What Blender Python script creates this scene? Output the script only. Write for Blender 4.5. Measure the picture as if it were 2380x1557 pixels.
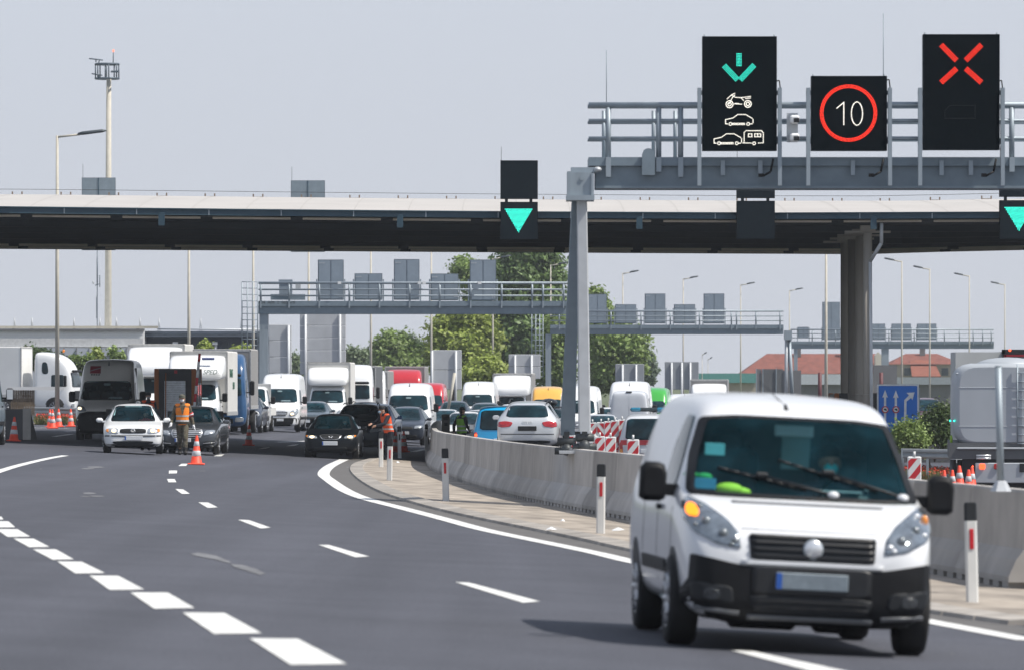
import bpy, bmesh, math, random
from mathutils import Vector, Matrix
from mathutils.bvhtree import BVHTree
random.seed(7)
R = math.radians
for o in list(bpy.data.objects): bpy.data.objects.remove(o)
S = bpy.context.scene
COL = S.collection
# ---------------------------------------------------------------- camera, sky, sun
F, CX, HY, HC = 15000.0, 1190.0, 899.0, 1.97      # focal length in picture units (2380 wide), principal column, horizon row, eye height
cam = bpy.data.cameras.new('camera'); camo = bpy.data.objects.new('camera', cam); COL.objects.link(camo)
camo.location = (0, 0, HC); camo.rotation_euler = (R(90), 0, 0)
cam.sensor_width = 36.0; cam.lens = F/2380*36.0
cam.shift_y = (HY-778.5)/2380
cam.clip_start = 1.0; cam.clip_end = 20000
cam.dof.use_dof = True; cam.dof.focus_distance = 186; cam.dof.aperture_fstop = cam.lens/1000/0.040
S.camera = camo
SUN_EL, SUN_AZ = R(55), R(-18)                      # azimuth from +X (to the right), slightly towards the camera
sdir = Vector((math.cos(SUN_EL)*math.cos(SUN_AZ), math.cos(SUN_EL)*math.sin(SUN_AZ), math.sin(SUN_EL)))
sl = bpy.data.lights.new('sun', 'SUN'); sl.energy = 4.3; sl.angle = R(0.5); sl.color = (1, .95, .87)
so = bpy.data.objects.new('sun', sl); COL.objects.link(so); so.rotation_euler = sdir.to_track_quat('Z', 'Y').to_euler()
W = bpy.data.worlds.new('World'); S.world = W; W.use_nodes = True
wn, wl = W.node_tree.nodes, W.node_tree.links
sky = wn.new('ShaderNodeTexSky'); sky.sky_type = 'NISHITA'; sky.sun_disc = False
sky.sun_elevation = SUN_EL; sky.sun_rotation = math.atan2(sdir.x, sdir.y)
sky.altitude = 120; sky.air_density = 1.0; sky.dust_density = 1.0; sky.ozone_density = 1.0
# hazy summer air: the sky whitens towards the horizon
tcw = wn.new('ShaderNodeTexCoord'); sep = wn.new('ShaderNodeSeparateXYZ'); wl.new(tcw.outputs['Generated'], sep.inputs[0])
mr = wn.new('ShaderNodeMapRange'); mr.inputs['From Min'].default_value = 0.0; mr.inputs['From Max'].default_value = 0.55; mr.inputs['To Min'].default_value = 0.97; mr.inputs['To Max'].default_value = 0.4; mr.interpolation_type = 'SMOOTHSTEP'
wl.new(sep.outputs['Z'], mr.inputs['Value'])
g2 = wn.new('ShaderNodeMapRange'); g2.inputs['From Min'].default_value = 0.0; g2.inputs['From Max'].default_value = 0.065; wl.new(sep.outputs['Z'], g2.inputs['Value'])
hz = wn.new('ShaderNodeMix'); hz.data_type = 'RGBA'; hz.inputs['A'].default_value = (5.1, 5.36, 5.95, 1); hz.inputs['B'].default_value = (5.15, 5.5, 6.22, 1); wl.new(g2.outputs[0], hz.inputs['Factor'])
mxw = wn.new('ShaderNodeMix'); mxw.data_type = 'RGBA'; wl.new(mr.outputs[0], mxw.inputs['Factor']); wl.new(sky.outputs[0], mxw.inputs['A']); wl.new(hz.outputs['Result'], mxw.inputs['B'])
bg = wn['Background']; bg.inputs['Strength'].default_value = 0.10
wl.new(mxw.outputs['Result'], bg.inputs['Color'])
S.view_settings.view_transform = 'Standard'; S.view_settings.look = 'None'
S.view_settings.exposure = 0.3; S.view_settings.gamma = 1.0
S.render.engine = 'CYCLES'
S.cycles.max_bounces = 6; S.cycles.diffuse_bounces = 3; S.cycles.glossy_bounces = 3; S.cycles.transmission_bounces = 3; S.cycles.transparent_max_bounces = 8
S.cycles.volume_bounces = 0
S.cycles.use_denoising = True

# ---------------------------------------------------------------- geometry of the place
def sstep(a, b, x):
    t = max(0.0, min(1.0, (x-a)/(b-a))); return t*t*(3-2*t)
def gz(X, Y):
    """height of the banked carriageway"""
    Xc = max(-18.0, min(16.0, X))
    a = .105-.0047*(min(Y, 203.0)-48) - .0004*(max(0.0, min(Y, 900)-203))
    z = a-.05*Xc*(1-sstep(450, 900, Y))
    z += .72*math.exp(-((Y-187)/13)**2)*sstep(-1.9, -.7, X)*(1-sstep(2.6, 4.2, X))
    return z
def P(x, y, d): return Vector(((x-CX)/F*d, d, HC+(HY-y)/F*d))
def G(x, y, dz=0.0):
    """the point of the ground seen at picture position (x, y)"""
    f = lambda d: HC-(y-HY)/F*d-gz((x-CX)/F*d, d)
    lo, d = 15.0, 15.0
    while f(d) > 0 and d < 1500: lo, d = d, d+2.0
    hi = d
    for _ in range(40):
        m = (lo+hi)/2
        if f(m) > 0: lo = m
        else: hi = m
    X = (x-CX)/F*lo
    return Vector((X, lo, gz(X, lo)+dz))
def onground(x, d, dz=0.0):
    X = (x-CX)/F*d
    return Vector((X, d, gz(X, d)+dz))

# ---------------------------------------------------------------- materials
MATS = {}
def mat(name, col, rough=.6, metal=0.0, var=.12, scale=6.0, bump=0.0, spec=.5, coat=0.0, emit=0.0, streak=None, island=0.0, transl=0.0):
    if name in MATS: return MATS[name]
    m = bpy.data.materials.new(name); m.use_nodes = True; MATS[name] = m
    n, l = m.node_tree.nodes, m.node_tree.links
    b = n['Principled BSDF']
    b.inputs['Roughness'].default_value = rough; b.inputs['Metallic'].default_value = metal
    b.inputs['Specular IOR Level'].default_value = spec; b.inputs['Coat Weight'].default_value = coat
    b.inputs['Coat Roughness'].default_value = .08
    c4 = (*col, 1)
    if emit:
        b.inputs['Base Color'].default_value = (*[c*.3 for c in col], 1)
        b.inputs['Emission Color'].default_value = c4; b.inputs['Emission Strength'].default_value = emit
        return m
    tc = n.new('ShaderNodeTexCoord'); nz = n.new('ShaderNodeTexNoise'); nz.inputs['Scale'].default_value = scale; nz.inputs['Detail'].default_value = 5
    src = tc.outputs['Object']
    if streak:
        mp = n.new('ShaderNodeMapping'); mp.inputs['Scale'].default_value = streak; l.new(src, mp.inputs['Vector']); src = mp.outputs[0]
    l.new(src, nz.inputs['Vector'])
    ramp = n.new('ShaderNodeMapRange'); ramp.inputs['From Min'].default_value = .3; ramp.inputs['From Max'].default_value = .7
    ramp.inputs['To Min'].default_value = 1-var; ramp.inputs['To Max'].default_value = 1+var
    l.new(nz.outputs[0], ramp.inputs['Value'])
    mul = n.new('ShaderNodeVectorMath'); mul.operation = 'SCALE'; mul.inputs[0].default_value = col
    l.new(ramp.outputs[0], mul.inputs['Scale'])
    out = mul.outputs[0]
    if island:
        ge = n.new('ShaderNodeNewGeometry'); r2 = n.new('ShaderNodeMapRange'); r2.inputs['To Min'].default_value = 1-island; r2.inputs['To Max'].default_value = 1+island
        l.new(ge.outputs['Random Per Island'], r2.inputs['Value'])
        m2 = n.new('ShaderNodeVectorMath'); m2.operation = 'SCALE'; l.new(out, m2.inputs[0]); l.new(r2.outputs[0], m2.inputs['Scale']); out = m2.outputs[0]
    l.new(out, b.inputs['Base Color'])
    if bump:
        bp = n.new('ShaderNodeBump'); bp.inputs['Strength'].default_value = bump; bp.inputs['Distance'].default_value = .02
        l.new(nz.outputs[0], bp.inputs['Height']); l.new(bp.outputs[0], b.inputs['Normal'])
    if transl:
        t = n.new('ShaderNodeBsdfTranslucent'); l.new(out, t.inputs['Color']); mx = n.new('ShaderNodeMixShader'); mx.inputs[0].default_value = transl
        l.new(b.outputs[0], mx.inputs[1]); l.new(t.outputs[0], mx.inputs[2]); l.new(mx.outputs[0], n['Material Output'].inputs[0])
    return m
def glassmat(name, tint, trans):
    if name in MATS: return MATS[name]
    m = bpy.data.materials.new(name); m.use_nodes = True; MATS[name] = m
    n, l = m.node_tree.nodes, m.node_tree.links
    b = n['Principled BSDF']; b.inputs['Roughness'].default_value = .05; b.inputs['Specular IOR Level'].default_value = .24
    nz = n.new('ShaderNodeTexNoise'); nz.inputs['Scale'].default_value = 3; tc = n.new('ShaderNodeTexCoord'); l.new(tc.outputs['Object'], nz.inputs['Vector'])
    n5 = n.new('ShaderNodeTexNoise'); n5.inputs['Scale'].default_value = 2.6; n5.inputs['Detail'].default_value = 3; l.new(tc.outputs['Object'], n5.inputs['Vector'])
    cr = n.new('ShaderNodeValToRGB'); e = cr.color_ramp.elements; e[0].position = .42; e[0].color = (*[t*.55 for t in tint], 1); e[1].position = .80; e[1].color = (*[t*2.2 for t in tint], 1); q = e.new(.56); q.color = (*tint, 1)
    l.new(n5.outputs[0], cr.inputs[0]); l.new(cr.outputs[0], b.inputs['Base Color'])
    bp = n.new('ShaderNodeBump'); bp.inputs['Strength'].default_value = .04; l.new(nz.outputs[0], bp.inputs['Height']); l.new(bp.outputs[0], b.inputs['Normal'])
    t = n.new('ShaderNodeBsdfTransparent'); t.inputs['Color'].default_value = (.72, .92, .94, 1)
    mx = n.new('ShaderNodeMixShader'); mx.inputs[0].default_value = trans
    l.new(b.outputs[0], mx.inputs[1]); l.new(t.outputs[0], mx.inputs[2]); l.new(mx.outputs[0], n['Material Output'].inputs[0])
    return m
def paint(name, col, rough=.3, coat=.6, var=.04): return mat('paint_'+name, col, rough, 0, var, 2.0, coat=coat)
WHITE = paint('white', (.80, .81, .81)); SILVER = mat('paint_silver', (.62, .64, .66), .3, .3, .04, 2, coat=.5)
BLACKP = mat('paint_black', (.004, .006, .009), .35, 0, .04, 2, spec=.22, coat=.08); NAVY = mat('paint_navy', (.008, .016, .032), .3, 0, .04, 2, spec=.3, coat=.12); GREYP = paint('grey', (.026, .034, .05))
DARKP = mat('black_plastic', (.005, .0055, .007), .6, 0, .2, 9, spec=.3); RUBBER = mat('rubber', (.014, .014, .015), .85, 0, .25, 8)
CHROME = mat('chrome', (.78, .79, .80), .28, .65, .03); RIMM = mat('alloy', (.42, .43, .45), .35, .8, .08)
GLASS = glassmat('dark_glass', (.008, .030, .040), .0); GLASST = glassmat('clear_glass', (.018, .080, .112), .83)
LAMPG = mat('lamp_lens', (.36, .39, .42), .12, .3, .35, 26, coat=1); LAMPON = mat('lamp_lit', (1, .80, .52), emit=1.7); AMBER = mat('indicator_lit', (1, .24, .008), emit=2.0)
TAIL = mat('tail_lens', (.42, .012, .018), .15, 0, .2, 14, coat=1); TAILON = mat('tail_lit', (1, .10, .03), emit=2.0)
PLATE = mat('plate_white', (.62, .64, .66), .45, 0, .08, 30); BLUEB = mat('plate_blue', (.02, .09, .36), .4)
STEEL = mat('galvanised_steel', (.31, .36, .40), .5, .25, .10, 5, streak=(1, 1, .15)); STEELD = mat('grey_blue_steel', (.20, .25, .29), .5, .2, .08, 5)
STEELL = mat('pale_steel', (.52, .54, .56), .5, .2, .06, 5)
CONC = mat('concrete', (.42, .40, .375), .9, 0, .17, 1.3, bump=.3)
def object_tone(m, lo, hi):
    n, l = m.node_tree.nodes, m.node_tree.links; b = n['Principled BSDF']; src = b.inputs['Base Color'].links[0].from_socket
    oi = n.new('ShaderNodeObjectInfo'); r = n.new('ShaderNodeMapRange'); r.inputs['To Min'].default_value = lo; r.inputs['To Max'].default_value = hi; l.new(oi.outputs['Random'], r.inputs['Value'])
    v = n.new('ShaderNodeVectorMath'); v.operation = 'SCALE'; l.new(src, v.inputs[0]); l.new(r.outputs[0], v.inputs['Scale']); l.new(v.outputs[0], b.inputs['Base Color'])
object_tone(CONC, .78, 1.16); POLE = mat('pole_cream', (.50, .47, .40), .7, 0, .08, 4)
ASPH = mat('asphalt', (.068, .071, .086), .80, 0, .10, .6, spec=.3); 
WHITEL = mat('road_paint', (.66, .66, .64), .7, 0, .22, 7); BLACKM = mat('matt_black', (.008, .010, .013), .6, 0, .15, 4)
REDM = mat('signal_red', (.52, .02, .03), .5, 0, .08, 5); CONEM = mat('cone_orange', (.82, .07, .03), .55, 0, .08, 5); CONEW = mat('cone_reflective', (.55, .57, .58), .45, 0, .1, 6)

# ---------------------------------------------------------------- mesh helpers
class MB:
    def __init__(s): s.v, s.f, s.sm = [], [], []
    def add(s, vs, fs, smooth=False):
        k = len(s.v); s.v += [tuple(v) for v in vs]
        for f in fs: s.f.append(tuple(i+k for i in f)); s.sm.append(smooth)
        return s
    def box(s, c, d, rz=0.0, rx=0.0, ry=0.0):
        m = Matrix.Rotation(rz, 3, 'Z') @ Matrix.Rotation(ry, 3, 'Y') @ Matrix.Rotation(rx, 3, 'X'); c = Vector(c)
        vs = [c+m @ Vector((sx*d[0]/2, sy*d[1]/2, sz*d[2]/2)) for sx in (-1, 1) for sy in (-1, 1) for sz in (-1, 1)]
        return s.add(vs, [(0, 1, 3, 2), (4, 6, 7, 5), (0, 4, 5, 1), (2, 3, 7, 6), (0, 2, 6, 4), (1, 5, 7, 3)])
    def box2(s, a, b):
        return s.box([(p+q)/2 for p, q in zip(a, b)], [abs(q-p) for p, q in zip(a, b)])
    def rbox(s, c, d, r=.02, rz=0.0):
        """box with chamfered vertical and top edges"""
        x, y, z = d[0]/2, d[1]/2, d[2]/2; r = min(r, x*.9, y*.9, z*.9); m = Matrix.Rotation(rz, 3, 'Z'); c = Vector(c); vs = []
        def lp(hx, hy, q, h): return [(hx-q, -hy, h), (hx, -hy+q, h), (hx, hy-q, h), (hx-q, hy, h), (-hx+q, hy, h), (-hx, hy-q, h), (-hx, -hy+q, h), (-hx+q, -hy, h)]
        for L in (lp(x-r, y-r, r*.4, -z), lp(x, y, r, -z+r), lp(x, y, r, z-r), lp(x-r, y-r, r*.4, z)): vs += [c+m @ Vector(p) for p in L]
        fs = [tuple(range(7, -1, -1)), tuple(range(24, 32))]
        for k in range(3):
            for i in range(8): j = (i+1) % 8; fs.append((k*8+i, k*8+j, k*8+8+j, k*8+8+i))
        return s.add(vs, fs)
    def cyl(s, a, b, r0, r1=None, n=10, cap=True):
        a, b = Vector(a), Vector(b); r1 = r0 if r1 is None else r1
        q = (b-a).to_track_quat('Z', 'Y').to_matrix()
        vs = [a+q @ Vector((r0*math.cos(t), r0*math.sin(t), 0)) for t in [2*math.pi*i/n for i in range(n)]]
        vs += [b+q @ Vector((r1*math.cos(t), r1*math.sin(t), 0)) for t in [2*math.pi*i/n for i in range(n)]]
        s.add(vs, [(i, (i+1) % n, n+(i+1) % n, n+i) for i in range(n)], True)
        if cap: s.add([], []); k = len(s.v)-2*n; s.f += [tuple(k+i for i in range(n-1, -1, -1)), tuple(k+n+i for i in range(n))]; s.sm += [False, False]
        return s
    def tube(s, pts, r, n=8):
        for p, q in zip(pts[:-1], pts[1:]): s.cyl(p, q, r, n=n)
        return s
    def ring(s, c, Rr, r, axis='Y', n=24, m=6):
        c = Vector(c); vs = []
        for i in range(n):
            t = 2*math.pi*i/n
            for j in range(m):
                u = 2*math.pi*j/m; q = Rr+r*math.cos(u); h = r*math.sin(u)
                p = (q*math.cos(t), h, q*math.sin(t)) if axis == 'Y' else ((q*math.cos(t), q*math.sin(t), h) if axis == 'Z' else (h, q*math.cos(t), q*math.sin(t)))
                vs.append(c+Vector(p))
        return s.add(vs, [(i*m+j, ((i+1) % n)*m+j, ((i+1) % n)*m+(j+1) % m, i*m+(j+1) % m) for i in range(n) for j in range(m)], True)
    def ell(s, c, r, n=16, m=10):
        c = Vector(c); vs = []
        for i in range(m+1):
            p = math.pi*i/m
            for j in range(n):
                t = 2*math.pi*j/n; vs.append(c+Vector((r[0]*math.sin(p)*math.cos(t), r[1]*math.sin(p)*math.sin(t), -r[2]*math.cos(p))))
        return s.add(vs, [(i*n+j, i*n+(j+1) % n, (i+1)*n+(j+1) % n, (i+1)*n+j) for i in range(m) for j in range(n)], True)
    def lathe(s, prof, c=(0, 0, 0), axis='Z', n=20, smooth=True):
        """prof: (radius, height) pairs"""
        c = Vector(c); vs = []
        for r, h in prof:
            for j in range(n):
                t = 2*math.pi*j/n; x, y = r*math.cos(t), r*math.sin(t)
                vs.append(c+Vector((x, y, h) if axis == 'Z' else ((h, x, y) if axis == 'X' else (x, h, y))))
        return s.add(vs, [(i*n+j, i*n+(j+1) % n, (i+1)*n+(j+1) % n, (i+1)*n+j) for i in range(len(prof)-1) for j in range(n)], smooth)
    def loft(s, rings, cap=True, smooth=True):
        n = len(rings[0]); k = len(s.v)
        s.add([p for r in rings for p in r], [(i*n+j, i*n+(j+1) % n, (i+1)*n+(j+1) % n, (i+1)*n+j) for i in range(len(rings)-1) for j in range(n)], smooth)
        if cap: s.f += [tuple(k+j for j in range(n-1, -1, -1)), tuple(k+(len(rings)-1)*n+j for j in range(n))]; s.sm += [False, False]
        return s
    def prism(s, poly, y0, y1):
        """(x, z) polygon pulled from y0 to y1"""
        n = len(poly); k = len(s.v)
        s.add([(x, y0, z) for x, z in poly]+[(x, y1, z) for x, z in poly], [(i, (i+1) % n, n+(i+1) % n, n+i) for i in range(n)])
        s.f += [tuple(k+i for i in range(n)), tuple(k+n+i for i in range(n-1, -1, -1))]; s.sm += [False, False]
        return s
    def mesh(s, name, recalc=True):
        me = bpy.data.meshes.new(name); me.from_pydata(s.v, [], s.f)
        for p, q in zip(me.polygons, s.sm): p.use_smooth = q
        if recalc:
            b = bmesh.new(); b.from_mesh(me); bmesh.ops.recalc_face_normals(b, faces=b.faces); b.to_mesh(me); b.free()
        return me
    def build(s, name, m, parent=None, loc=None, recalc=True):
        return link(name, s.mesh(name, recalc), m, parent, loc)
def link(name, me, m, parent=None, loc=None):
    o = bpy.data.objects.new(name, me); COL.objects.link(o)
    if m is not None:
        if not me.materials: me.materials.append(m)
        elif me.materials[0] != m: o.material_slots[0].link = 'OBJECT'; o.material_slots[0].material = m
    if parent is not None: o.parent = parent
    if loc is not None: o.location = loc
    return o
def tag(o, label=None, cat=None, group=None, kind=None):
    if label: o['label'] = label
    if cat: o['category'] = cat
    if group: o['group'] = group
    if kind: o['kind'] = kind
    return o
def thing(name, label, cat, loc=(0, 0, 0), rz=0.0, group=None, scale=1.0):
    o = bpy.data.objects.new(name, None); COL.objects.link(o); o.empty_display_size = .3
    o.location = loc; o.rotation_euler = (0, 0, rz); o.scale = (scale,)*3
    return tag(o, label, cat, group)
def kids(o): return [c for c in COL.objects if c.parent == o]
def dup(root, loc=None, rz=None, label=None, scale=None):
    r = root.copy(); COL.objects.link(r)
    if loc is not None: r.location = loc
    if rz is not None: r.rotation_euler = (0, 0, rz)
    if scale is not None: r.scale = (scale,)*3
    if label: r['label'] = label
    for ch in kids(root):
        c = ch.copy(); COL.objects.link(c); c.parent = r
        for g in kids(ch):
            d = g.copy(); COL.objects.link(d); d.parent = c
    return r
def evaluated(me, mods):
    o = bpy.data.objects.new('tmp', me); COL.objects.link(o)
    for typ, kw in mods:
        m = o.modifiers.new(typ, typ)
        for k, v in kw.items(): setattr(m, k, v)
    dg = bpy.context.evaluated_depsgraph_get(); dg.update()
    r = bpy.data.meshes.new_from_object(o.evaluated_get(dg)); bpy.data.objects.remove(o)
    return r
def text(name, body, size, m, loc, parent=None, rot=(R(90), 0, 0), ext=.004, font_shear=0.0, align='CENTER'):
    c = bpy.data.curves.new(name, 'FONT'); c.body = body; c.size = size; c.extrude = ext; c.align_x = align; c.align_y = 'CENTER'; c.shear = font_shear
    o = bpy.data.objects.new('tmp', c); COL.objects.link(o); dg = bpy.context.evaluated_depsgraph_get(); dg.update()
    me = bpy.data.meshes.new_from_object(o.evaluated_get(dg)); bpy.data.objects.remove(o)
    me.materials.clear(); me.transform(Matrix.Translation(loc) @ (Matrix.Rotation(rot[2], 4, 'Z') @ Matrix.Rotation(rot[0], 4, 'X')))
    return link(name, me, m, parent)

# ---------------------------------------------------------------- ground, road, markings
def sheet(xs, ys, dz):
    mb = MB(); n = len(xs)
    return mb.add([(x, y, gz(x, y)+dz) for y in ys for x in xs], [(j*n+i, j*n+i+1, (j+1)*n+i+1, (j+1)*n+i) for j in range(len(ys)-1) for i in range(n-1)], True)
xsn = [-40+1.0*i for i in range(81)]; ysn = [14+3.0*i for i in range(100)]+[314+8.0*i for i in range(37)]
xsf = [-6000, -2500, -900, -400, -200, -100, -60]+xsn+[60, 100, 200, 400, 900, 2500, 6000]
ysf = [-60, -20, 0]+ysn+[640, 700, 800, 900, 1100, 1500, 2500, 5000, 9000]
GRASSG = mat('field_grass', (.075, .095, .028), .95, 0, .3, .05)
tag(sheet(xsf, ysf, -.05).build('ground', GRASSG), kind='structure')
tag(sheet(xsn, ysn, 0).build('road', ASPH), kind='structure')
# asphalt: aggregate speckle, long worn bands
n, l = ASPH.node_tree.nodes, ASPH.node_tree.links
b = n['Principled BSDF']; src = b.inputs['Base Color'].links[0].from_socket
tc = n.new('ShaderNodeTexCoord')
n1 = n.new('ShaderNodeTexNoise'); n1.inputs['Scale'].default_value = 55; n1.inputs['Detail'].default_value = 3; l.new(tc.outputs['Object'], n1.inputs['Vector'])
mp = n.new('ShaderNodeMapping'); mp.inputs['Scale'].default_value = (.9, .02, 1); mp.inputs['Rotation'].default_value = (0, 0, R(-5)); l.new(tc.outputs['Object'], mp.inputs['Vector'])
n2 = n.new('ShaderNodeTexNoise'); n2.inputs['Scale'].default_value = 1.0; n2.inputs['Detail'].default_value = 4; l.new(mp.outputs[0], n2.inputs['Vector'])
r1 = n.new('ShaderNodeMapRange'); r1.inputs['From Min'].default_value = .3; r1.inputs['From Max'].default_value = .7; r1.inputs['To Min'].default_value = .55; r1.inputs['To Max'].default_value = 1.45; l.new(n1.outputs[0], r1.inputs['Value'])
r2 = n.new('ShaderNodeMapRange'); r2.inputs['From Min'].default_value = .3; r2.inputs['From Max'].default_value = .7; r2.inputs['To Min'].default_value = .85; r2.inputs['To Max'].default_value = 1.15; l.new(n2.outputs[0], r2.inputs['Value'])
mm = n.new('ShaderNodeMath'); mm.operation = 'MULTIPLY'; l.new(r1.outputs[0], mm.inputs[0]); l.new(r2.outputs[0], mm.inputs[1])
vm = n.new('ShaderNodeVectorMath'); vm.operation = 'SCALE'; l.new(src, vm.inputs[0]); l.new(mm.outputs[0], vm.inputs['Scale']); l.new(vm.outputs[0], b.inputs['Base Color'])
bp = n.new('ShaderNodeBump'); bp.inputs['Strength'].default_value = .25; bp.inputs['Distance'].default_value = .01; l.new(n1.outputs[0], bp.inputs['Height']); l.new(bp.outputs[0], b.inputs['Normal'])

def patch(mb, px, dz):
    pts = [G(x, y, dz) for x, y in px]; mb.add(pts, [tuple(range(len(pts)))]); return mb
def crom(pts, k=6):
    out = []
    for i in range(len(pts)-1):
        p0, p1, p2, p3 = pts[max(i-1, 0)], pts[i], pts[i+1], pts[min(i+2, len(pts)-1)]
        for j in range(k):
            t = j/k
            out.append(tuple(.5*(2*b+(c-a)*t+(2*a-5*b+4*c-d)*t*t+(3*b-a-3*c+d)*t**3) for a, b, c, d in zip(p0, p1, p2, p3)))
    return out+[tuple(pts[-1])]
def strip(mb, px, w, dz, smooth=True):
    pts = [G(x, y) for x, y in (crom(px) if smooth else px)]
    vs = []
    for i, p in enumerate(pts):
        t = (pts[min(i+1, len(pts)-1)]-pts[max(i-1, 0)]); t.z = 0; t.normalize(); nn = Vector((-t.y, t.x, 0))*(w/2)
        for q in (p+nn, p-nn): vs.append((q.x, q.y, gz(q.x, q.y)+dz))
    return mb.add(vs, [(2*i, 2*i+1, 2*i+3, 2*i+2) for i in range(len(pts)-1)])
EDGE = [(800, 1067), (765.5, 1084), (752, 1101), (766, 1115), (806, 1141), (855, 1160), (933, 1180), (1033, 1206), (1131, 1232), (1261, 1259), (1391, 1286), (1479, 1307), (1700, 1353), (1950, 1403), (2160, 1444), (2400, 1489)]
tag(strip(MB(), EDGE, .30, .006).build('edge_line', WHITEL), kind='structure')
dashes = [[(414, 1082.5), (422, 1077), (437, 1077), (432, 1082.5)], [(392, 1100), (393, 1093), (412, 1093), (411, 1099.5)], [(388, 1112.7), (406, 1112.7), (410, 1120.5), (391.6, 1120.5)],
    [(407, 1136), (426, 1137), (441, 1147), (422.5, 1147.5)], [(461, 1167), (484, 1167.6), (506, 1179), (482.6, 1180)], [(553, 1207.6), (578.5, 1208.5), (629, 1226), (606, 1228)],
    [(740, 1266), (765, 1266.5), (858, 1293.5), (825, 1295)], [(1058, 1353), (1090, 1354), (1255, 1398), (1215, 1401)], [(1700, 1512), (1752, 1514), (1995, 1566), (1915, 1568)],
    [(497, 1059.7), (505, 1055.8), (521.6, 1055.2), (515, 1059.5)], [(600, 1042.6), (612, 1039.8), (628, 1038.5), (618, 1042)], [(665, 1036), (678, 1033), (695, 1031.6), (684, 1035.6)]]
m = MB()
for q in dashes: patch(m, q, .006)
tag(m.build('lane_dashes', WHITEL), kind='structure')
blocks = [[(-10, 1211), (19.5, 1211.5), (35, 1225), (-5, 1226)], [(-10, 1229.6), (40.6, 1229.8), (70, 1247), (18, 1248)], [(31, 1251.5), (78, 1251.8), (115, 1271), (68, 1272)],
    [(76, 1276.5), (130, 1276.8), (171.6, 1300), (122, 1301)], [(133, 1305), (190, 1305.5), (244, 1332), (175, 1333)], [(208, 1338), (275, 1338.5), (335, 1370), (255, 1371.5)],
    [(303, 1377), (390, 1377.5), (452, 1413), (358, 1415)], [(424, 1424), (522, 1425), (608, 1472), (498, 1474)], [(580, 1484), (692, 1485), (806, 1544), (676, 1546)], [(-14, 1200), (3, 1200.5), (8, 1207), (-8, 1208)]]
m = MB()
for q in blocks: patch(m, q, .006)
tag(m.build('block_line', WHITEL), kind='structure')
m = strip(MB(), [(-20, 1101), (26, 1086), (70, 1074.5), (114, 1064.6), (152, 1058)], .2, .006)
strip(m, [(60, 993), (160, 995)], .25, .006, False); strip(m, [(60, 1001), (165, 1002)], .25, .006, False); strip(m, [(125, 1014), (168, 1008)], .2, .006, False)
strip(m, [(645, 1027), (720, 1024)], .25, .006, False); strip(m, [(960, 1049), (1000, 1041), (1040, 1034)], .25, .006, False)
tag(m.build('far_lane_lines', WHITEL), kind='structure')
# worn smears of old paint and dust on the asphalt
WORN = mat('worn_paint', (.145, .147, .155), .85, 0, .5, 2.5)
m = MB()
def blob(x, y, rx, ry, sk=0.0, k=14):
    patch(m, [(x+rx*math.cos(t)*random.uniform(.75, 1.1)+sk*math.sin(t), y+ry*math.sin(t)*random.uniform(.75, 1.1)) for t in [2*math.pi*i/k for i in range(k)]], .005)
for q in ((222, 1085, 22, 2.2), (205, 1088.5, 18, 1.6), (208, 1146, 18, 2.2), (222, 1152.5, 24, 1.8), (200, 1153, 16, 1.3)): blob(*q)
patch(m, [(442, 1287), (462, 1284), (500, 1290), (538, 1306), (530, 1308), (490, 1298), (458, 1292)], .005); patch(m, [(534, 1310), (560, 1312), (596, 1322), (617, 1333), (604, 1336), (575, 1327), (545, 1318)], .005)
for q in ((808, 1085, 3, .8), (470, 1094, 9, .7), (2212, 1520, 4, 1.4), (95, 1089, 3, .7)): blob(*q)
tag(m.build('worn_road_marks', WORN), kind='structure')
# the shoulder between edge line and island, the paved median island and its kerb gutter
ISL_L = [(870, 1068), (838, 1078), (828, 1090), (836, 1104), (862, 1124), (905, 1146), (985, 1172), (1080, 1196), (1180, 1217), (1300, 1241), (1400, 1262), (1479, 1280), (1750, 1334), (2000, 1389), (2171, 1423), (2420, 1458)]
BASE = [(1003, 1040), (990, 1056), (988, 1074), (1001, 1095), (1050, 1116.5), (1098, 1134), (1163, 1154), (1228, 1170), (1293, 1183), (1391, 1203), (1482, 1219), (1650, 1252), (1900, 1299), (2171, 1344), (2440, 1396)]
ISLAND = mat('paved_island', (.31, .268, .222), .9, 0, .38, 1.6, bump=.5, streak=(1, .35, 1)); KERB = mat('kerb_stone', (.31, .285, .255), .85, 0, .3, 1.5, island=.18)
A, B = [G(x, y) for x, y in crom(ISL_L)], [G(x, y) for x, y in crom(BASE)]
m = MB()
def along(pts, t):
    i = min(int(t*(len(pts)-1)), len(pts)-2); f = t*(len(pts)-1)-i; return pts[i].lerp(pts[i+1], f)
ns = 70; vs = []
for i in range(ns+1):
    yy = i/ns; a = along(A, yy)
    # pair each kerb point with the barrier line at the same distance
    bq = min(B, key=lambda p: abs(p.y-max(a.y-2.0*(1-yy)-1.0, 0))); 
    for k in range(5):
        q = a.lerp(bq+Vector((.6, 0, 0)), k/4); vs.append((q.x, q.y, gz(q.x, q.y)+.05))
m.add(vs, [(i*5+k, i*5+k+1, (i+1)*5+k+1, (i+1)*5+k) for i in range(ns) for k in range(4)])
tag(m.build('median_island', ISLAND), kind='structure')
m = MB(); kp = [G(x, y) for x, y in crom(ISL_L, 14)]
def kerb(mb, p, q):
    t = (q-p); t.z = 0; L = t.length
    if L < .05: return
    t.normalize(); nn = Vector((-t.y, t.x, 0)); g = .02
    sec = [(-.20, -.03), (-.17, .052), (.17, .068), (.20, .03), (.20, -.03)]; sgn = -1 if nn.x > 0 else 1
    mb.loft([[Vector((c.x, c.y, gz(c.x, c.y)))+nn*(h*sgn*-1)+Vector((0, 0, v)) for h, v in sec] for c in (p+t*g, q-t*g)], smooth=False)
last = kp[0]; run = 0
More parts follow.
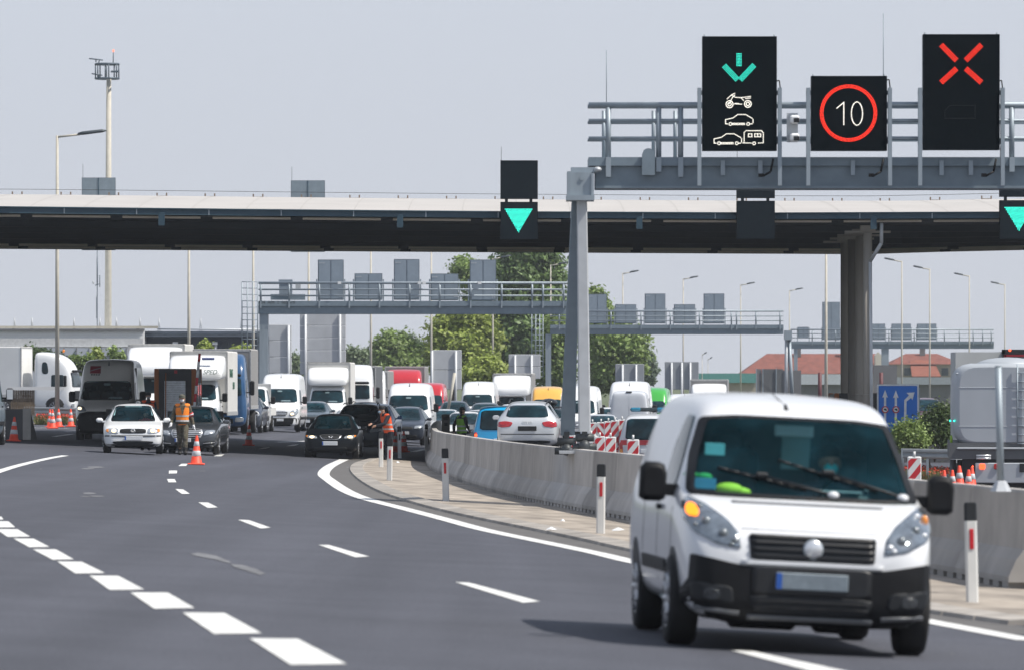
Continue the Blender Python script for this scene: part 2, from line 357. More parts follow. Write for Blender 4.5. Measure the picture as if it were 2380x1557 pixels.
for p in kp[1:]:
    run = (p-last).length
    while run > 1.0: q = last.lerp(p, 1.0/run); kerb(m, last, q); last = q; run = (p-last).length
tag(m.build('kerb_gutter', KERB), kind='structure')
SHO = mat('shoulder_asphalt', (.105, .10, .096), .9, 0, .2, 2.5, bump=.4)
mid = [((a[0]+b_[0])/2, (a[1]+b_[1])/2) for a, b_ in zip([(855, 1066), (802, 1078), (789, 1094), (800, 1110), (832, 1133), (880, 1155), (960, 1177), (1060, 1202), (1155, 1226), (1280, 1252), (1395, 1276), (1479, 1295), (1725, 1346), (1975, 1398), (2165, 1436), (2410, 1476)], [(855, 1066), (802, 1078), (789, 1094), (800, 1110), (832, 1133), (880, 1155), (960, 1177), (1060, 1202), (1155, 1226), (1280, 1252), (1395, 1276), (1479, 1295), (1725, 1346), (1975, 1398), (2165, 1436), (2410, 1476)])]
tag(strip(MB(), mid, .95, .003).build('road_shoulder', SHO), kind='structure')
LITTER = mat('paper_litter', (.75, .77, .78), .8)
for (x, y, w, lab) in ((1437, 1241, .22, 'crumpled white paper scrap on the island beside a roadside post'), (1281, 1240, .16, 'small white paper scrap at the island edge below the long barrier row'), (1308, 1220, .10, 'tiny white scrap on the paved island by the barrier shadow'), (925, 1078.5, .13, 'white scrap behind the two paired posts on the island')):
    m = MB(); p = G(x, y, .055); k = 7; w *= .55
    vs = [(w*math.cos(2*math.pi*i/k)*random.uniform(.6, 1), w*1.6*math.sin(2*math.pi*i/k)*random.uniform(.6, 1), random.uniform(0, .025)) for i in range(k)]+[(0, 0, .05)]
    m.add(vs, [(i, (i+1) % k, k) for i in range(k)]); o = m.build('paper_scrap', LITTER, None, p); tag(o, lab, 'litter', 'scraps of litter on the island')
# ================================================================ structures along the road
def wbuild(mb, name, m, parent):
    """link a mesh made in world coordinates under a thing"""
    L = parent.location; mb.v = [(x-L.x, y-L.y, z-L.z) for x, y, z in mb.v]
    return mb.build(name, m, parent)
class At:
    """a plane at distance d, written in picture positions"""
    def __init__(s, d): s.d, s.s = d, F/d
    def X(s, x): return (x-CX)/s.s
    def Z(s, y): return HC+(HY-y)/s.s
    def box(s, mb, x0, y0, x1, y1, dep, off=0.0):
        return mb.box2((s.X(x0), s.d+off, s.Z(y1)), (s.X(x1), s.d+off+dep, s.Z(y0)))
    def bar(s, mb, x0, y0, x1, y1, r, off=0.0, n=8):
        return mb.cyl((s.X(x0), s.d+off, s.Z(y0)), (s.X(x1), s.d+off, s.Z(y1)), r, n=n)
# ---------------------------------------------------------------- concrete barrier, one thing per segment
def barrier_seg(p, q, label):
    t = (q-p); L = t.length; a = math.atan2(t.y, t.x)
    root = thing('concrete_barrier', label, 'barrier', p, 0, 'concrete barrier segments round the median island')
    prof = [(.30, .06), (.30, .12), (.22, .30), (.13, .42), (.095, 1.03), (.08, 1.06), (-.08, 1.06), (-.095, 1.03), (-.13, .42), (-.22, .30), (-.30, .12), (-.30, .06)]
    d = t.normalized(); nn = Vector((-d.y, d.x, 0)).normalized(); g = .012
    mb = MB(); up = Vector((0, 0, 1))
    mb.loft([[d*s_+nn*h+up*v for h, v in prof] for s_ in (g, L-g)], smooth=False)
    k = max(2, int(L/.62))
    for i in range(k):
        c = d*(L*(i+.5)/k); mb.loft([[c+d*e+nn*h+up*v for h, v in ((.29, -.03), (.29, .06), (-.29, .06), (-.29, -.03))] for e in (-.2, .2)], smooth=False)
    mb.build('body', CONC, root)
    m2 = MB()
    for e in (g-.012, ):
        m2.loft([[d*(e+w)+nn*h*.96+up*(v*.985) for h, v in prof] for w in (0, .02)], smooth=False)
    m2.build('joint', DARKP, root)
    return root
pts = [p+Vector((.30, 0, .055)) for p in [G(x, y) for x, y in crom(BASE, 10)]]
seg, acc = [pts[0]], 0.0
for p, q in zip(pts[:-1], pts[1:]):
    L = (q-p).length; 
    while acc+L >= 3.9:
        f = (3.9-acc)/L; p = p.lerp(q, f); seg.append(p); L = (q-p).length; acc = 0
    acc += L
for i, (p, q) in enumerate(zip(seg[:-1], seg[1:])):
    barrier_seg(p, q, 'grey concrete barrier segment in the long curved row beside the paved island')
# ---------------------------------------------------------------- delineator posts
POSTW = mat('post_white', (.66, .66, .64), .55, 0, .10, 5, streak=(1, 1, .4)); REFL = mat('red_reflector', (.50, .012, .02), .3, 0, .1, 30)
def delineator(x, y, h, label, front=True, w=.125):
    p = G(x, y, .045); root = thing('delineator_post', label, 'roadside post', p, 0, 'white roadside posts on the median island')
    sec = lambda k: [(-w/2*k, -.02), (-w/2*k+.02, -.05), (w/2*k-.02, -.05), (w/2*k, -.02), (w/2*k*.5, .05), (-w/2*k*.5, .05)]
    def ring(z, tilt=0.0, k=1.0): return [(a, b_, z+tilt*(b_)) for a, b_ in sec(k)]
    MB().loft([ring(0), ring(h-.18, .0)], smooth=False).build('post', POSTW, root)
    MB().loft([ring(h-.18, 0, 1.02), ring(h-.02, 0, 1.02), ring(h, 0, .86)], smooth=False).build('black_cap', BLACKM, root)
    if front: MB().rbox((0, -.054, h-.36), (.042, .012, .20), .004).build('reflector', REFL, root)
    else: MB().rbox((0, -.054, h-.36), (.042, .012, .20), .004).build('reflector', DARKP, root)
    root.rotation_euler = (0, R(random.uniform(-1.5, 1.5)), R(random.uniform(-9, 9)))
for x, y, t, lab, fr in ((885.5, 1088.5, 1004.7, 'white roadside post with red reflector, further of the pair by the orange-vested officer', 1), (905.5, 1120.5, 1019.7, 'white roadside post with red reflector, nearer of the pair below the orange-vested officer', 1),
        (929, 1067, 991, 'grey shaded roadside post standing between two traffic cones', 0), (990.5, 1049, 986, 'white roadside post at the inner tip of the barrier row beside the white van', 0),
        (1037, 1170, 1043, 'white roadside post with red reflector alone in front of the curving barrier', 1), (1396, 1247, 1080, 'white roadside post with red reflector just left of the foreground white van', 1),
        (2259, 1410, 1170, 'tall white roadside post with red reflector right of the foreground white van', 1)):
    p = G(x, y); delineator(x, y, (y-t)/F*p.y-.03, lab, fr)
# ---------------------------------------------------------------- traffic cones
def cone(loc, label, group, h=.75, shade=False, rz=0.0):
    root = thing('traffic_cone', label, 'traffic cone', loc, rz, group, h/.75)
    root.rotation_euler = (R(random.uniform(-2, 2)), R(random.uniform(-2, 2)), rz)
    pr = lambda z: .035+(.72-z)*.165
    mb = MB().rbox((0, 0, .02), (.44, .44, .04), .05); mb.lathe([(pr(.04)+.03, .04), (pr(.05), .055), (pr(.73), .73), (.025, .75), (0, .75)], n=20); mb.build('body', CONEM, root)
    for a, b_ in ((.22, .36), (.48, .60)):
        MB().lathe([(pr(a)+.001, a), (pr(a)+.005, a+.004), (pr(b_)+.005, b_-.004), (pr(b_)+.001, b_)], n=20).build('reflective_band', CONEW, root)
gL, gM, gR = 'traffic cones by the left guardrail', 'traffic cones on the carriageway', 'traffic cones stacked behind the barrier'
for x, y, h, lab, g in ((456, 1079, .76, 'large orange and white cone in front of the soldier in orange vest', gM), (578, 1035, .76, 'orange and white cone alone in the lane right of the dark saloon', gM),
        (919, 1050, .75, 'orange cone left of the grey roadside post behind the orange-vested officer', gM), (939, 1050, .78, 'orange cone right of the grey roadside post near the dark grey hatchback', gM),
        (32, 1024.5, .80, 'shaded red and white cone at the left edge beside the blue-grey van', gL), (117, 992, .78, 'orange cone, rear one of the touching pair at the guardrail', gL),
        (122.5, 995, .80, 'orange cone, front one of the touching pair at the guardrail', gL), (137, 992, .80, 'orange cone right of the touching pair at the guardrail', gL), (165, 991, .78, 'orange cone half hidden by the taupe van at the guardrail', gL)):
    cone(G(x, y), lab, g, h)
for x, d, dz, lab in ((2195.5, 170, .03, 'lowest orange cone at the left of the cluster behind the barrier'), (2200, 182, .03, 'dark shaded cone at the back left of the cluster behind the barrier'), (2215, 169, .06, 'front orange cone third in the cluster behind the barrier'),
        (2220.5, 178, .12, 'orange cone at the back of the cluster, behind the front ones'), (2232.5, 172, .20, 'tallest standing orange cone in the middle of the cluster behind the barrier'), (2251, 170, .09, 'orange cone with broad grey base band, second from right in the cluster'), (2259.5, 174, .16, 'rightmost orange cone of the cluster near the tank trailer'), (2136, 168, -.25, 'orange cone half hidden behind the red and white panel by the van')):
    p = onground(x, d); cone(p, lab, gR, .80+dz*.8)
# ---------------------------------------------------------------- chevron warning panels behind the barrier
BW = mat('beacon_white', (.70, .70, .69), .5, 0, .06, 5)
def beacon(x, ytop, d, label, flip=False, w=.25, dark=False):
    p = onground(x, d); zt = HC+(HY-ytop)/F*d-p.z; h = .98
    root = thing('warning_panel', label, 'warning panel', p, R(random.uniform(-6, 6)), 'red and white warning panels behind the barrier')
    z0 = max(.08, zt-h)
    mb = MB().rbox((0, 0, (z0+zt)/2), (w+.03, .05, zt-z0), .02); mb.cyl((0, 0, zt-.01), (0, 0, zt+.10), .025, n=8); mb.box((0, 0, .04), (.4, .6, .08)); mb.box((0, .04, z0/2+.1), (.06, .06, z0+.2)); mb.build('panel', BW, root)
    st = MB()
    for k in range(-2, 6):
        # diagonal red stripes clipped to the panel face
        a = z0+.03; bb = zt-.04; s0 = a+k*.34
        poly = []
        lo = lambda x_: s0+(x_+w/2)*(1.25)*(-1 if flip else 1)+(w*1.25 if flip else 0); hi = lambda x_: lo(x_)+.17
        xs = [-w/2+w*i/8 for i in range(9)]
        up = [(x_, min(max(hi(x_), a), bb)) for x_ in xs]; dn = [(x_, min(max(lo(x_), a), bb)) for x_ in xs]
        vs = [(x_, -.029, z) for x_, z in dn]+[(x_, -.029, z) for x_, z in up]
        fs = [(i, i+1, 9+i+1, 9+i) for i in range(8) if (up[i][1]-dn[i][1]) > .004 or (up[i+1][1]-dn[i+1][1]) > .004]
        if fs: st.add(vs, fs)
    st.build('red_stripes', REDM, root)
for x, y, d, lab, fl in ((1328, 1010, 166, 'warning panel half hidden behind the left gantry leg', 0), (1374, 1009, 166, 'warning panel beside the right foot of the gantry leg', 0), (1394, 1013, 165, 'front warning panel, first one right of the gantry leg in clear view', 0), (1419, 1014, 163, 'front warning panel, second one right of the gantry leg', 0),
        (1471.5, 1020, 146, 'warning panel standing alone in front of the police van', 0), (1377, 981, 205, 'small rear warning panel nearest the gantry leg', 0), (1397, 980, 205, 'rear warning panel with stripes sloping the other way, behind the first front one', 1), (1414, 978, 204, 'rear warning panel behind the second front one', 0), (1429, 976, 204, 'rear warning panel just left of the black wing mirror of the police van', 0),
        (1442, 985, 207, 'tall warning panel with opposite stripes beside the police van', 1), (2125, 1060, 128, 'red warning panel right of the foreground van', 0), (1446, 974, 206, 'rear warning panel half behind the black wing mirror of the police van', 0)):
    beacon(x, y, d, lab, fl)
# ---------------------------------------------------------------- overhead gantry with lane signals (near)
g1 = At(117.0); base = onground(1345, 117.6)
GA = thing('sign_gantry', 'grey steel sign gantry on an inverted V leg carrying the lit lane signals', 'gantry', base)
m = MB(); g1.box(m, 1368, 366, 2640, 386, 1.6); g1.box(m, 1384, 386, 2640, 436, .12, .10); g1.box(m, 1384, 432, 2640, 438, .5, 0.02); g1.box(m, 1384, 386, 2640, 437, .1, 1.45); wbuild(m, 'beam', STEELD, GA)
m = MB()
g1.bar(m, 1368, 245, 2640, 243.5, .055, .05); g1.bar(m, 1368, 281, 2640, 281, .035, .05); g1.bar(m, 1368, 322, 2640, 322, .035, .05)
g1.bar(m, 1368, 240, 2640, 240, .04, 1.5); g1.bar(m, 1368, 278, 2640, 278, .03, 1.5); g1.bar(m, 1368, 319, 2640, 319, .03, 1.5)
wbuild(m, 'handrail', STEEL, GA)
for x in (1414, 1531, 1582, 2352, 2460):
    m = MB(); g1.bar(m, x-8, 250, x-8, 366, .035, 1.5); wbuild(m, 'rail_post', STEEL, GA); m = MB(); g1.bar(m, x, 250, x, 366, .05, .05); g1.box(m, x-6, 366, x+6, 412 if x in (1414, 1582) else 400, .09, -.05); wbuild(m, 'rail_post', STEEL, GA)
for x in (1680, 1767, 1982, 2188, 2256):
    m = MB(); g1.box(m, x-5, 374, x+5, 408, .09, -.07); wbuild(m, 'bracket', STEEL, GA)
m = MB(); m.prism([(g1.X(a), g1.Z(b_)) for a, b_ in ((1492, 408), (1492, 360), (1496, 350), (1503, 346), (1511, 346), (1518, 350), (1522, 360), (1522, 408))], 116.90, 116.99); wbuild(m, 'lifting_lug', STEELD, GA)
m = MB(); g1.box(m, 1318, 400, 1326, 462, .9, -.25); g1.box(m, 1374, 404, 1380, 462, .9, -.25); g1.box(m, 1326, 402, 1374, 458, .8, -.2); g1.box(m, 1327, 390, 1388, 402, .7, -.1); g1.box(m, 1316, 455, 1381, 467, 1.0, -.3); m.cyl((g1.X(1352), 116.78, g1.Z(416)), (g1.X(1352), 116.82, g1.Z(416)), .04, n=8); wbuild(m, 'leg_head', STEEL, GA)
m = MB(); m.ell((g1.X(1389), 116.9, g1.Z(395)), (.07, .1, .05)); wbuild(m, 'camera_dome', STEELL, GA)
def leg(name, xt, yt, xb, yb, wt, wb, off, mm):
    mb = MB(); a, b_ = Vector((g1.X(xt), 117.15+off, g1.Z(yt))), Vector((g1.X(xb), 117.15+off*2.2, g1.Z(yb)))
    mb.loft([[c+Vector((sx*w, sy*.17, 0)) for sx, sy in ((-1, -1), (-.8, -1.12), (.8, -1.12), (1, -1), (1, 1), (-1, 1))] for c, w in ((b_, wb/2), (a, wt/2))], smooth=False)
    return wbuild(mb, name, mm, GA)
leg('leg', 1352.5, 466, 1359, 1002, .185, .225, 0, STEELL)
leg('leg', 1340, 466, 1320, 1012, .17, .265, .42, STEELD)
for x, yy, off in ((1359, 1002, -.02), (1318, 1012, .8)):
    m = MB(); y0 = 117.1+off
    m.box((g1.X(x), y0, g1.Z(yy)-.08), (.10, .12, .3)); 
    m.cyl((g1.X(x)-.17, y0, g1.Z(yy+14)), (g1.X(x)+.17, y0, g1.Z(yy+14)), .075, n=10); m.cyl((g1.X(x)-.22, y0, g1.Z(yy+36)), (g1.X(x)+.22, y0, g1.Z(yy+36)), .07, n=10); m.ell((g1.X(x), y0-.05, g1.Z(yy+33)), (.105, .12, .11))
    wbuild(m, 'foot_joint', mat('joint_dark', (.06, .066, .07), .5, .3, .2, 8), GA)
m = MB(); g1.box(m, 1300, 1047, 1388, 1053, 1.4, -.4); wbuild(m, 'base_plate', STEELL, GA)
for x, y0 in ((1411, 112), (2059, 26)):
    m = MB(); g1.bar(m, x, y0, x, 245, .007, .8, 5); wbuild(m, 'antenna', STEELD, GA)
# ---- lit lane signals
LED_T, LED_R, LED_W = mat('led_teal', (.03, .80, .60), emit=1.55), mat('led_red', (1, .035, .015), emit=1.5), mat('led_white', (1, .96, .86), emit=.95)
LED_OFF = mat('led_unlit', (.03, .032, .034), .5)
FACE = mat('sign_face_black', (.003, .007, .010), .8, 0, .12, 20, spec=.08); CABI = mat('sign_cabinet_grey', (.15, .18, .21), .5, .2, .08, 3)
def dots(mb, at, px, step=3.3, r=.0092, off=-.03, close=False):
    px = list(px)+([px[0]] if close else [])
    for (a, b_), (c, d) in zip(px[:-1], px[1:]):
        L = math.hypot(c-a, d-b_); k = max(1, int(round(L/step)))
        for i in range(k):
            t = i/k; x, y = at.X(a+(c-a)*t), at.Z(b_+(d-b_)*t); n = 6
            vs = [(x+r*math.cos(2*math.pi*j/n), at.d+off+.006, y+r*math.sin(2*math.pi*j/n)) for j in range(n)]+[(x, at.d+off-.002, y)]
            mb.add(vs, [(j, (j+1) % n, n) for j in range(n)])
    return mb
def band(mb, at, a, b_, rows, gap, **k):
    dx, dy = b_[0]-a[0], b_[1]-a[1]; L = math.hypot(dx, dy); nx, ny = -dy/L, dx/L
    for i in range(rows):
        o = (i-(rows-1)/2)*gap; dots(mb, at, [(a[0]+nx*o, a[1]+ny*o), (b_[0]+nx*o, b_[1]+ny*o)], **k)
    return mb
def circ(cx, cy, rx, ry=None, n=20): return [(cx+rx*math.cos(2*math.pi*i/n), cy+(ry or rx)*math.sin(2*math.pi*i/n)) for i in range(n)]
z4 = lambda L: [(1576.7+x*.332, 71.4+y*.332) for x, y in L]
def cabinet(at, x0, y0, x1, y1, label, posts=True, dep=.32, post_y=(205, 432), cat='lane signal', group='overhead lane signals'):
    p = Vector((at.X((x0+x1)/2), at.d, at.Z(y1)))
    root = thing('lane_signal', label, cat, p, 0, group)
    m = MB(); at.box(m, x0, y0, x1, y1, dep, 0); wbuild(m, 'cabinet', CABI, root)
    m = MB(); at.box(m, x0-.5, y0-.6, x1+.5, y1+.6, .03, -.02); wbuild(m, 'face', FACE, root)
    if posts:
        for x, sg in ((x0-7, 1), (x1+7.5, -1)):
            m = MB(); at.box(m, x-4.5, post_y[0], x+4.5, post_y[1], .16, -.05); at.box(m, x-4.5, post_y[0]+6, x+8*sg+sg*2, post_y[0]+16, .1, .05); at.box(m, x-4.5, post_y[0]+118, x+10*sg, post_y[0]+130, .1, .05); wbuild(m, 'mounting_post', STEEL, root)
        m = MB()
        for x in (x0+5, x1-5): at.bar(m, x, y0, x, y0-6, .012, .1, 5)
        wbuild(m, 'lifting_eye', STEEL, root)
        m = MB(); at.bar(m, x1-2, 188 if y0 < 150 else y0+8, x1+8, 186 if y0 < 150 else y0+6, .012, .3, 5); at.bar(m, x1+8, 186 if y0 < 150 else y0+6, x1+10, 204, .012, .3, 5); at.bar(m, x1-8, 370, x1-14, 400, .022, -.03, 6); at.bar(m, x1-14, 400, x1-32, 410, .022, -.03, 6); at.box(m, x1-42, 404, x1-30, 412, .06, -.03); wbuild(m, 'cable', DARKP, root)
    return root
ga = At(116.72)
s1 = cabinet(ga, 1632.5, 86, 1805, 351, 'tall black lane signal with green arrow, motorcycle, car and caravan')
m = MB(); band(m, ga, *z4([(424, 165), (424, 258)]), 4, 3.2); band(m, ga, *z4([(322, 250), (418, 352)]), 4, 3.3); band(m, ga, *z4([(528, 246), (428, 352)]), 4, 3.3); wbuild(m, 'arrow_symbol', LED_T, s1)
zc = lambda cx, cy, r: z4(circ(cx, cy, r, n=12))
m = MB(); k = dict(step=2.6, r=.010)
for c in ((358, 518, 25), (486, 516, 24), (358, 518, 12), (486, 516, 12)): dots(m, ga, zc(*c), close=True, **k)
for L in ([(342, 480), (372, 452), (400, 440)], [(372, 455), (400, 470), (440, 472), (512, 462)], [(470, 478), (512, 474)], [(392, 515), (450, 518)], [(440, 474), (462, 498)], [(355, 515), (378, 470), (398, 450)], [(400, 512), (428, 515)]): dots(m, ga, z4(L), **k)
wbuild(m, 'motorcycle_symbol', LED_W, s1)
def carsym(x0, y0, w=192, s=1.0):
    m = MB(); L = [(0, 65), (0, 36), (52, 24), (85, 0), (140, 0), (185, 26), (192, 34), (192, 65)]
    dots(m, ga, z4([(x0+a, y0+b_) for a, b_ in L]), **k); 
    for q in (0, 8): dots(m, ga, z4([(x0+48, y0+62+q), (x0+140, y0+62+q)]), **k)
    for c in (34, 158): dots(m, ga, z4(circ(x0+c, y0+66, 10, n=8)), close=True, **k)
    dots(m, ga, z4([(x0, y0+65), (x0+20, y0+66)]), **k); dots(m, ga, z4([(x0+172, y0+66), (x0+192, y0+65)]), **k)
    return m
wbuild(carsym(330, 590), 'car_symbol', LED_W, s1)
m = carsym(250, 725)
for L in ([(460, 788), (460, 716), (474, 703), (580, 703), (594, 718), (594, 788), (552, 790)], [(510, 790), (444, 788)], [(490, 725), (514, 725), (514, 746), (490, 746), (490, 725)], [(534, 725), (576, 725), (576, 746), (534, 746), (534, 725)], [(555, 725), (555, 746)]): dots(m, ga, z4(L), **k)
dots(m, ga, z4(circ(530, 792, 10, n=8)), close=True, **k); wbuild(m, 'car_and_caravan_symbol', LED_W, s1)
s2 = cabinet(ga, 1885.5, 178, 2061, 351, 'square black lane signal showing a 10 limit inside a red ring')
m = MB()
for r_ in (59.5, 62.5, 65.5): dots(m, ga, circ(1972, 264, r_, n=64), close=True, step=3.4, r=.0098)
wbuild(m, 'ring_symbol', LED_R, s2)
m = MB(); k2 = dict(step=2.5, r=.0115); dots(m, ga, [(1945, 252.5), (1961, 239), (1961, 293)], **k2); dots(m, ga, circ(1991.6, 265, 13, 27, 30), close=True, **k2); wbuild(m, 'number_10', LED_W, s2)
s3 = cabinet(ga, 2145.5, 81, 2323, 349, 'tall black lane signal with a red cross')
m = MB()
for a, b_ in (((2188, 106), (2224.5, 143)), ((2280, 106), (2243, 143)), ((2188, 192), (2224.5, 159)), ((2280, 192), (2243, 159))): band(m, ga, a, b_, 4, 3.2, step=3.3, r=.0095)
wbuild(m, 'cross_symbol', LED_R, s3)
m = MB(); dots(m, ga, [(2196, 276), (2196, 258), (2208, 246), (2266, 246), (2266, 276), (2196, 276)], step=4, r=.007); wbuild(m, 'unlit_van_symbol', LED_OFF, s3)
# camera pair on its plate between the first two signals
cp = thing('traffic_camera', 'two white cameras on a pale plate between the arrow signal and the 10 sign', 'camera', Vector((ga.X(1842), ga.d, ga.Z(330))))
m = MB(); ga.box(m, 1829, 263, 1855, 331, .03, .1); wbuild(m, 'plate', STEELL, cp)
for y in (279, 321):
    m = MB(); m.rbox((ga.X(1846), ga.d-.06, ga.Z(y)), (.17, .30, .15), .03); h = wbuild(m, 'camera_body', WHITE, cp)
    m = MB(); m.box((ga.X(1850), ga.d-.215, ga.Z(y)-.02), (.10, .03, .08)); h2 = wbuild(m, 'lens', BLACKM, cp); h2.parent = h
# ---------------------------------------------------------------- border canopy
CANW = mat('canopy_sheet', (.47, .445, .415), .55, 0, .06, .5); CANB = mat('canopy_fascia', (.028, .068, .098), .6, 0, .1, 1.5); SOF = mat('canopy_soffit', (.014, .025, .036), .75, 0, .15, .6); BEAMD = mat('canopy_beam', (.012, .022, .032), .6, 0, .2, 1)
STRIPM = mat('luminaire_housing', (.62, .55, .45), .5, 0, .06, 2)
KC = 1.06
FR = [(x_, d_*KC) for x_, d_ in [(-60, 192), (0, 192), (580, 195), (1160, 197.5), (1800, 199), (2300, 198), (3100, 198)]]
BK = [(x_, d_*KC) for x_, d_ in [(-60, 238), (0, 238.5), (1000, 244), (2010, 248.5), (2150, 244), (2460, 237), (3100, 237)]]
def pl(L, x):
    for (a, b_), (c, d) in zip(L[:-1], L[1:]):
        if x <= c: return b_+(d-b_)*max(0, (x-a)/(c-a))
    return L[-1][1]
xs = [-564+42*i for i in range(86)]
ZC = HC+5.13*KC
front = [Vector(((x-CX)/F*pl(FR, x), pl(FR, x), 0)) for x in xs]
back = []
for f_ in front:      # straight back from each front point
    x = CX+F*f_.x/(242.0*KC); d = pl(BK, max(-700, min(3100, x))); back.append(Vector((f_.x, d, 0)))
CA = thing('border_canopy', 'wide canopy roof with pale curved sheets over the checkpoint lanes', 'canopy', Vector((11.66, 216, gz(11.66, 216))))
nn_ = 15
m = MB(); vs = []
for f_, b_ in zip(front, back):
    for k in range(nn_):
        t = k/(nn_-1); q = f_.lerp(b_, t); vs.append((q.x, q.y, ZC+.22+1.03*math.sin(math.pi*t)**.9))
for i in range(len(xs)-1):
    for k in range(nn_-1):
        p = [vs[i*nn_+k], vs[i*nn_+k+1], vs[(i+1)*nn_+k+1], vs[(i+1)*nn_+k]]
        m.add(p, [(0, 1, 2, 3)], True)
wbuild(m, 'roof_sheet', CANW, CA)
SEAMM = mat('seam_grey', (.42, .40, .37), .6)
for i in range(0, len(xs)-1, 3):
    m = MB(); a = [Vector(vs[i*nn_+k])+Vector((0, 0, .0)) for k in range(nn_)]
    for p, q in zip(a[:-1], a[1:]): m.add([p+Vector((-.02, 0, .004)), p+Vector((.02, 0, .004)), q+Vector((.02, 0, .004)), q+Vector((-.02, 0, .004))], [(0, 1, 2, 3)])
    wbuild(m, 'roof_seam', SEAMM, CA)

def ribbon(mb, line, dy0, dy1, z0, z1):
    mb.loft([[p+Vector((0, dy0, z0)), p+Vector((0, dy1, z0)), p+Vector((0, dy1, z1)), p+Vector((0, dy0, z1))] for p in line], smooth=False); return mb
wbuild(ribbon(MB(), front, -.12, .10, ZC+.03, ZC+.215), 'fascia', CANB, CA)
wbuild(ribbon(MB(), front, -.20, .0, ZC+.215, ZC+.245), 'gutter', CANB, CA)
wbuild(ribbon(MB(), back, -.1, .12, ZC-.02, ZC+.29), 'rear_fascia', CANB, CA)
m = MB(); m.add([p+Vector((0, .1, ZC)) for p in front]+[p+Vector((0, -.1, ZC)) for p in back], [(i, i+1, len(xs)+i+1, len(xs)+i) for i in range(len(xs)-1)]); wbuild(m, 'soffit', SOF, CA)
for i in range(1, len(xs)-1, 4):
    p = front[i]; m = MB(); m.box((p.x, p.y-.135, ZC+.12), (.035, .03, .18)); wbuild(m, 'fascia_joint', STEEL, CA)
for xq in (376, 930, 1486, 2030):
    d = pl(FR, xq); p = Vector(((xq-CX)/F*d, d, 0)); m = MB(); m.box((p.x, p.y-.1, ZC-.10), (.20, .12, .42)); wbuild(m, 'fascia_bracket', CANB, CA)
for dy in (6.5, 14, 22, 30, 37.5):
    wbuild(ribbon(MB(), [f_.lerp(b_, dy/45) for f_, b_ in zip(front, back)], -.12, .12, ZC-.22, ZC), 'long_beam', BEAMD, CA)
for row, (dy, zz) in enumerate(((.45, ZC-.02), (29, ZC-.25), (33, ZC-.25), (40.5, ZC-.10))):
    for i in range(0, len(xs)-4, 5):
        a, b_ = front[i].lerp(back[i], dy/45), front[i+4].lerp(back[i+4], dy/45); t = (b_-a); m = MB()
        m.loft([[p+Vector((0, -.10, zz-.05)), p+Vector((0, .10, zz-.05)), p+Vector((0, .10, zz+.03)), p+Vector((0, -.10, zz+.03))] for p in (a+t*.04, b_+t*.12)], smooth=False); wbuild(m, 'luminaire', STRIPM, CA)
COLM = mat('column_concrete', (.31, .285, .25), .8, 0, .16, 1.2, streak=(1, 1, .25))
object_tone(COLM, .62, 1.3)  # per-column tones stand in for the shading that separates the columns
for i, yq in enumerate((211.6, 216.4, 221.3, 226.2)):
    z0 = gz(11.66, yq); m = MB(); m.cyl((11.66, yq, z0), (11.66, yq, ZC-.4), .145, n=18); m.cyl((11.66, yq, z0+2.9), (11.66, yq, z0+2.96), .155, n=18); wbuild(m, 'column', COLM, CA)
    m = MB(); m.box((11.66, yq, ZC-.37), (1.5, .14, .07)); m.box((11.66, yq, ZC-.25), (.5, .3, .18)); wbuild(m, 'column_head', COLM, CA)
m = MB(); m.tube([(12.06, 210.6, ZC-.1), (12.06, 210.7, ZC-.75), (11.72, 211.2, ZC-1.35), (11.80, 211.4, gz(11.7, 211))], .058); wbuild(m, 'downpipe', STEELL, CA)
for i in range(2, len(xs), 3):
    q = vs[i*nn_+nn_//2]; m = MB(); m.box((q[0], q[1], q[2]+.06), (.36, .2, .12)); m.box((q[0]-.17, q[1], q[2]+.16), (.05, .05, .12)); m.box((q[0]+.17, q[1], q[2]+.16), (.05, .05, .12)); wbuild(m, 'ridge_clip', mat('clip_brown', (.22, .17, .13), .7), CA)
m = MB(); rd = [Vector(vs[i*nn_+nn_//2]) for i in range(0, len(xs))]
m.tube([p+Vector((0, 0, .30)) for p in rd[::4]], .008, 5); wbuild(m, 'lightning_wire', DARKP, CA)
gl = 'lane signals on the canopy edge'
def can_sig(x0, x1, rows, label, tri=None, dd=-.55, back=False, dq=None):
    at = At(dq or (pl(FR, (x0+x1)/2)+dd)); yb = max(r[1] for r in rows)
    root = thing('canopy_signal', label, 'lane signal', Vector((at.X((x0+x1)/2), at.d, at.Z(yb))), 0, gl)
    for a, b_ in rows:
        m = MB(); at.box(m, x0, a, x1, b_, .3, 0); wbuild(m, 'cabinet', CABI if back else FACE, root)
        m = MB(); at.box(m, x0+1, a+1.2, x1-1, b_-1, .02, -.02)
        wbuild(m, 'face', STEELD if back else mat('canopy_sign_face', (.010, .017, .023), .8, 0, .1, 8, spec=.1), root)
    m = MB()
    for x in (x0+14, x1-16): at.box(m, x-3.5, rows[0][0]+4, x+3.5, yb-4, .08, .12)
    if back: at.box(m, (x0+x1)/2-1, rows[0][0], (x0+x1)/2+1, rows[0][1], .03, -.04)
    wbuild(m, 'post', BEAMD if not back else CANB, root)
    if tri:
        m = MB(); (ax, ay), (bx, by), (cx, cy) = tri; n = 21
        for i in range(n):
            t = i/(n-1); l0, l1 = ax+(cx-ax)*t, bx+(cx-bx)*t; y = ay+(cy-ay)*t
            if l1-l0 > 2: dots(m, at, [(l0+(i % 2)*1.4, y), (l1, y)], step=2.7, r=.0175, off=-.03)
        wbuild(m, 'triangle_symbol', LED_T, root)
    m = MB(); at.bar(m, x0+2, rows[0][0], x0+2, rows[0][0]-32, .008, .2, 5); wbuild(m, 'antenna', DARKP, root)
    return root
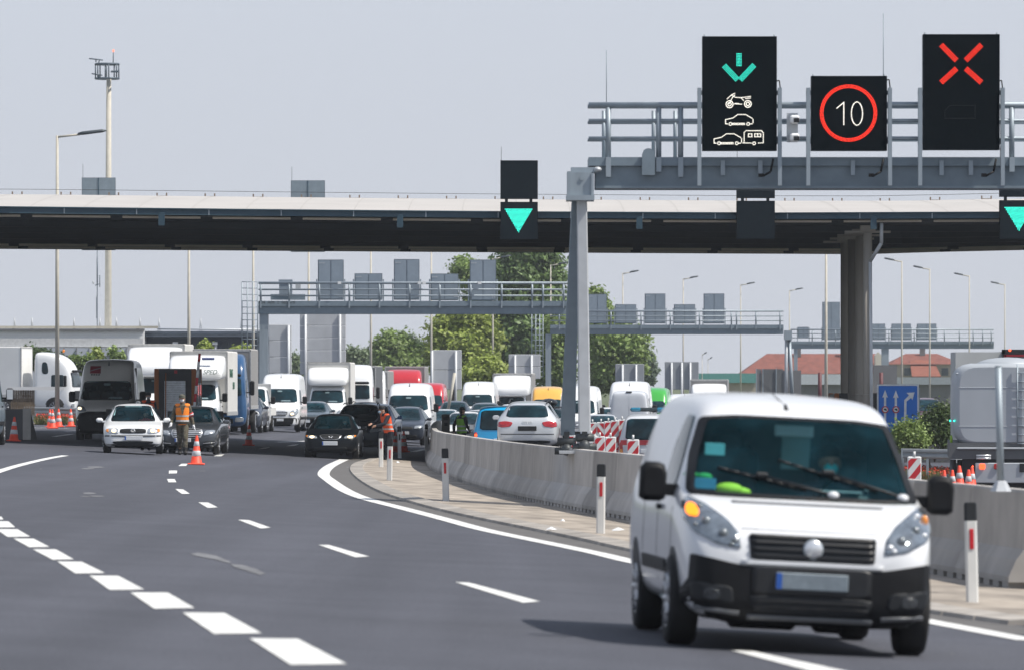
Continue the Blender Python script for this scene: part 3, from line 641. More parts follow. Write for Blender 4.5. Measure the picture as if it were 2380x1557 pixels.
can_sig(1163, 1250, [(373.5, 463), (470, 557.5)], 'canopy signal with a green triangle left of the gantry leg', [(1174, 487), (1239, 487), (1206, 542.5)])
can_sig(1712, 1801, [(380, 461), (467.5, 556.5)], 'blank dark canopy signal under the arrow sign of the gantry')
can_sig(2323.5, 2412, [(375, 458), (466, 556.5)], 'canopy signal with a green triangle at the right edge of view', [(2335.5, 483), (2402, 483), (2369, 539)])
can_sig(190, 268, [(413.5, 480), (530, 582)], 'back of a canopy signal over the roof ridge, in front of the tall mast', back=True, dq=255)
can_sig(676, 755, [(420, 486), (535, 586)], 'back of a canopy signal over the roof ridge, right of the tall mast', back=True, dq=259)
# ---------------------------------------------------------------- far gantries, seen from behind
DOORM = mat('cabinet_back', (.25, .30, .355), .5, .1, .06, 3)
def back_gantry(d, x0, x1, yr, yt, yb, legs, signs, label, glabel, posts, ladder=None, head=None):
    at = At(d); xm = legs[0][0] if legs else x0
    bx = onground(xm, d+.6); root = thing('sign_gantry', label, 'gantry', bx, 0, 'distant sign gantries')
    m = MB(); at.box(m, x0, yt, x1, (yt*.6+yb*.4), 1.4, .0); at.box(m, x0, (yt*.6+yb*.4), x1, yb, .15, .1); at.box(m, x0, (yt*.6+yb*.4), x1, yb, .15, 1.3); wbuild(m, 'beam', STEELD, root)
    m = MB()
    for i, (k, r) in enumerate(((0, .06), (.36, .035), (.70, .035))):
        y = yr+(yt-yr)*k; at.bar(m, x0, y, x1, y, r, .02); at.bar(m, x0, y, x1, y, r*.8, 1.4)
    wbuild(m, 'handrail', STEEL, root)
    for x in posts:
        m = MB(); at.bar(m, x, yr, x, yt, .05, .02); at.box(m, x-1.6*at.s/47, yt, x+1.6*at.s/47, yt+(yb-yt)*.55, .08, -.08); wbuild(m, 'rail_post', STEEL, root)
    for a, b_, mm in legs:
        m = MB(); m.box2((at.X(a), d+.2, gz(at.X(a), d)), (at.X(b_), d+1.1, at.Z(yb-1))); wbuild(m, 'leg', mm, root)
    if head:
        m = MB(); at.box(m, head[0], head[1], head[2], head[3], 1.0, 0); wbuild(m, 'leg_head', STEEL, root)
    if ladder:
        a, b_, t, bt = ladder; m = MB()
        for x in (a, a+(b_-a)*.35, a+(b_-a)*.7, b_): at.bar(m, x, t, x, bt, .03, -.3-.25*(x > a), 6)
        k = 12
        for i in range(k+1): y = t+(bt-t)*i/k; at.bar(m, a, y, b_, y, .022, -.55, 5)
        wbuild(m, 'ladder_cage', STEEL, root)
    for i, (a, b_, t, bt, lab) in enumerate(signs):
        sg = thing('sign_cabinet', lab, 'sign cabinet', Vector((at.X((a+b_)/2), d, at.Z(bt))), 0, glabel)
        m = MB(); at.box(m, a, t, b_, bt, .35, .5); wbuild(m, 'cabinet', CABI, sg)
        mid = (a+b_)/2; g = at.s/47
        for p, q in ((a+1.5*g, mid-.6*g), (mid+.6*g, b_-1.5*g)):
            m = MB(); at.box(m, p, t+2*g, q, bt-2*g, .03, .475); at.box(m, p+1*g, t+3*g, q-1*g, bt-3*g, .012, .463); wbuild(m, 'door', DOORM, sg)
        m = MB()
        for j in range(3): c = (at.X(a+(5+4.6*j)*g), d+.45, at.Z(t+8*g)); m.cyl(c, (c[0], c[1]+.03, c[2]), .03, n=8)
        for j in range(2): c = (at.X(b_-(8-4.6*j)*g), d+.45, at.Z(bt-8*g)); m.cyl(c, (c[0], c[1]+.03, c[2]), .03, n=8)
        wbuild(m, 'vent_cap', STEELL, sg)
        m = MB(); at.box(m, a-4*g, max(t+2*g, yr-9*g), a-1*g, yt, .12, .5); at.box(m, b_+1*g, max(t+2*g, yr-9*g), b_+4*g, yt, .12, .5); wbuild(m, 'mounting_post', STEEL, sg)
    return root, at
LC = ['tall grey sign cabinet, first of three tall ones on the nearest far gantry', 'low square sign cabinet between the first and second tall ones', 'tall grey sign cabinet, middle of three tall ones on the nearest far gantry', 'low square sign cabinet between the second and third tall ones', 'tall grey sign cabinet in front of the big tree']
r2_, a2 = back_gantry(320, 600, 1318, 658, 700, 730, [(602.5, 622.5, STEEL)], [(738, 798, 603.5, 697, LC[0]), (823.5, 888, 635.5, 697, LC[1]), (915, 974.5, 602.5, 697, LC[2]), (1000.5, 1065, 636, 698, LC[3]), (1091.5, 1153, 603.5, 699, LC[4])],
    'steel gantry seen from behind with marking text and five sign cabinets', 'sign cabinets on the far gantries', (606, 672, 742, 812, 882, 952, 1022, 1094, 1166, 1237, 1262, 1310), (563, 600, 656, 832))
text('marking', 'A04  A04  2  065.610', .21, mat('ink', (.02, .025, .03), .6), (a2.X(643), 319.93, a2.Z(703.5)), r2_)
[setattr(o, 'location', Vector(o.location)-r2_.location) for o in COL.objects if o.parent == r2_ and o.name.startswith('marking')]
bx = thing('control_box', 'small grey control box with panel on the left end of the gantry', 'control box', Vector((a2.X(663), 320.5, a2.Z(700))))
m = MB(); a2.box(m, 648, 655, 678, 684, .5, .4); a2.box(m, 647, 650, 679, 655, .6, .35); wbuild(m, 'box', DOORM, bx); m = MB(); a2.box(m, 628, 684, 708, 697, .5, .5); wbuild(m, 'tray', STEELD, bx)
m = MB(); a2.box(m, 686, 658, 698, 674, .2, .5); wbuild(m, 'panel', STEELL, bx)
for xq in (789, 975, 986, 1115):
    m = MB(); a2.box(m, xq-4, 655, xq+4, 661, .25, -.2); o = m.build('cctv_camera', WHITE); tag(o, {789: 'small white camera on the gantry rail at the first tall cabinet', 975: 'small white camera on the gantry rail, left of the touching pair', 986: 'small white camera on the gantry rail, right of the touching pair', 1115: 'small white camera on the gantry rail in front of the big tree'}[xq], 'camera', 'cameras on the gantry rail')
D3 = ['tall cabinet just right of the near gantry leg, on the middle gantry', 'low cabinet second on the middle gantry', 'tall cabinet third on the middle gantry against the sky', 'low cabinet fourth on the middle gantry', 'tall cabinet at the right end of the middle gantry']
back_gantry(442, 1279, 1821, 723, 755, 777, [(1268, 1281, STEEL)], [(1366, 1410.5, 683.5, 752, D3[0]), (1430, 1479, 707.5, 752, D3[1]), (1499, 1547, 682.5, 752, D3[2]), (1567, 1616, 707.5, 752, D3[3]), (1636, 1684, 682.5, 752, D3[4])],
    'middle distant steel gantry seen from behind, right of the near gantry leg', 'sign cabinets on the far gantries', (1300, 1345, 1420, 1490, 1558, 1626, 1700, 1712, 1757, 1813), (1236, 1262, 730, 875))
E4 = ['tall dark cabinet left of the canopy columns on the farthest gantry', 'low cabinet just right of the canopy columns', 'low cabinet in the middle of the farthest gantry', 'low cabinet at the right of the farthest gantry', 'small cabinet at the left end of the farthest gantry']
back_gantry(600, 1838, 2310, 766, 793, 810, [(1846, 1854, STEEL), (2050, 2066, STEEL)], [(1912, 1953, 702, 790, E4[0]), (2026, 2058, 752.5, 790, E4[1]), (2073, 2118, 752.5, 790, E4[2]), (2132, 2177, 752.5, 790, E4[3]), (1855, 1880, 760, 786, E4[4])],
    'farthest steel gantry crossing behind the canopy columns', 'sign cabinets on the far gantries', (1888, 1942, 2018, 2066, 2125, 2195, 2230, 2262, 2284, 2304), None)
at = At(470); iv = thing('gantry_leg', 'pale inverted V leg joining the two distant gantries', 'gantry leg', onground(1832, 470))
m = MB(); at.box(m, 1823, 768, 1841, 790, .8); wbuild(m, 'head', STEEL, iv)
for a, b_, c, d_, mm in ((1829, 790, 1828, 920, STEELL), (1835, 790, 1843, 920, STEEL)):
    m = MB(); at.bar(m, a, b_, c, d_+20, .14, .4, 4); wbuild(m, 'leg', mm, iv)
# ---------------------------------------------------------------- lamp posts
LAMPH = mat('lamp_head', (.06, .075, .085), .5, .2, .1, 5)
lamp_proto = None
def lamp(x, ytop, d, side, label, h=None, base_dz=0.0, w=.10, arm=2.3):
    p = onground(x, d); top = HC+(HY-ytop)/F*d-p.z
    root = thing('street_lamp', label, 'street lamp', p, 0, 'lamp posts along the road')
    MB().cyl((0, 0, -.1), (0, 0, top), w, w*.55, n=12).build('pole', POLE, root)
    if side:
        o = MB().cyl((0, 0, top-.06), (side*arm*.48, -.1, top+.05), .045, n=8).build('arm', POLE, root)
        m = MB(); sec = [(.44, .10, .06), (.54, .19, .10), (.95, .18, .09), (1.04, .09, .03)]
        m.loft([[(side*arm*q, -.1+dy*wd, top+.10+(q-.6)*.25+dz*hh) for dy, dz in ((-1, 0), (-.6, .9), (.6, .9), (1, 0), (.7, -.6), (-.7, -.6))] for q, wd, hh in sec]); h_ = m.build('lamp_head', LAMPH, root)
    return root
lamp(133, 316, 279, 1, 'tall lamp post left of the mast with a long arm', w=.105, arm=2.05)
for x, yt, d, lab in ((439, 492, 340, 'lamp post pole under the canopy left of the nearest far gantry'), (588.5, 516, 372, 'lamp post pole beside the ladder cage of the far gantry'), (717.5, 545, 405, 'lamp post pole in front of the stacked grey sign back'), (862, 565, 440, 'lamp post pole rising behind the second cabinet of the far gantry'), (1002.5, 580, 468, 'lamp post pole beside the bright green tree')):
    lamp(x, yt, d, 1, lab, w=.10)
for x, yt, d, lab in ((1145.5, 601, 500, 'lamp post in front of the big tree, head just under the canopy'), (1280, 616, 528, 'lamp post with its head against the big tree left of the gantry leg'), (1447.5, 635, 562, 'lamp post, first one right of the near gantry leg'), (1588, 648, 592, 'lamp post between the third and fourth cabinets of the middle gantry'), (1721.5, 662, 628, 'lamp post right of the last cabinet of the middle gantry'), (1835, 675, 660, 'lamp post above the pale inverted V leg')):
    lamp(x, yt, d, 1, lab, w=.085, arm=1.35)
for x, yt, d, lab in ((2096, 607, 510, 'lamp post with head to the left, first one right of the canopy columns'), (2161, 625, 541, 'lamp post with head to the left, second right of the canopy columns'), (2253, 641, 575, 'lamp post with head to the left, third right of the canopy columns'), (2335.5, 661, 620, 'lamp post with head to the left, behind the tank trailer')):
    lamp(x, yt, d, -1, lab, w=.085, arm=1.35)
lamp(1920, 570, 455, 0, 'thick pale pole just left of the canopy columns', w=.135)
for x, yt, d, lab in ((1632, 823, 700, 'small distant lamp above the teal roof, left one'), (1645.5, 834, 760, 'small distant lamp above the teal roof, right one')): lamp(x, yt, d, 1, lab, w=.05, arm=.5)
# ---------------------------------------------------------------- tall mast with platform
at = At(440); MA = thing('radio_mast', 'tall pale mast carrying a steel platform and antennas', 'mast', onground(250, 440))
m = MB(); m.cyl((at.X(250.5), 440, MA.location.z), (at.X(253), 440, at.Z(182)), .27, .165, n=18); wbuild(m, 'pole', POLE, MA)
DK = mat('mast_steel', (.09, .12, .15), .5, .3, .1, 3)
m = MB()
for y in (183.5, 150): m.ring((at.X(249), 440, at.Z(y)), .80, .07, 'Z', 16, 5); m.box((at.X(249), 440, at.Z(y)), (1.5, .1, .08))
for i in range(8):
    t = 2*math.pi*i/8+.2; c = (at.X(249)+.8*math.cos(t), 440+.8*math.sin(t)); m.cyl((*c, at.Z(184)), (*c, at.Z(149)), .045, n=6)
m.box((at.X(268), 439.6, at.Z(168)), (.55, .3, .12)); wbuild(m, 'platform', DK, MA)
for x0, y0, x1, y1 in ((207, 137, 231, 140.5), (213, 172, 230, 176)):
    m = MB(); at.bar(m, x0, y0, x1+8, y1, .05, 0, 6); at.bar(m, x1, y1, x1-2, y1+9, .04, 0, 6); at.bar(m, x1-8, y1-1, x1-8, y1+5, .04, 0, 6); wbuild(m, 'antenna_arm', DK, MA)
m = MB(); at.bar(m, 248, 155, 248, 182, .03, 0, 5); at.bar(m, 244, 155, 244, 182, .02, 0, 5)
for i in range(7): at.bar(m, 243, 156+i*4, 249, 156+i*4, .015, 0, 5)
wbuild(m, 'ladder', DK, MA)
m = MB(); at.bar(m, 263, 150, 263.5, 122, .035, 0, 6); wbuild(m, 'beacon_rod', DK, MA); m = MB(); m.ell((at.X(263.5), 440, at.Z(119)), (.07, .07, .1)); wbuild(m, 'beacon_light', mat('beacon_red', (1, .25, .15), emit=1.5), MA)
at = At(430); AM = thing('antenna_mast', 'thin lattice antenna mast left of the tall mast', 'mast', Vector((at.X(226), 430, at.Z(775))))
m = MB(); at.bar(m, 226, 775, 226, 562, .03, 0, 6); at.bar(m, 226, 662, 232, 660, .02, 0, 5); at.bar(m, 232, 668, 232, 640, .03, 0, 5); at.bar(m, 221, 664, 229, 661, .035, 0, 5); at.bar(m, 226, 664, 226, 600, .045, 0, 6); at.bar(m, 224, 690, 224, 740, .02, 0, 5); wbuild(m, 'mast', DK, AM)
m = MB(); m.ell((at.X(217), 430, at.Z(657)), (.07, .07, .12)); wbuild(m, 'antenna', STEELL, AM)
# ---------------------------------------------------------------- grey backs of road signs beyond the queue
SB = mat('sign_back', (.47, .485, .505), .6, .05, .07, 1.5); SBD = mat('sign_back_dark', (.28, .30, .325), .6, .05, .07, 1.5)
def sign_back(x0, y0, x1, y1, d, rows, label, post=(.25, .75), mm=SB):
    at = At(d); p = onground((x0+x1)/2, d); root = thing('road_sign', label, 'road sign', p, 0, 'backs of large road signs')
    h = (y1-y0)/rows
    m = MB()
    for i in range(rows): a = y0+h*i; m.rbox((at.X((x0+x1)/2), d+.02, at.Z(a+h/2)), (at.X(x1)-at.X(x0), .06, h/at.s-.012), .04)
    wbuild(m, 'panel', mm, root)
    for t in post:
        x = x0+(x1-x0)*t; m = MB(); m.cyl((at.X(x), d-.08, p.z), (at.X(x), d-.08, at.Z(y0+2)), .075, n=8); wbuild(m, 'post', STEELL, root)
sign_back(625, 754, 678, 905, 352, 4, 'tall narrow grey sign back right of the far gantry leg', (.86,))
sign_back(697, 729, 804, 870, 368, 5, 'wide grey sign back in five stacked panels above the box truck', (.12, .87))
sign_back(1004, 813, 1073, 905, 390, 2, 'grey sign back left of the white vans, in front of the bright green tree', (.0, .8))
sign_back(1182, 823, 1256, 880, 420, 2, 'grey sign back above the white lorry deflector', (.2, .72))
sign_back(1430, 845, 1497, 900, 440, 1, 'grey sign back above the white van, right of the trees', (.25, .72), SBD)
sign_back(1545, 840, 1624, 905, 460, 1, 'grey sign back against the sky left of the teal roof', (.2, .5, .75), SBD)
# ---------------------------------------------------------------- lane guide sign and sign post at right
at = At(214); LS = thing('lane_sign', 'blue lane sign with three white arrows beside the tank trailer', 'road sign', onground(2088, 214))
SBLU = mat('sign_blue', (.015, .17, .62), .45, 0, .05, 3); SWH = mat('sign_white', (.74, .75, .75), .5)
m = MB(); m.rbox((at.X(2087), 214.04, at.Z(957)), (1.39, .04, 1.85), .03); wbuild(m, 'border', SWH, LS)
m = MB(); m.rbox((at.X(2087), 214.0, at.Z(957)), (1.28, .04, 1.74), .03); wbuild(m, 'panel', SBLU, LS)
m = MB()
def arr(x, yb, yt, tip=None):
    w = 2.6
    if tip is None:
        m.prism([(at.X(a), at.Z(b_)) for a, b_ in ((x-w, yb), (x+w, yb), (x+w, yt+17), (x+6.5, yt+18), (x, yt), (x-6.5, yt+18), (x-w, yt+17))], 213.965, 213.99)
arr(2057, 1000, 905); arr(2082, 1000, 906)
m.prism([(at.X(a), at.Z(b_)) for a, b_ in ((2100.5, 1000), (2106, 1000), (2107, 932), (2117.5, 924), (2120.5, 929), (2125.5, 911), (2106.5, 912), (2112.5, 917.5), (2101.5, 929))], 213.965, 213.99)
wbuild(m, 'lane_arrows', SWH, LS)
for x in (2057, 2082):
    c = (at.X(x), 213.955, at.Z(951)); m = MB(); m.cyl((c[0], 213.93, c[2]), (c[0], 213.96, c[2]), .115, n=20); wbuild(m, 'ban_disc', REDM, LS); m = MB(); m.cyl((c[0], 213.915, c[2]), (c[0], 213.935, c[2]), .082, n=20); wbuild(m, 'ban_centre', SWH, LS); m = MB(); m.box((c[0], 213.91, c[2]+.01), (.09, .01, .05)); m.box((c[0]+.03, 213.91, c[2]-.02), (.05, .01, .03)); wbuild(m, 'lorry_symbol', BLACKM, LS)
for x in (2044, 2136): m = MB(); m.cyl((at.X(x), 214.1, LS.location.z), (at.X(x), 214.1, at.Z(900)), .035, n=8); wbuild(m, 'post', STEEL, LS)
p = G(2325, 1412); d = 66.5; at = At(d); pz = HC+(HY-1141)/F*d
SP = thing('steel_post', 'bare grey steel post bolted on top of the concrete barrier at right', 'post', Vector((at.X(2325), d, pz)))
m = MB(); m.cyl((at.X(2326), d, pz), (at.X(2320.5), d, at.Z(851)), .038, .034, n=12); m.cyl((at.X(2320.5), d, at.Z(851)), (at.X(2320.5), d, at.Z(849)), .038, .03, n=12); wbuild(m, 'pole', STEEL, SP)
m = MB(); m.lathe([(.11, 0), (.10, .02), (.06, .1), (.045, .11)], (at.X(2326), d, pz), n=6, smooth=False); wbuild(m, 'foot', STEELL, SP)
# ---------------------------------------------------------------- guardrails and the barrier boom
RAIL = mat('guardrail_zinc', (.42, .44, .45), .4, .5, .08, 2)
def guardrail(px, d, label, zoff=(.75, .45), rows=1, post=2.0):
    (x0, y0), (x1, y1) = px; at0, at1 = At(d[0]), At(d[1])
    a, b_ = Vector((at0.X(x0), d[0], at0.Z(y0))), Vector((at1.X(x1), d[1], at1.Z(y1)))
    root = thing('guardrail', label, 'guardrail', Vector((a.x, a.y, gz(a.x, a.y))))
    for r in range(rows):
        o = Vector((0, 0, -.34*r)); m = MB(); pr = [(-.03, 0), (.05, .04), (.05, .10), (-.03, .155), (.05, .21), (.05, .27), (-.03, .31)]
        m.loft([[p+o+Vector((0, -h, -v)) for h, v in pr]+[p+o+Vector((0, -h+.012, -v)) for h, v in pr[::-1]] for p in (a, b_)], smooth=False); wbuild(m, 'rail', RAIL, root)
    n = max(2, int((b_-a).length/post))
    for i in range(n+1):
        p = a.lerp(b_, i/n); m = MB(); m.box2((p.x-.04, p.y+.06, gz(p.x, p.y)-.05), (p.x+.04, p.y+.15, p.z)); wbuild(m, 'post', STEEL, root)
guardrail([(62, 944), (176, 947)], (302, 298), 'double galvanised guardrail behind the cones at left', rows=2)
guardrail([(2098, 1041), (2215, 1043)], (205, 203), 'galvanised guardrail between the foreground van and the tank trailer', rows=1)
at = At(214); p = onground(452, 214); BB = thing('barrier_boom', 'raised red and white boom beside the booth', 'barrier boom', p)
a, b_ = Vector((at.X(451), 214, at.Z(952))), Vector((at.X(464), 214, at.Z(821)))
n = 7
mR, mW = MB(), MB()
for i in range(n): (mR if i in (1, 3, 6) else mW).cyl(a.lerp(b_, i/n), a.lerp(b_, (i+1)/n), .045, n=8)
wbuild(mW, 'boom', BW, BB); wbuild(mR, 'red_band', REDM, BB)
m = MB(); m.rbox((a.x, 214, (a.z+p.z)/2), (.3, .3, a.z-p.z+.3), .03); wbuild(m, 'cabinet', STEEL, BB)
at = At(300); p = onground(1045, 300); B2 = thing('barrier_boom', 'raised cream boom in front of the grey sign back, right of the red van', 'barrier boom', p)
m = MB(); at.bar(m, 1039, 965, 1057, 866, .07, 0, 8); wbuild(m, 'boom', POLE, B2); m = MB(); m.rbox((p.x-.2, 300, p.z+.5), (.35, .35, 1.0), .03); wbuild(m, 'cabinet', DARKP, B2)
at = At(235); p = onground(1036, 235); KB = thing('control_cabinet', 'dark grey cabinet with two displays by the inner end of the barrier row', 'cabinet', p)
m = MB(); m.rbox((p.x, 235, (at.Z(962)+p.z)/2), (.30, .3, at.Z(962)-p.z), .03); wbuild(m, 'housing', mat('cabinet_brown', (.10, .095, .09), .7), KB)
m = MB(); m.box((p.x, 234.84, at.Z(972)), (.16, .02, .12)); m.box((p.x+.01, 234.84, at.Z(985)), (.12, .02, .12)); wbuild(m, 'display', BLACKM, KB)
# ---------------------------------------------------------------- office container booths
ORG = mat('container_orange', (.36, .105, .018), .55, 0, .12, 2); CDK = mat('container_grey', (.045, .048, .053), .6, 0, .12, 2)
def booth(x0, x1, y0, d, yb, label, shutter=True, L=4.2):
    at = At(d); p = onground((x0+x1)/2, d); root = thing('office_container', label, 'booth', p, 0, 'office containers at the checkpoint')
    X0, X1, Zt = at.X(x0), at.X(x1), at.Z(y0); z0 = p.z
    m = MB(); m.box2((X0+.02, d+.03, z0+.1), (X1-.02, d+L, Zt-.04)); wbuild(m, 'body', CDK, root)
    for x in (X0, X1-.14):
        for y in (d, d+L-.14): m = MB(); m.rbox((x+.07, y+.07, (z0+Zt)/2), (.16, .16, Zt-z0), .02); wbuild(m, 'corner_post', ORG, root)
    m = MB(); m.box2((X0+.15, d+.005, Zt-.2), (X1-.15, d+.16, Zt)); m.box2((X0+.15, d+.005, z0), (X1-.15, d+.16, z0+.15)); wbuild(m, 'frame', CDK, root)
    if shutter:
        m = MB(); sx0, sx1 = at.X(x0+23), at.X(x1-24)
        n = 26
        for i in range(n): zz = z0+.2+(Zt-.42-z0-.2)*i/n; m.box2((sx0, d-.01-.012*(i % 2), zz), (sx1, d+.05, zz+(Zt-.62-z0)/n*.94))
        wbuild(m, 'roller_shutter', mat('shutter_white', (.80, .84, .88), .5), root)
        m = MB(); m.cyl((at.X(x0+26), d-.05, z0+.6), (at.X(x0+26.5), d-.05, Zt-.15), .02, n=6); wbuild(m, 'rod', ORG, root)
        m = MB(); m.box2((at.X(405), d-.02, Zt-.17), (at.X(412), d, Zt-.06)); wbuild(m, 'label_plate', REDM, root)
        for yy in (d+.9, d+2.5): m = MB(); m.box2((X1-.01, yy, z0+1.0), (X1+.015, yy+1.1, Zt-.5)); f = wbuild(m, 'window', STEELL, root); m = MB(); m.box2((X1+.012, yy+.06, z0+1.06), (X1+.022, yy+1.04, Zt-.56)); q = wbuild(m, 'pane', GLASS, root); q.parent = f
    return root
booth(359, 455, 856, 224, 960, 'dark office container with orange corner posts and white shutter behind the soldier')
booth(1940, 2052, 913, 222, 990, 'dark office container with orange corners behind the roof of the foreground van', False)
for x in (1905.5, 2048):
    at = At(330); m = MB(); at.bar(m, x, 865, x, 960, .10, 0, 8); o = m.build('striped_bollard', mat('dull_red', (.11, .03, .035), .6)); tag(o, 'dull red upright pole left of the canopy columns' if x < 2000 else 'dull red upright pole right of the canopy columns', 'pole')
# ---------------------------------------------------------------- buildings
BWH = mat('wall_white_panel', (.66, .67, .67), .7, 0, .06, .3, streak=(.2, 1, 1)); BGL = mat('wall_grey_glass', (.45, .48, .52), .4, 0, .08, .5); BDK = mat('wall_blue_grey', (.085, .105, .135), .7, 0, .15, .6)
RED_T = mat('roof_tile_red', (.20, .066, .046), .8, 0, .22, 1.2); WALLB = mat('wall_beige', (.40, .35, .28), .8, 0, .1, .5); WALLG = mat('wall_dark_grey', (.16, .16, .165), .8, 0, .12, .5)
at = At(425); TB = thing('terminal_building', 'long white terminal building behind the mast', 'building', onground(150, 425))
m = MB(); m.box2((at.X(-400), 425, TB.location.z-2), (at.X(334), 455, at.Z(768))); wbuild(m, 'wall', BWH, TB)
m = MB(); m.box2((at.X(-400), 424.7, at.Z(806)), (at.X(333), 425.02, at.Z(786))); wbuild(m, 'band', mat('band_white', (.58, .58, .57), .7), TB)
m = MB(); m.box2((at.X(-400), 424.4, at.Z(900)), (at.X(332), 425.01, at.Z(808))); wb = wbuild(m, 'window_strip', BGL, TB)
for i in range(-4, 12):
    x = 5+i*29; m = MB(); at.box(m, x, 808, x+1, 900, .1, -.7); q = wbuild(m, 'mullion', WALLG, TB); q.parent = wb
m = MB(); at.box(m, -400, 826, 332, 827.5, .08, -.68); q = wbuild(m, 'transom', WALLG, TB); q.parent = wb
m = MB(); at.box(m, -400, 764, 336, 769, .5, -.3); wbuild(m, 'parapet', WALLG, TB)
m = MB(); at.box(m, -400, 757.5, 365, 763, .4, 1); wbuild(m, 'roof_pipe', mat('pipe_beige', (.42, .39, .32), .7), TB)
for x in (27, 70, 126, 170, 227, 267, 318): m = MB(); at.box(m, x-3, 762, x+3, 768, .3, 1.05); wbuild(m, 'pipe_stand', WALLG, TB)
for x in (29.5, 70, 128.5, 168, 228.5, 267, 322): m = MB(); at.bar(m, x-1.5, 764, x, 738, .03, 1.5, 5); at.bar(m, x+2.5, 764, x, 738, .03, 1.5, 5); wbuild(m, 'roof_mast', STEELL, TB)
at = At(428); DB = thing('customs_building', 'low blue-grey building right of the white terminal', 'building', onground(470, 428))
m = MB(); m.box2((at.X(336), 428, DB.location.z-2), (at.X(608), 450, at.Z(779))); wbuild(m, 'wall', BDK, DB)
m = MB(); at.box(m, 333, 770, 610, 777, 2.2, -1.5); at.box(m, 333, 779, 612, 783, 2.4, -1.8); wbuild(m, 'roof', BDK, DB)
m = MB(); at.box(m, 340, 777, 605, 779.2, 1.6, -1.3); wbuild(m, 'roof_edge', STEEL, DB)
for x in (352, 372, 400, 424, 446, 470, 490, 516, 540, 566): m = MB(); at.box(m, x, 795, x+15, 870, .1, -.06); wbuild(m, 'window', mat('dim_window', (.05, .07, .085), .35), DB)
m = MB(); at.bar(m, 365, 764.5, 612, 766.5, .06, .3, 6); wbuild(m, 'roof_railing', STEELL, DB)
for x in (368, 465, 560): m = MB(); at.bar(m, x-2, 770, x, 739, .03, .6, 5); at.bar(m, x+3, 770, x, 739, .03, .6, 5); at.box(m, x-5, 769, x+5, 772, .3, .3); wbuild(m, 'roof_mast', STEELL, DB)
for x, yy in ((412, 797), (504, 797)): m = MB(); at.bar(m, x, yy+3, x, 860, .09, -1.5, 8); at.box(m, x-8, yy-2, x+4, yy+4, .4, -1.7); wbuild(m, 'canopy_pillar', BWH, DB)
def hip_house(d, eave, ridge, ye, yr, depth, label, wing=None, gable=None, chim=(), wallm=WALLB):
    at = At(d); x0, x1 = at.X(eave[0]), at.X(eave[1]); r0, r1 = at.X(ridge[0]), at.X(ridge[1]); ze, zr = at.Z(ye), at.Z(yr)
    g = gz(x0, d)-2; root = thing('red_roof_house', label, 'house', Vector(((x0+x1)/2, d, g)), 0, 'red roofed houses in the distance')
    m = MB(); m.box2((x0+.4, d+.4, g), (x1-.4, d+depth-.4, ze)); wbuild(m, 'wall', wallm, root)
    m = MB(); yc = d+depth/2
    m.add([(x0, d, ze), (x1, d, ze), (x1, d+depth, ze), (x0, d+depth, ze), (r0, yc, zr), (r1, yc, zr)], [(0, 1, 5, 4), (1, 2, 5), (2, 3, 4, 5), (3, 0, 4), (3, 2, 1, 0)]); rf = wbuild(m, 'roof', RED_T, root)
    for cx, cy in chim: m = MB(); m.box((at.X(cx), yc-1, at.Z(cy)), (.7, .7, 1.3)); q = wbuild(m, 'chimney', WALLG, root); q.parent = rf
    if gable:
        m = MB(); a, b_, t, bt = gable; m.prism([(at.X(a), at.Z(bt)), (at.X(b_), at.Z(bt)), (at.X(b_), at.Z(t+8)), (at.X((a+b_)/2), at.Z(t)), (at.X(a), at.Z(t+8))], d-.5, d+3); wbuild(m, 'gable', mat('gable_cream', (.62, .58, .49), .8), root)
    if wing:
        (a, b_), (c, e), yt, yb = wing; m = MB(); m.add([(at.X(a), d+1.5, at.Z(yt)), (at.X(b_), d+1.5, at.Z(yt)), (at.X(e), d-2.5, at.Z(yb)), (at.X(c), d-2.5, at.Z(yb)), (at.X(c), d-2.4, at.Z(yb)-.2), (at.X(e), d-2.4, at.Z(yb)-.2), (at.X(b_), d+1.6, at.Z(yt)-.2), (at.X(a), d+1.6, at.Z(yt)-.2)], [(0, 1, 2, 3), (4, 5, 6, 7), (3, 2, 5, 4), (0, 3, 4, 7), (1, 6, 5, 2)]); wbuild(m, 'wing_roof', mat('roof_tile_orange', (.24, .08, .050), .8, 0, .15, 1.2), root)
    for i in range(3):
        x = x0+(x1-x0)*(.25+.25*i); m = MB(); m.box((x, d+.36, ze-1.0), (.9, .1, 1.0)); wbuild(m, 'window', mat('dim_window', (.05, .07, .085), .35), root)
    return root, at
h1, at = hip_house(880, (1722, 2052), (1787, 2047), 868, 821, 14, 'long house with a broad red roof behind the canopy columns', gable=(2034, 2049, 818, 848), chim=((1860, 817), (1965, 817)))
for x, y, w in ((1800, 858, 26), (1858, 860, 32), (1915, 863, 26)):
    m = MB(); m.add([(at.X(x-w/2), 882, at.Z(868)), (at.X(x+w/2), 882, at.Z(868)), (at.X(x+w*.2), 883, at.Z(y-10)), (at.X(x-w*.2), 883, at.Z(y-10)), (at.X(x), 890, at.Z(y-10))], [(0, 1, 2, 3), (3, 2, 4), (0, 3, 4), (1, 4, 2)]); wbuild(m, 'dormer', WALLG, h1)
hip_house(860, (2066, 2240), (2112, 2186), 846, 821, 13, 'house with orange hipped roof and wing above the blue lane sign', wing=((2116, 2172), (2117, 2184), 836, 874), chim=((2150, 818),))
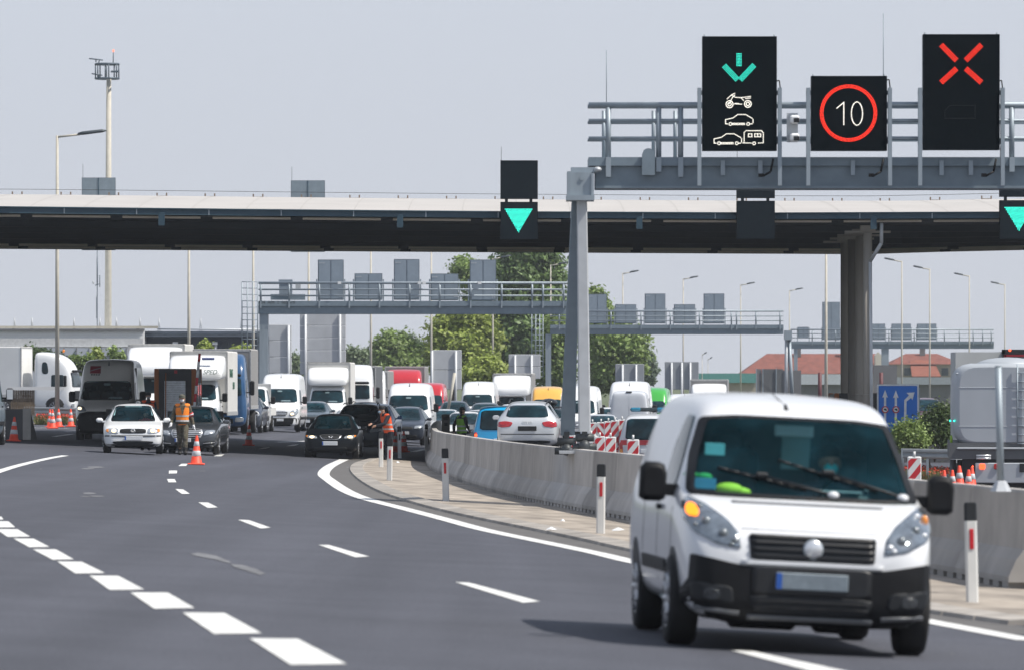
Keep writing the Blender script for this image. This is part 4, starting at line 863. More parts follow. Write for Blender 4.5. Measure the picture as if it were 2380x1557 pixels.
def slab_bld(d, x0, x1, yt, yb, ht, mw, mr, label, name='shed', dep=12):
    at = At(d); g = gz(at.X(x0), d)-2; root = thing(name, label, 'building', Vector((at.X((x0+x1)/2), d, g)))
    m = MB(); m.box2((at.X(x0)+.3, d+.5, g), (at.X(x1)-.3, d+dep, at.Z(ht))); wbuild(m, 'wall', mw, root)
    m = MB(); m.box2((at.X(x0), d, at.Z(yb)), (at.X(x1), d+dep+.5, at.Z(yt))); wbuild(m, 'roof', mr, root)
    return root
slab_bld(700, 1622, 1760, 867, 889, 880, WALLB, mat('teal_roof', (.10, .30, .28), .6), 'low building with a broad teal roof band left of the red roof', 'teal_roof_building')
slab_bld(640, 1858, 1962, 869, 893, 880, WALLG, mat('white_fascia', (.50, .53, .57), .6), 'flat building with a wide white fascia under the red roof', 'service_station')
slab_bld(640, 2056, 2225, 876, 893, 885, WALLG, mat('grey_fascia', (.30, .33, .36), .6), 'flat building with grey fascia behind the blue lane sign', 'service_station')
slab_bld(655, 2130, 2232, 893, 899, 898, mat('wall_cream', (.50, .42, .32), .8), WALLB, 'cream wall under the grey fascia, right of the blue lane sign', 'cream_building')
at = At(560); NW = thing('noise_wall', 'dark grey panel wall behind the pale inverted V leg', 'wall', Vector((at.X(1790), 560, gz(at.X(1790), 560))))
for i, (a, b_, t) in enumerate(((1757, 1770, 857), (1771, 1820, 857), (1820, 1862, 860))): m = MB(); at.box(m, a, t, b_, 925, .15); wbuild(m, 'panel', WALLG if i != 1 else mat('panel_dark', (.11, .115, .12), .8), NW)
for x in (1757, 1772, 1803, 1824): m = MB(); at.box(m, x, 856, x+2, 925, .2, -.1); wbuild(m, 'post', STEEL, NW)
at = At(560); m = MB(); at.box(m, 2030, 848, 2085, 925, .15); o = m.build('noise_wall', WALLG); tag(o, 'grey panel wall right of the canopy columns behind the blue lane sign', 'wall')
at = At(300); FN = thing('timber_fence', 'brown timber fence with white rail behind the left guardrail', 'fence', onground(50, 300))
for i in range(14): x = 25+i*4; m = MB(); at.box(m, x, 905, x+3.2, 965, .06); wbuild(m, 'board', mat('timber_brown', (.14, .105, .07), .8, 0, .4, 3, island=.3), FN)
m = MB(); at.box(m, 20, 898, 150, 906, .1, -.12); wbuild(m, 'rail', BWH, FN)
# ================================================================ vehicles
def chaikin(p, it=2, q=.16):
    for _ in range(it):
        o = []
        for i in range(len(p)):
            a, b_ = Vector(p[i]), Vector(p[(i+1) % len(p)]); o += [a.lerp(b_, q), a.lerp(b_, 1-q)]
        p = [tuple(v) for v in o]
    return p
def dens(p, L=.10):
    o = []
    for i in range(len(p)):
        a, b_ = Vector(p[i]), Vector(p[(i+1) % len(p)]); k = max(1, int((b_-a).length/L)); o += [tuple(a.lerp(b_, j/k)) for j in range(k)]
    return o
def inside(p, x, y):
    c = False; n = len(p)
    for i in range(n):
        (a, b_), (d, e) = p[i], p[i-1]
        if (b_ > y) != (e > y) and x < (d-a)*(y-b_)/(e-b_)+a: c = not c
    return c
def mirror(p): return [(-x, z) for x, z in p][::-1]
DIRS = {'F': Vector((0, 1, 0)), 'B': Vector((0, -1, 0)), 'L': Vector((1, 0, 0)), 'R': Vector((-1, 0, 0)), 'T': Vector((0, 0, -1))}
class Veh:
    """a vehicle in its own frame: nose at y = 0 towards -y, tail at y = L, wheels on z = 0"""
    def __init__(s): s.parts = []; s.bvh = None; s.cuts = []
    def put(s, name, mesh, mk, parent=None, loc=None): s.parts.append([name, mesh, mk, parent, loc]); return len(s.parts)-1
    def body(s, rows, sub=2, name='body', mk='paint', parent=None, use=True):
        rings = []
        for y, w, zb, zs, zt, wt in rows:
            h = zt-zs
            p = [(0, zb), (w*.80, zb), (w*.955, zb+.10*(zs-zb)), (w, zb+.45*(zs-zb)), (w*.99, zs-.03), (w*.975+(wt-w*.975)*.10, zs+.09*h), (wt, zt-.16*min(h, .5)), (wt*.82, zt-.008), (0, zt+.02)]
            rings.append([(x, y, z) for x, z in p]+[(-x, y, z) for x, z in p[-2:0:-1]])
        me = evaluated(MB().loft(rings).mesh('body'), [('SUBSURF', dict(levels=sub, render_levels=sub))])
        for q in me.polygons: q.use_smooth = True
        if use:
            bm = bmesh.new(); bm.from_mesh(me); s.bvh = BVHTree.FromBMesh(bm); bm.free()
        s.bi = s.put(name, me, mk, parent); return s.bi
    def hit(s, face, u, v, off):
        d = DIRS[face]
        o = {'F': (u, -30, v), 'B': (u, 60, v), 'L': (-30, u, v), 'R': (30, u, v), 'T': (u, v, 30)}[face]
        loc, nor, i, dist = s.bvh.ray_cast(Vector(o), d)
        if loc is None or (face in 'F' and loc.y > 3.2):
            g = {'F': (u, .5, v), 'B': (u, 5, v), 'L': (-1, u, v), 'R': (1, u, v), 'T': (u, v, 2)}[face]; loc, nor, i, dist = s.bvh.find_nearest(Vector(g))
        if nor.dot(d) > 0: nor = -nor
        return loc+nor*off, nor
    def panel(s, name, poly, face, mk, off=.008, parent=None, skirt=.02, r0=0.0, rnd=.16, L=.10, rings=(.35, .7, .9, 1.0)):
        p = dens(chaikin(poly, 2, rnd) if rnd else poly, L); n = len(p); cx = sum(a for a, _ in p)/n; cy = sum(b_ for _, b_ in p)/n
        rs = [r for r in rings if r > r0]; rs = ([r0] if r0 else [])+rs; mb = MB(); vs = []
        for r in rs:
            for a, b_ in p: vs.append(s.hit(face, cx+(a-cx)*r, cy+(b_-cy)*r, off))
        edge = [q[0]-q[1]*(off+skirt) for q in vs[-n:]]; V = [q[0] for q in vs]+edge; k = len(rs)+1
        F_ = [(i*n+j, i*n+(j+1) % n, (i+1)*n+(j+1) % n, (i+1)*n+j) for i in range(k-1) for j in range(n)]
        if not r0: V.append(s.hit(face, cx, cy, off)[0]); c = len(V)-1; F_ += [(c, j, (j+1) % n) for j in range(n)]
        mb.add(V, F_, True)
        return s.put(name, mb.mesh(name, True), mk, parent)
    def both(s, name, poly, face, mk, **k):
        i = s.panel(name, poly, face, mk, **k)
        if face in 'FB': return i, s.panel(name, mirror(poly), face, mk, **k)
        return i, s.panel(name, poly, {'L': 'R', 'R': 'L'}[face], mk, **k)
    def cut(s, poly, ymax=3.0, sh=.95):
        me = s.parts[s.bi][1]; n = len(poly); cx = sum(a for a, _ in poly)/n; cy = sum(b_ for _, b_ in poly)/n
        p = [(cx+(a-cx)*sh, cy+(b_-cy)*sh) for a, b_ in poly]
        bm = bmesh.new(); bm.from_mesh(me)
        kill = [f for f in bm.faces if (lambda c: c.y < ymax and inside(p, c.x, c.z))(f.calc_center_median())]
        bmesh.ops.delete(bm, geom=kill, context='FACES'); bm.to_mesh(me); bm.free()
    def bar(s, name, pts, r, mk, parent=None):
        return s.put(name, MB().tube(pts, r, 6).mesh(name), mk, parent)
    def wheels(s, yf, yr, track, r=.32, w=.21, dual=False):
        tm = MB().lathe([(r*.62, -w*.5), (r*.93, -w*.5), (r, -w*.36), (r, w*.36), (r*.93, w*.5), (r*.62, w*.5)], axis='X', n=28).mesh('tyre')
        def rim(sg):
            b_ = MB(); x = sg*w*.40; b_.lathe([(r*.66, sg*w*.47), (r*.60, sg*w*.50), (r*.56, x), (r*.52, sg*w*.1), (.001, sg*w*.1)], axis='X', n=24)
            for i in range(10):
                t = 2*math.pi*i/10; b_.cyl((x, r*.12*math.cos(t), r*.12*math.sin(t)), (x+sg*.01, r*.58*math.cos(t), r*.58*math.sin(t)), .022, .03, 6)
            b_.cyl((x-.03*sg, 0, 0), (x+.02*sg, 0, 0), r*.2, n=12); return b_.mesh('rim')
        rl, rr = rim(-1), rim(1)
        for y in ([yf, yr] if not isinstance(yr, (list, tuple)) else [yf, *yr]):
            for sg in (-1, 1):
                i = s.put('wheel', tm, 'rubber', None, (sg*((track if not isinstance(track, tuple) else track[0] if y == yf else track[1])/2), y, r)); s.put('rim', rl if sg < 0 else rr, 'rim', i)
    def mirror_pair(s, x, y, z, d=(.16, .12, .2), mk='plastic'):
        for sg in (-1, 1):
            b_ = MB().rbox((sg*x, y, z), d, .045); b_.box((sg*(x-d[0]/2-.06), y, z-d[2]*.3), (.16, .05, .05)); i = s.put('wing_mirror', b_.mesh('wing_mirror'), mk)
            s.put('mirror_glass', MB().rbox((sg*x, y+d[1]/2+.003, z), (d[0]*.8, .012, d[2]*.8), .03).mesh('g'), 'chrome', i)
    def plate(s, x, z, w=.52, h=.115, face='F', mk='plate', band=True):
        pt, _ = s.hit(face, x, z, 0); sg = -1 if face == 'F' else 1
        y = pt.y+sg*.03
        i = s.put('number_plate', MB().rbox((x, y, z), (w, .03, h), .008).mesh('p'), mk)
        if band: s.put('country_band', MB().box((x-w/2*(-sg if face == 'B' else 1)*1.0+(.022 if face == 'F' else -.022*-1), y+sg*.017, z), (.042, .008, h*.92)).mesh('b'), 'plateblue', i)
        return i
PAL = dict(paint=WHITE, glass=GLASS, glasst=GLASST, lamp=LAMPG, lampon=LAMPON, amber=AMBER, plastic=DARKP, rubber=RUBBER, rim=RIMM, chrome=CHROME, tail=TAIL, tailon=TAILON, plate=PLATE, plateblue=BLUEB, black=BLACKM, steel=STEEL, red=REDM, cab=WHITE)
GROUPQ = 'vehicles queuing through the checkpoint'
def inst(veh, name, label, cat, loc, yaw=0.0, sc=1.0, pal=None, skip=(), group=None, roll=0.0):
    root = thing(name, label, cat, loc, R(yaw), group, sc); root.rotation_euler = (0, roll, R(yaw)); pp = dict(PAL); pp.update(pal or {}); objs = []
    for nm, me, mk, par, lc in veh.parts:
        if nm in skip or (par is not None and objs[par] is None): objs.append(None); continue
        objs.append(link(nm, me, pp[mk], root if par is None else objs[par], lc))
    return root, objs
# ---------------------------------------------------------------- body shapes
def mk_saloon(kind='vw', wagon=False, clear=True, hs=1.0, L=4.67, hw=.87):
    v = Veh(); k = L/4.67; w = hw/.87
    rows = [(0, .56, .36, .50, .60, .48), (.05, .72, .24, .60, .69, .62), (.18, .82, .20, .69, .77, .70), (.5, .86, .19, .79, .85, .72), (1.0, .87, .19, .86, .93, .70), (1.3, .87, .19, .885, .985, .69), (1.62, .87, .19, .90, 1.19, .645), (1.95, .87, .19, .91, 1.375, .60), (2.3, .87, .19, .92, 1.44, .585)]
    if wagon: rows += [(3.0, .87, .19, .93, 1.45, .58), (3.9, .87, .20, .95, 1.40, .56), (4.30, .85, .22, .96, 1.33, .54), (4.48, .83, .25, .95, 1.10, .58), (4.62, .80, .28, .80, .93, .60), (4.67, .66, .38, .62, .74, .5)]
    else: rows += [(2.9, .87, .19, .93, 1.455, .58), (3.4, .87, .19, .935, 1.37, .58), (3.95, .86, .22, .94, 1.06, .66), (4.45, .82, .25, .92, .98, .66), (4.62, .76, .30, .75, .85, .6), (4.67, .62, .40, .60, .70, .5)]
    rows = [(y*k, a*w, b_*hs, c*hs, d*hs, e*w) for y, a, b_, c, d, e in rows]
    v.body(rows); h = hs
    ws = [(-.655*w, .945*h), (.655*w, .945*h), (.50*w, 1.385*h), (-.50*w, 1.385*h)]
    v.panel('windscreen', ws, 'F', 'glasst' if clear else 'glass', .012, rnd=.07)
    if clear:
        v.panel('windscreen_seal', ws, 'F', 'plastic', .014, r0=.955, rnd=.07); v.cut(ws)
        v.put('dashboard', MB().rbox((0, 1.75*k, .80*h), (1.25*w, .5, .25), .08).mesh('d'), 'plastic')
        for sg in (-1, 1): v.put('seat', MB().rbox((sg*.36, 2.45*k, .78*h), (.46, .14, .62), .07).rbox((sg*.36, 2.43*k, 1.17*h), (.24, .10, .17), .05).mesh('s'), 'plastic')
        v.put('steering_wheel', MB().ring((.36, 1.98*k, .90*h), .17, .014, 'Y', 18, 5).mesh('sw'), 'plastic')
        v.put('cabin_lining', MB().box2((-.8*w, 2.6*k, .3), (.8*w, 2.64*k, 1.3*h)).box2((-.8*w, 1.5*k, .28), (.8*w, 2.6*k, .32)).mesh('cl'), 'plastic')
    sw = [[(1.56*k, .945*h), (2.36*k, .955*h), (2.36*k, 1.37*h), (2.02*k, 1.33*h)], [(2.44*k, .955*h), (3.22*k, .965*h), (3.36*k, 1.06*h), (3.0*k, 1.36*h), (2.44*k, 1.375*h)]]
    if wagon: sw[1][2] = (3.3*k, 1.33*h); sw.append([(3.42*k, .97*h), (4.15*k, 1.0*h), (3.98*k, 1.30*h), (3.42*k, 1.335*h)])
    for q in sw: v.both('side_window', q, 'L', 'glass', off=.006, rnd=.08)
    rw = [(-.60*w, 1.0*h), (.60*w, 1.0*h), (.50*w, 1.33*h), (-.50*w, 1.33*h)]
    v.panel('rear_window', rw, 'B', 'glass', .010, rnd=.1)
    for y0 in (1.5, 2.4, 3.25): v.both('door_seam', [(y0*k, .32*h), (y0*k+.012, .32*h), (y0*k+.012, .90*h), (y0*k, .90*h)], 'L', 'black', off=.002, rnd=0, skirt=.004, rings=(1.0,))
    for yq in (.86, 3.55):
        v.both('wheel_arch', [(yq*k+.39*math.cos(t), .31+.39*math.sin(t)) for t in [math.pi*i/10 for i in range(-1, 12)]], 'L', 'black', off=.004, rnd=0, skirt=.01)
    v.wheels(.86*k, 3.55*k, 1.52*w, .315, .20)
    v.panel('bumper_shade_strip', [(-.7*w, .20*h), (.7*w, .20*h), (.72*w, .275*h), (-.72*w, .275*h)], 'F', 'black', .005)  # black strip puts the shade under the bumper into colour
    if kind == 'vw':
        v.panel('underbody_shade', [(-.80*w, .20*h), (.80*w, .20*h), (.83*w, .30*h), (-.83*w, .30*h)], 'F', 'black', .010, rnd=.04, rings=tuple(i/8 for i in range(1, 9)))  # black panel painted in for the shaded underbody below the intake
        v.panel('grille', [(-.385, .605*h), (.385, .605*h), (.37, .735*h), (-.37, .735*h)], 'F', 'black', .012)
        for z in (.635, .665, .695): v.panel('grille_bar', [(-.36, z*h), (.36, z*h), (.36, (z+.010)*h), (-.36, (z+.010)*h)], 'F', 'plastic', .02, rnd=0)
        for i in v.both('headlight', [(.41, .60*h), (.70*w, .61*h), (.775*w, .66*h), (.76*w, .735*h), (.43, .745*h)], 'F', 'lamp', off=.012): pass
        for i, x in enumerate((-.55, .57)): v.panel('lit_lamp', [(x-.065, .63*h), (x+.065, .63*h), (x+.065, .72*h), (x-.065, .72*h)], 'F', 'lampon', .018, rnd=.22)
        v.both('indicator', [(.70*w, .625*h), (.77*w, .66*h), (.765*w, .72*h), (.70*w, .73*h)], 'F', 'amber2', off=.018)
        v.panel('bumper_strip', [(-.80*w, .515*h), (.80*w, .515*h), (.80*w, .55*h), (-.80*w, .55*h)], 'F', 'black', .012, rnd=.05)
        v.panel('air_intake', [(-.56, .30*h), (.56, .30*h), (.60, .385*h), (-.60, .385*h)], 'F', 'black', .008)
        v.plate(.02, .47*h)
        pt, _ = v.hit('F', 0, .67*h, .03); e = MB().ring((0, pt.y, .67*h), .062, .008, 'Y', 20, 5); q = lambda L: e.tube([(a, pt.y-.005, .67*h+b_) for a, b_ in L], .006, 5)
        q([(-.03, .05), (0, .008), (.03, .05)]); q([(-.048, .03), (-.022, -.045), (0, -.006), (.022, -.045), (.048, .03)]); v.put('badge', e.mesh('e'), 'chrome')
    elif kind == 'merc':
        v.panel('grille', [(-.40, .50*h), (.40, .50*h), (.47, .64*h), (.44, .745*h), (-.44, .745*h), (-.47, .64*h)], 'F', 'black', .012)
        v.panel('grille_frame', [(-.42, .485*h), (.42, .485*h), (.49, .64*h), (.46, .765*h), (-.46, .765*h), (-.49, .64*h)], 'F', 'chrome', .02, r0=.92)
        for z in (.54, .59, .64, .69): v.panel('grille_bar', [(-.43, z*h), (.43, z*h), (.43, (z+.022)*h), (-.43, (z+.022)*h)], 'F', 'chrome', .022, rnd=.02)
        v.both('headlight', [(.50, .56*h), (.76*w, .63*h), (.80*w, .73*h), (.56, .72*h)], 'F', 'lamp', off=.014)
        v.both('lit_lamp', [(.53, .575*h), (.68*w, .62*h), (.69*w, .68*h), (.56, .66*h)], 'F', 'lampon2', off=.02)
        v.panel('air_intake', [(-.40, .25*h), (.40, .25*h), (.36, .38*h), (-.36, .38*h)], 'F', 'black', .01); v.both('side_intake', [(.48, .26*h), (.78*w, .30*h), (.78*w, .42*h), (.55, .40*h)], 'F', 'black', off=.01)
        v.both('intake_trim', [(.50, .33*h), (.77*w, .36*h), (.77*w, .375*h), (.50, .345*h)], 'F', 'chrome', off=.018, rnd=.02)
        v.plate(-.12, .44*h, .50, .12)
    elif kind == 'honda':
        v.panel('grille', [(-.25, .635*h), (.25, .635*h), (.36, .75*h), (-.36, .75*h)], 'F', 'black', .012); v.panel('grille_frame', [(-.26, .62*h), (.26, .62*h), (.385, .765*h), (-.385, .765*h)], 'F', 'chrome', .018, r0=.93)
        v.both('headlight', [(.42, .655*h), (.74*w, .67*h), (.80*w, .725*h), (.79*w, .765*h), (.47, .735*h)], 'F', 'lamp', off=.014)
        for x in (-.60, .62): v.panel('lit_lamp', [(x-.075, .665*h), (x+.075, .665*h), (x+.075, .735*h), (x-.075, .735*h)], 'F', 'lampon', .022, rnd=.25)
        v.both('indicator', [(.735*w, .69*h), (.80*w, .72*h), (.79*w, .757*h), (.735*w, .75*h)], 'F', 'amber2', off=.02)
        v.panel('air_intake', [(-.55, .29*h), (.55, .29*h), (.50, .39*h), (-.50, .39*h)], 'F', 'black', .01); v.plate(-.02, .50*h, .50, .13)
        pt, _ = v.hit('F', 0, .69*h, .03); e = MB(); e.tube([(-.05, pt.y, .69*h+.045), (-.035, pt.y, .69*h-.045)], .011, 5); e.tube([(.05, pt.y, .69*h+.045), (.035, pt.y, .69*h-.045)], .011, 5); e.tube([(-.04, pt.y, .69*h), (.04, pt.y, .69*h)], .011, 5); v.put('badge', e.mesh('e'), 'chrome')
    else:
        v.panel('grille', [(-.42, .60*h), (.42, .60*h), (.40, .70*h), (-.40, .70*h)], 'F', 'black', .012); v.both('headlight', [(.45, .62*h), (.76*w, .65*h), (.80*w, .75*h), (.50, .73*h)], 'F', 'lamp', off=.014)
        v.panel('air_intake', [(-.6, .28*h), (.6, .28*h), (.55, .40*h), (-.55, .40*h)], 'F', 'black', .01); v.plate(0, .47*h)
    # tail
    v.both('tail_light', [(.46, .745*h), (.40, .86*h), (.60*w, .895*h), (.80*w, .87*h), (.83*w, .745*h), (.70*w, .715*h)], 'B', 'tail', off=.012)
    v.both('lamp_core', [(.62, .78*h), (.76*w, .79*h), (.76*w, .84*h), (.62, .85*h)], 'B', 'tailred', off=.018)
    v.plate(0, .69*h if wagon else .66*h, .52, .13, 'B', 'black', False)
    v.panel('bumper_lip', [(-.74*w, .52*h), (.74*w, .52*h), (.74*w, .545*h), (-.74*w, .545*h)], 'B', 'black', .004, rnd=0)
    v.panel('rear_diffuser', [(-.62*w, .27*h), (.62*w, .27*h), (.66*w, .36*h), (-.66*w, .36*h)], 'B', 'black', .006)
    v.mirror_pair(.98*w, 1.62*k, .98*h, (.20, .12, .13), 'paint')
    if wagon:
        for sg in (-1, 1): v.bar('roof_rail', [(sg*.56*w, 2.2*k, 1.43*h), (sg*.55*w, 2.4*k, 1.475*h), (sg*.53*w, 3.9*k, 1.43*h), (sg*.53*w, 4.05*k, 1.38*h)], .018, 'black')
        pt, _ = v.hit('B', 0, .86*h, .012); e = MB()
        for i in range(4): e.ring((-.096+.064*i, pt.y, .855*h), .040, .006, 'Y', 18, 5)
        v.put('badge', e.mesh('e'), 'chrome')
    return v
def mk_van(H=2.7, L=5.9, hw=1.0, style='s', clear=False, box=False, rear=True):
    v = Veh(); w = hw; hh = (H-2.0)/.7
    rows = [(0, .60, .36, .62, .82, .55), (.06, .84, .28, .86, 1.02, .74), (.2, .93, .25, .99, 1.14, .80), (.55, .98, .25, 1.12, 1.27, .83), (.88, .99, .25, 1.20, 1.38, .83), (1.22, 1.0, .25, 1.23, 1.86, .83), (1.42, 1.0, .25, 1.24, 2.03+.08*hh, .84)]
    tail = L if not box else 2.25
    if H < 2.3: rows += [(1.8, 1, .25, 1.24, H-.03, .84), (2.4, 1, .25, 1.24, H, .85)]
    else: rows += [(1.68, 1, .25, 1.24, 2.03+(H-2.0)*.62, .85), (2.05, 1, .25, 1.24, H-.09, .86), (2.2 if box else 2.6, 1, .25, 1.24, H-.01 if not box else H-.08, .87)]
    if box: rows += [(2.3, .98, .3, 1.24, H-.12, .85)]
    else: rows += [(3.6, 1, .25, 1.24, H, .87), (L-.35, 1, .25, 1.24, H-.02, .87), (L-.06, .985, .28, 1.22, H-.07, .86), (L, .94, .36, 1.18, H-.2, .82)]
    v.body([(y, a*w, b_, c, d, e*w) for y, a, b_, c, d, e in rows])
    ws = [(-.845*w, 1.37), (.845*w, 1.37), (.75*w, 2.0), (-.75*w, 2.0)]
    v.panel('windscreen', ws, 'F', 'glasst' if clear else 'glass', .014, rnd=.08)
    if clear:
        v.panel('windscreen_seal', ws, 'F', 'plastic', .016, r0=.96, rnd=.08); v.cut(ws, 2.0)
        v.put('dashboard', MB().rbox((0, 1.25, 1.22), (1.7*w, .6, .3), .1).mesh('d'), 'plastic'); v.put('cabin_lining', MB().box2((-.9*w, 2.3, .5), (.9*w, 2.34, H-.3)).mesh('c'), 'plastic')
        for x in (-.5, 0, .5): v.put('seat', MB().rbox((x, 2.1, 1.35), (.45, .14, .7), .07).rbox((x, 2.08, 1.78), (.25, .1, .18), .05).mesh('s'), 'plastic')
    v.both('side_window', [(1.30, 1.26), (2.1, 1.27), (2.1, 1.95), (1.62, 1.95)], 'L', 'glass', off=.006, rnd=.08)
    for y0 in (1.2, 2.2, 3.55) if not box else (1.2,): v.both('door_seam', [(y0, .45), (y0+.014, .45), (y0+.014, 2.0), (y0, 2.0)], 'L', 'black', off=.002, rnd=0, skirt=.004, rings=(1.0,))
    if not box: v.both('side_moulding', [(1.4, .58), (L-.3, .58), (L-.3, .70), (1.4, .70)], 'L', 'plastic', off=.012, rnd=.03, rings=(1.0,))
    if style == 'd':   # ducato like: black nose, high lamps
        v.panel('bumper', [(-.93*w, .28), (.93*w, .28), (.96*w, .66), (.82*w, .93), (.55*w, .99), (-.55*w, .99), (-.82*w, .93), (-.96*w, .66)], 'F', 'plastic', .022, rnd=.06, L=.06, rings=tuple(i/12 for i in range(1, 13)))
        v.both('headlight', [(.58*w, 1.0), (.86*w, .97), (.95*w, 1.13), (.92*w, 1.21), (.70*w, 1.15)], 'F', 'lamp', off=.018)
        v.panel('lit_lamp', [(-.88*w, 1.05), (-.76*w, 1.04), (-.76*w, 1.12), (-.88*w, 1.13)], 'F', 'lampon', .026, rnd=.2)
        v.panel('grille', [(-.5, .70), (.5, .70), (.52, .88), (-.52, .88)], 'F', 'black', .022); v.plate(.35, .62)
    else:
        v.panel('bumper', [(-.90*w, .28), (.90*w, .28), (.95*w, .50), (.94*w, .66), (-.94*w, .66), (-.95*w, .50)], 'F', 'plastic', .014, rnd=.1)
        v.panel('grille', [(-.40, .74), (.40, .74), (.46, .98), (-.46, .98)], 'F', 'black', .014)
        for z in (.79, .86, .93): v.panel('grille_bar', [(-.40, z), (.40, z), (.40, z+.028), (-.40, z+.028)], 'F', 'chrome' if style == 's' else 'plastic', .022, rnd=.02)
        v.both('headlight', [(.50*w, .73), (.80*w, .76), (.93*w, .90), (.90*w, 1.10), (.60*w, .97)], 'F', 'lamp', off=.016)
        if style == 's': v.panel('lit_lamp', [(.58*w, .77), (.74*w, .79), (.74*w, .90), (.58*w, .89)], 'F', 'lampon', .024, rnd=.22)
        v.plate(0, .56)
    v.panel('dashboard_papers', [(.05, 1.415), (.55, 1.415), (.50, 1.47), (.10, 1.465)], 'F', 'paperdim', .020, rnd=.1, skirt=.004); v.panel('inner_mirror', [(-.11, 1.86), (.11, 1.86), (.11, 1.92), (-.11, 1.92)], 'F', 'paperdim', .020, rnd=.1, skirt=.004)
    v.both('door_handle', [(1.92, 1.10), (2.10, 1.105), (2.10, 1.15), (1.92, 1.145)], 'L', 'plastic', off=.03, rnd=.2)
    v.panel('wiper', [(-.5, 1.40), (.25, 1.385), (.25, 1.40), (-.5, 1.418)], 'F', 'black', .03, rnd=0)
    v.put('antenna_base', MB().cyl((.02, 1.78, 2.05+(H-2)*.6), (.02, 1.84, 2.17+(H-2)*.66), .025, .01, 6).mesh('a'), 'black')
    yr = L-1.35 if not box else L-1.5
    for yq in (1.0, yr) if not box else (1.0,): v.both('wheel_arch', [(yq+.43*math.cos(t), .34+.43*math.sin(t)) for t in [math.pi*i/10 for i in range(-1, 12)]], 'L', 'black', off=.004, rnd=0, skirt=.01)
    v.wheels(1.0, yr, 1.74*w, .345, .23)
    v.mirror_pair(1.16*w, 1.35, 1.48, (.22, .14, .36))
    if rear and not box:
        v.panel('door_gap', [(-.006, .5), (.006, .5), (.006, H-.2), (-.006, H-.2)], 'B', 'black', .003, rnd=0, rings=(1.0,))
        v.both('tail_light', [(.80*w, .70), (.90*w, .70), (.92*w, 1.30), (.83*w, 1.32)], 'B', 'tail', off=.012)
        v.panel('rear_bumper', [(-.88*w, .38), (.88*w, .38), (.88*w, .58), (-.88*w, .58)], 'B', 'plastic', .014)
        v.both('door_pressing', [(.08, 1.2), (.70*w, 1.2), (.66*w, 2.1), (.08, 2.1)], 'B', 'paint', off=-.004, rnd=.1)
        v.plate(-.3, .85, .5, .12, 'B'); v.put('beacon', MB().rbox((0, L-.08, H-.06), (.30, .12, .06), .02).mesh('b'), 'plastic')
    if box:
        v.put('chassis', MB().box2((-.45, 2.0, .45), (.45, L-.1, .75)).box2((-.95, 3.2, .4), (.95, 3.4, .75)).box2((-1.0, L-.2, .4), (1.0, L-.05, .6)).mesh('c'), 'black')
    return v
def add_box(v, w, z0, z1, y0, y1, mk='box', defl=None, dmk='cab', roofmk='boxroof', front=None):
    v.put('cargo_box', MB().rbox((0, (y0+y1)/2, (z0+z1)/2), (w, y1-y0, z1-z0), .04).mesh('cb'), mk)
    v.put('box_edge', MB().box2((w/2-.05, y0-.012, z0), (w/2+.012, y0+.05, z1-.03)).box2((-w/2-.012, y0-.012, z0), (-w/2+.05, y0+.05, z1-.03)).box2((-w/2, y0-.012, z1-.09), (w/2, y0+.04, z1-.02)).box2((w/2-.02, y0, z0-.1), (w/2+.015, y1, z0+.06)).box2((-w/2-.015, y0, z0-.1), (-w/2+.02, y1, z0+.06)).mesh('be'), 'boxtrim')
    v.put('box_roof', MB().box2((-w/2+.03, y0+.02, z1-.01), (w/2-.03, y1-.02, z1+.012)).mesh('br'), roofmk)
    if defl:
        dw, dz0, dz1, dy0, dy1 = defl; rg = []
        for t in [i/7 for i in range(8)]:
            y = dy0+(dy1-dy0)*t; zb_ = dz0+(.06*t); zt = dz0+(dz1-dz0)*(.30+.70*math.sin(t*math.pi/2)**.8); hw = dw/2*(.93+.07*min(1, 2*t)); r = min(.22, (zt-zb_)*.45)
            rg.append([(hw*sx, y, zz) for sx, zz in ((-.82, zb_-.0), (.82, zb_), (.97, zb_+.3*r), (1, zb_+r), (1, zt-r), (.95, zt-.35*r), (.86, zt), (-.86, zt), (-.95, zt-.35*r), (-1, zt-r), (-1, zb_+r), (-.97, zb_+.3*r))])
        me = evaluated(MB().loft(rg).mesh('df'), [('SUBSURF', dict(levels=2, render_levels=2))])
        for q in me.polygons: q.use_smooth = True
        v.put('air_deflector', me, dmk)
    return v
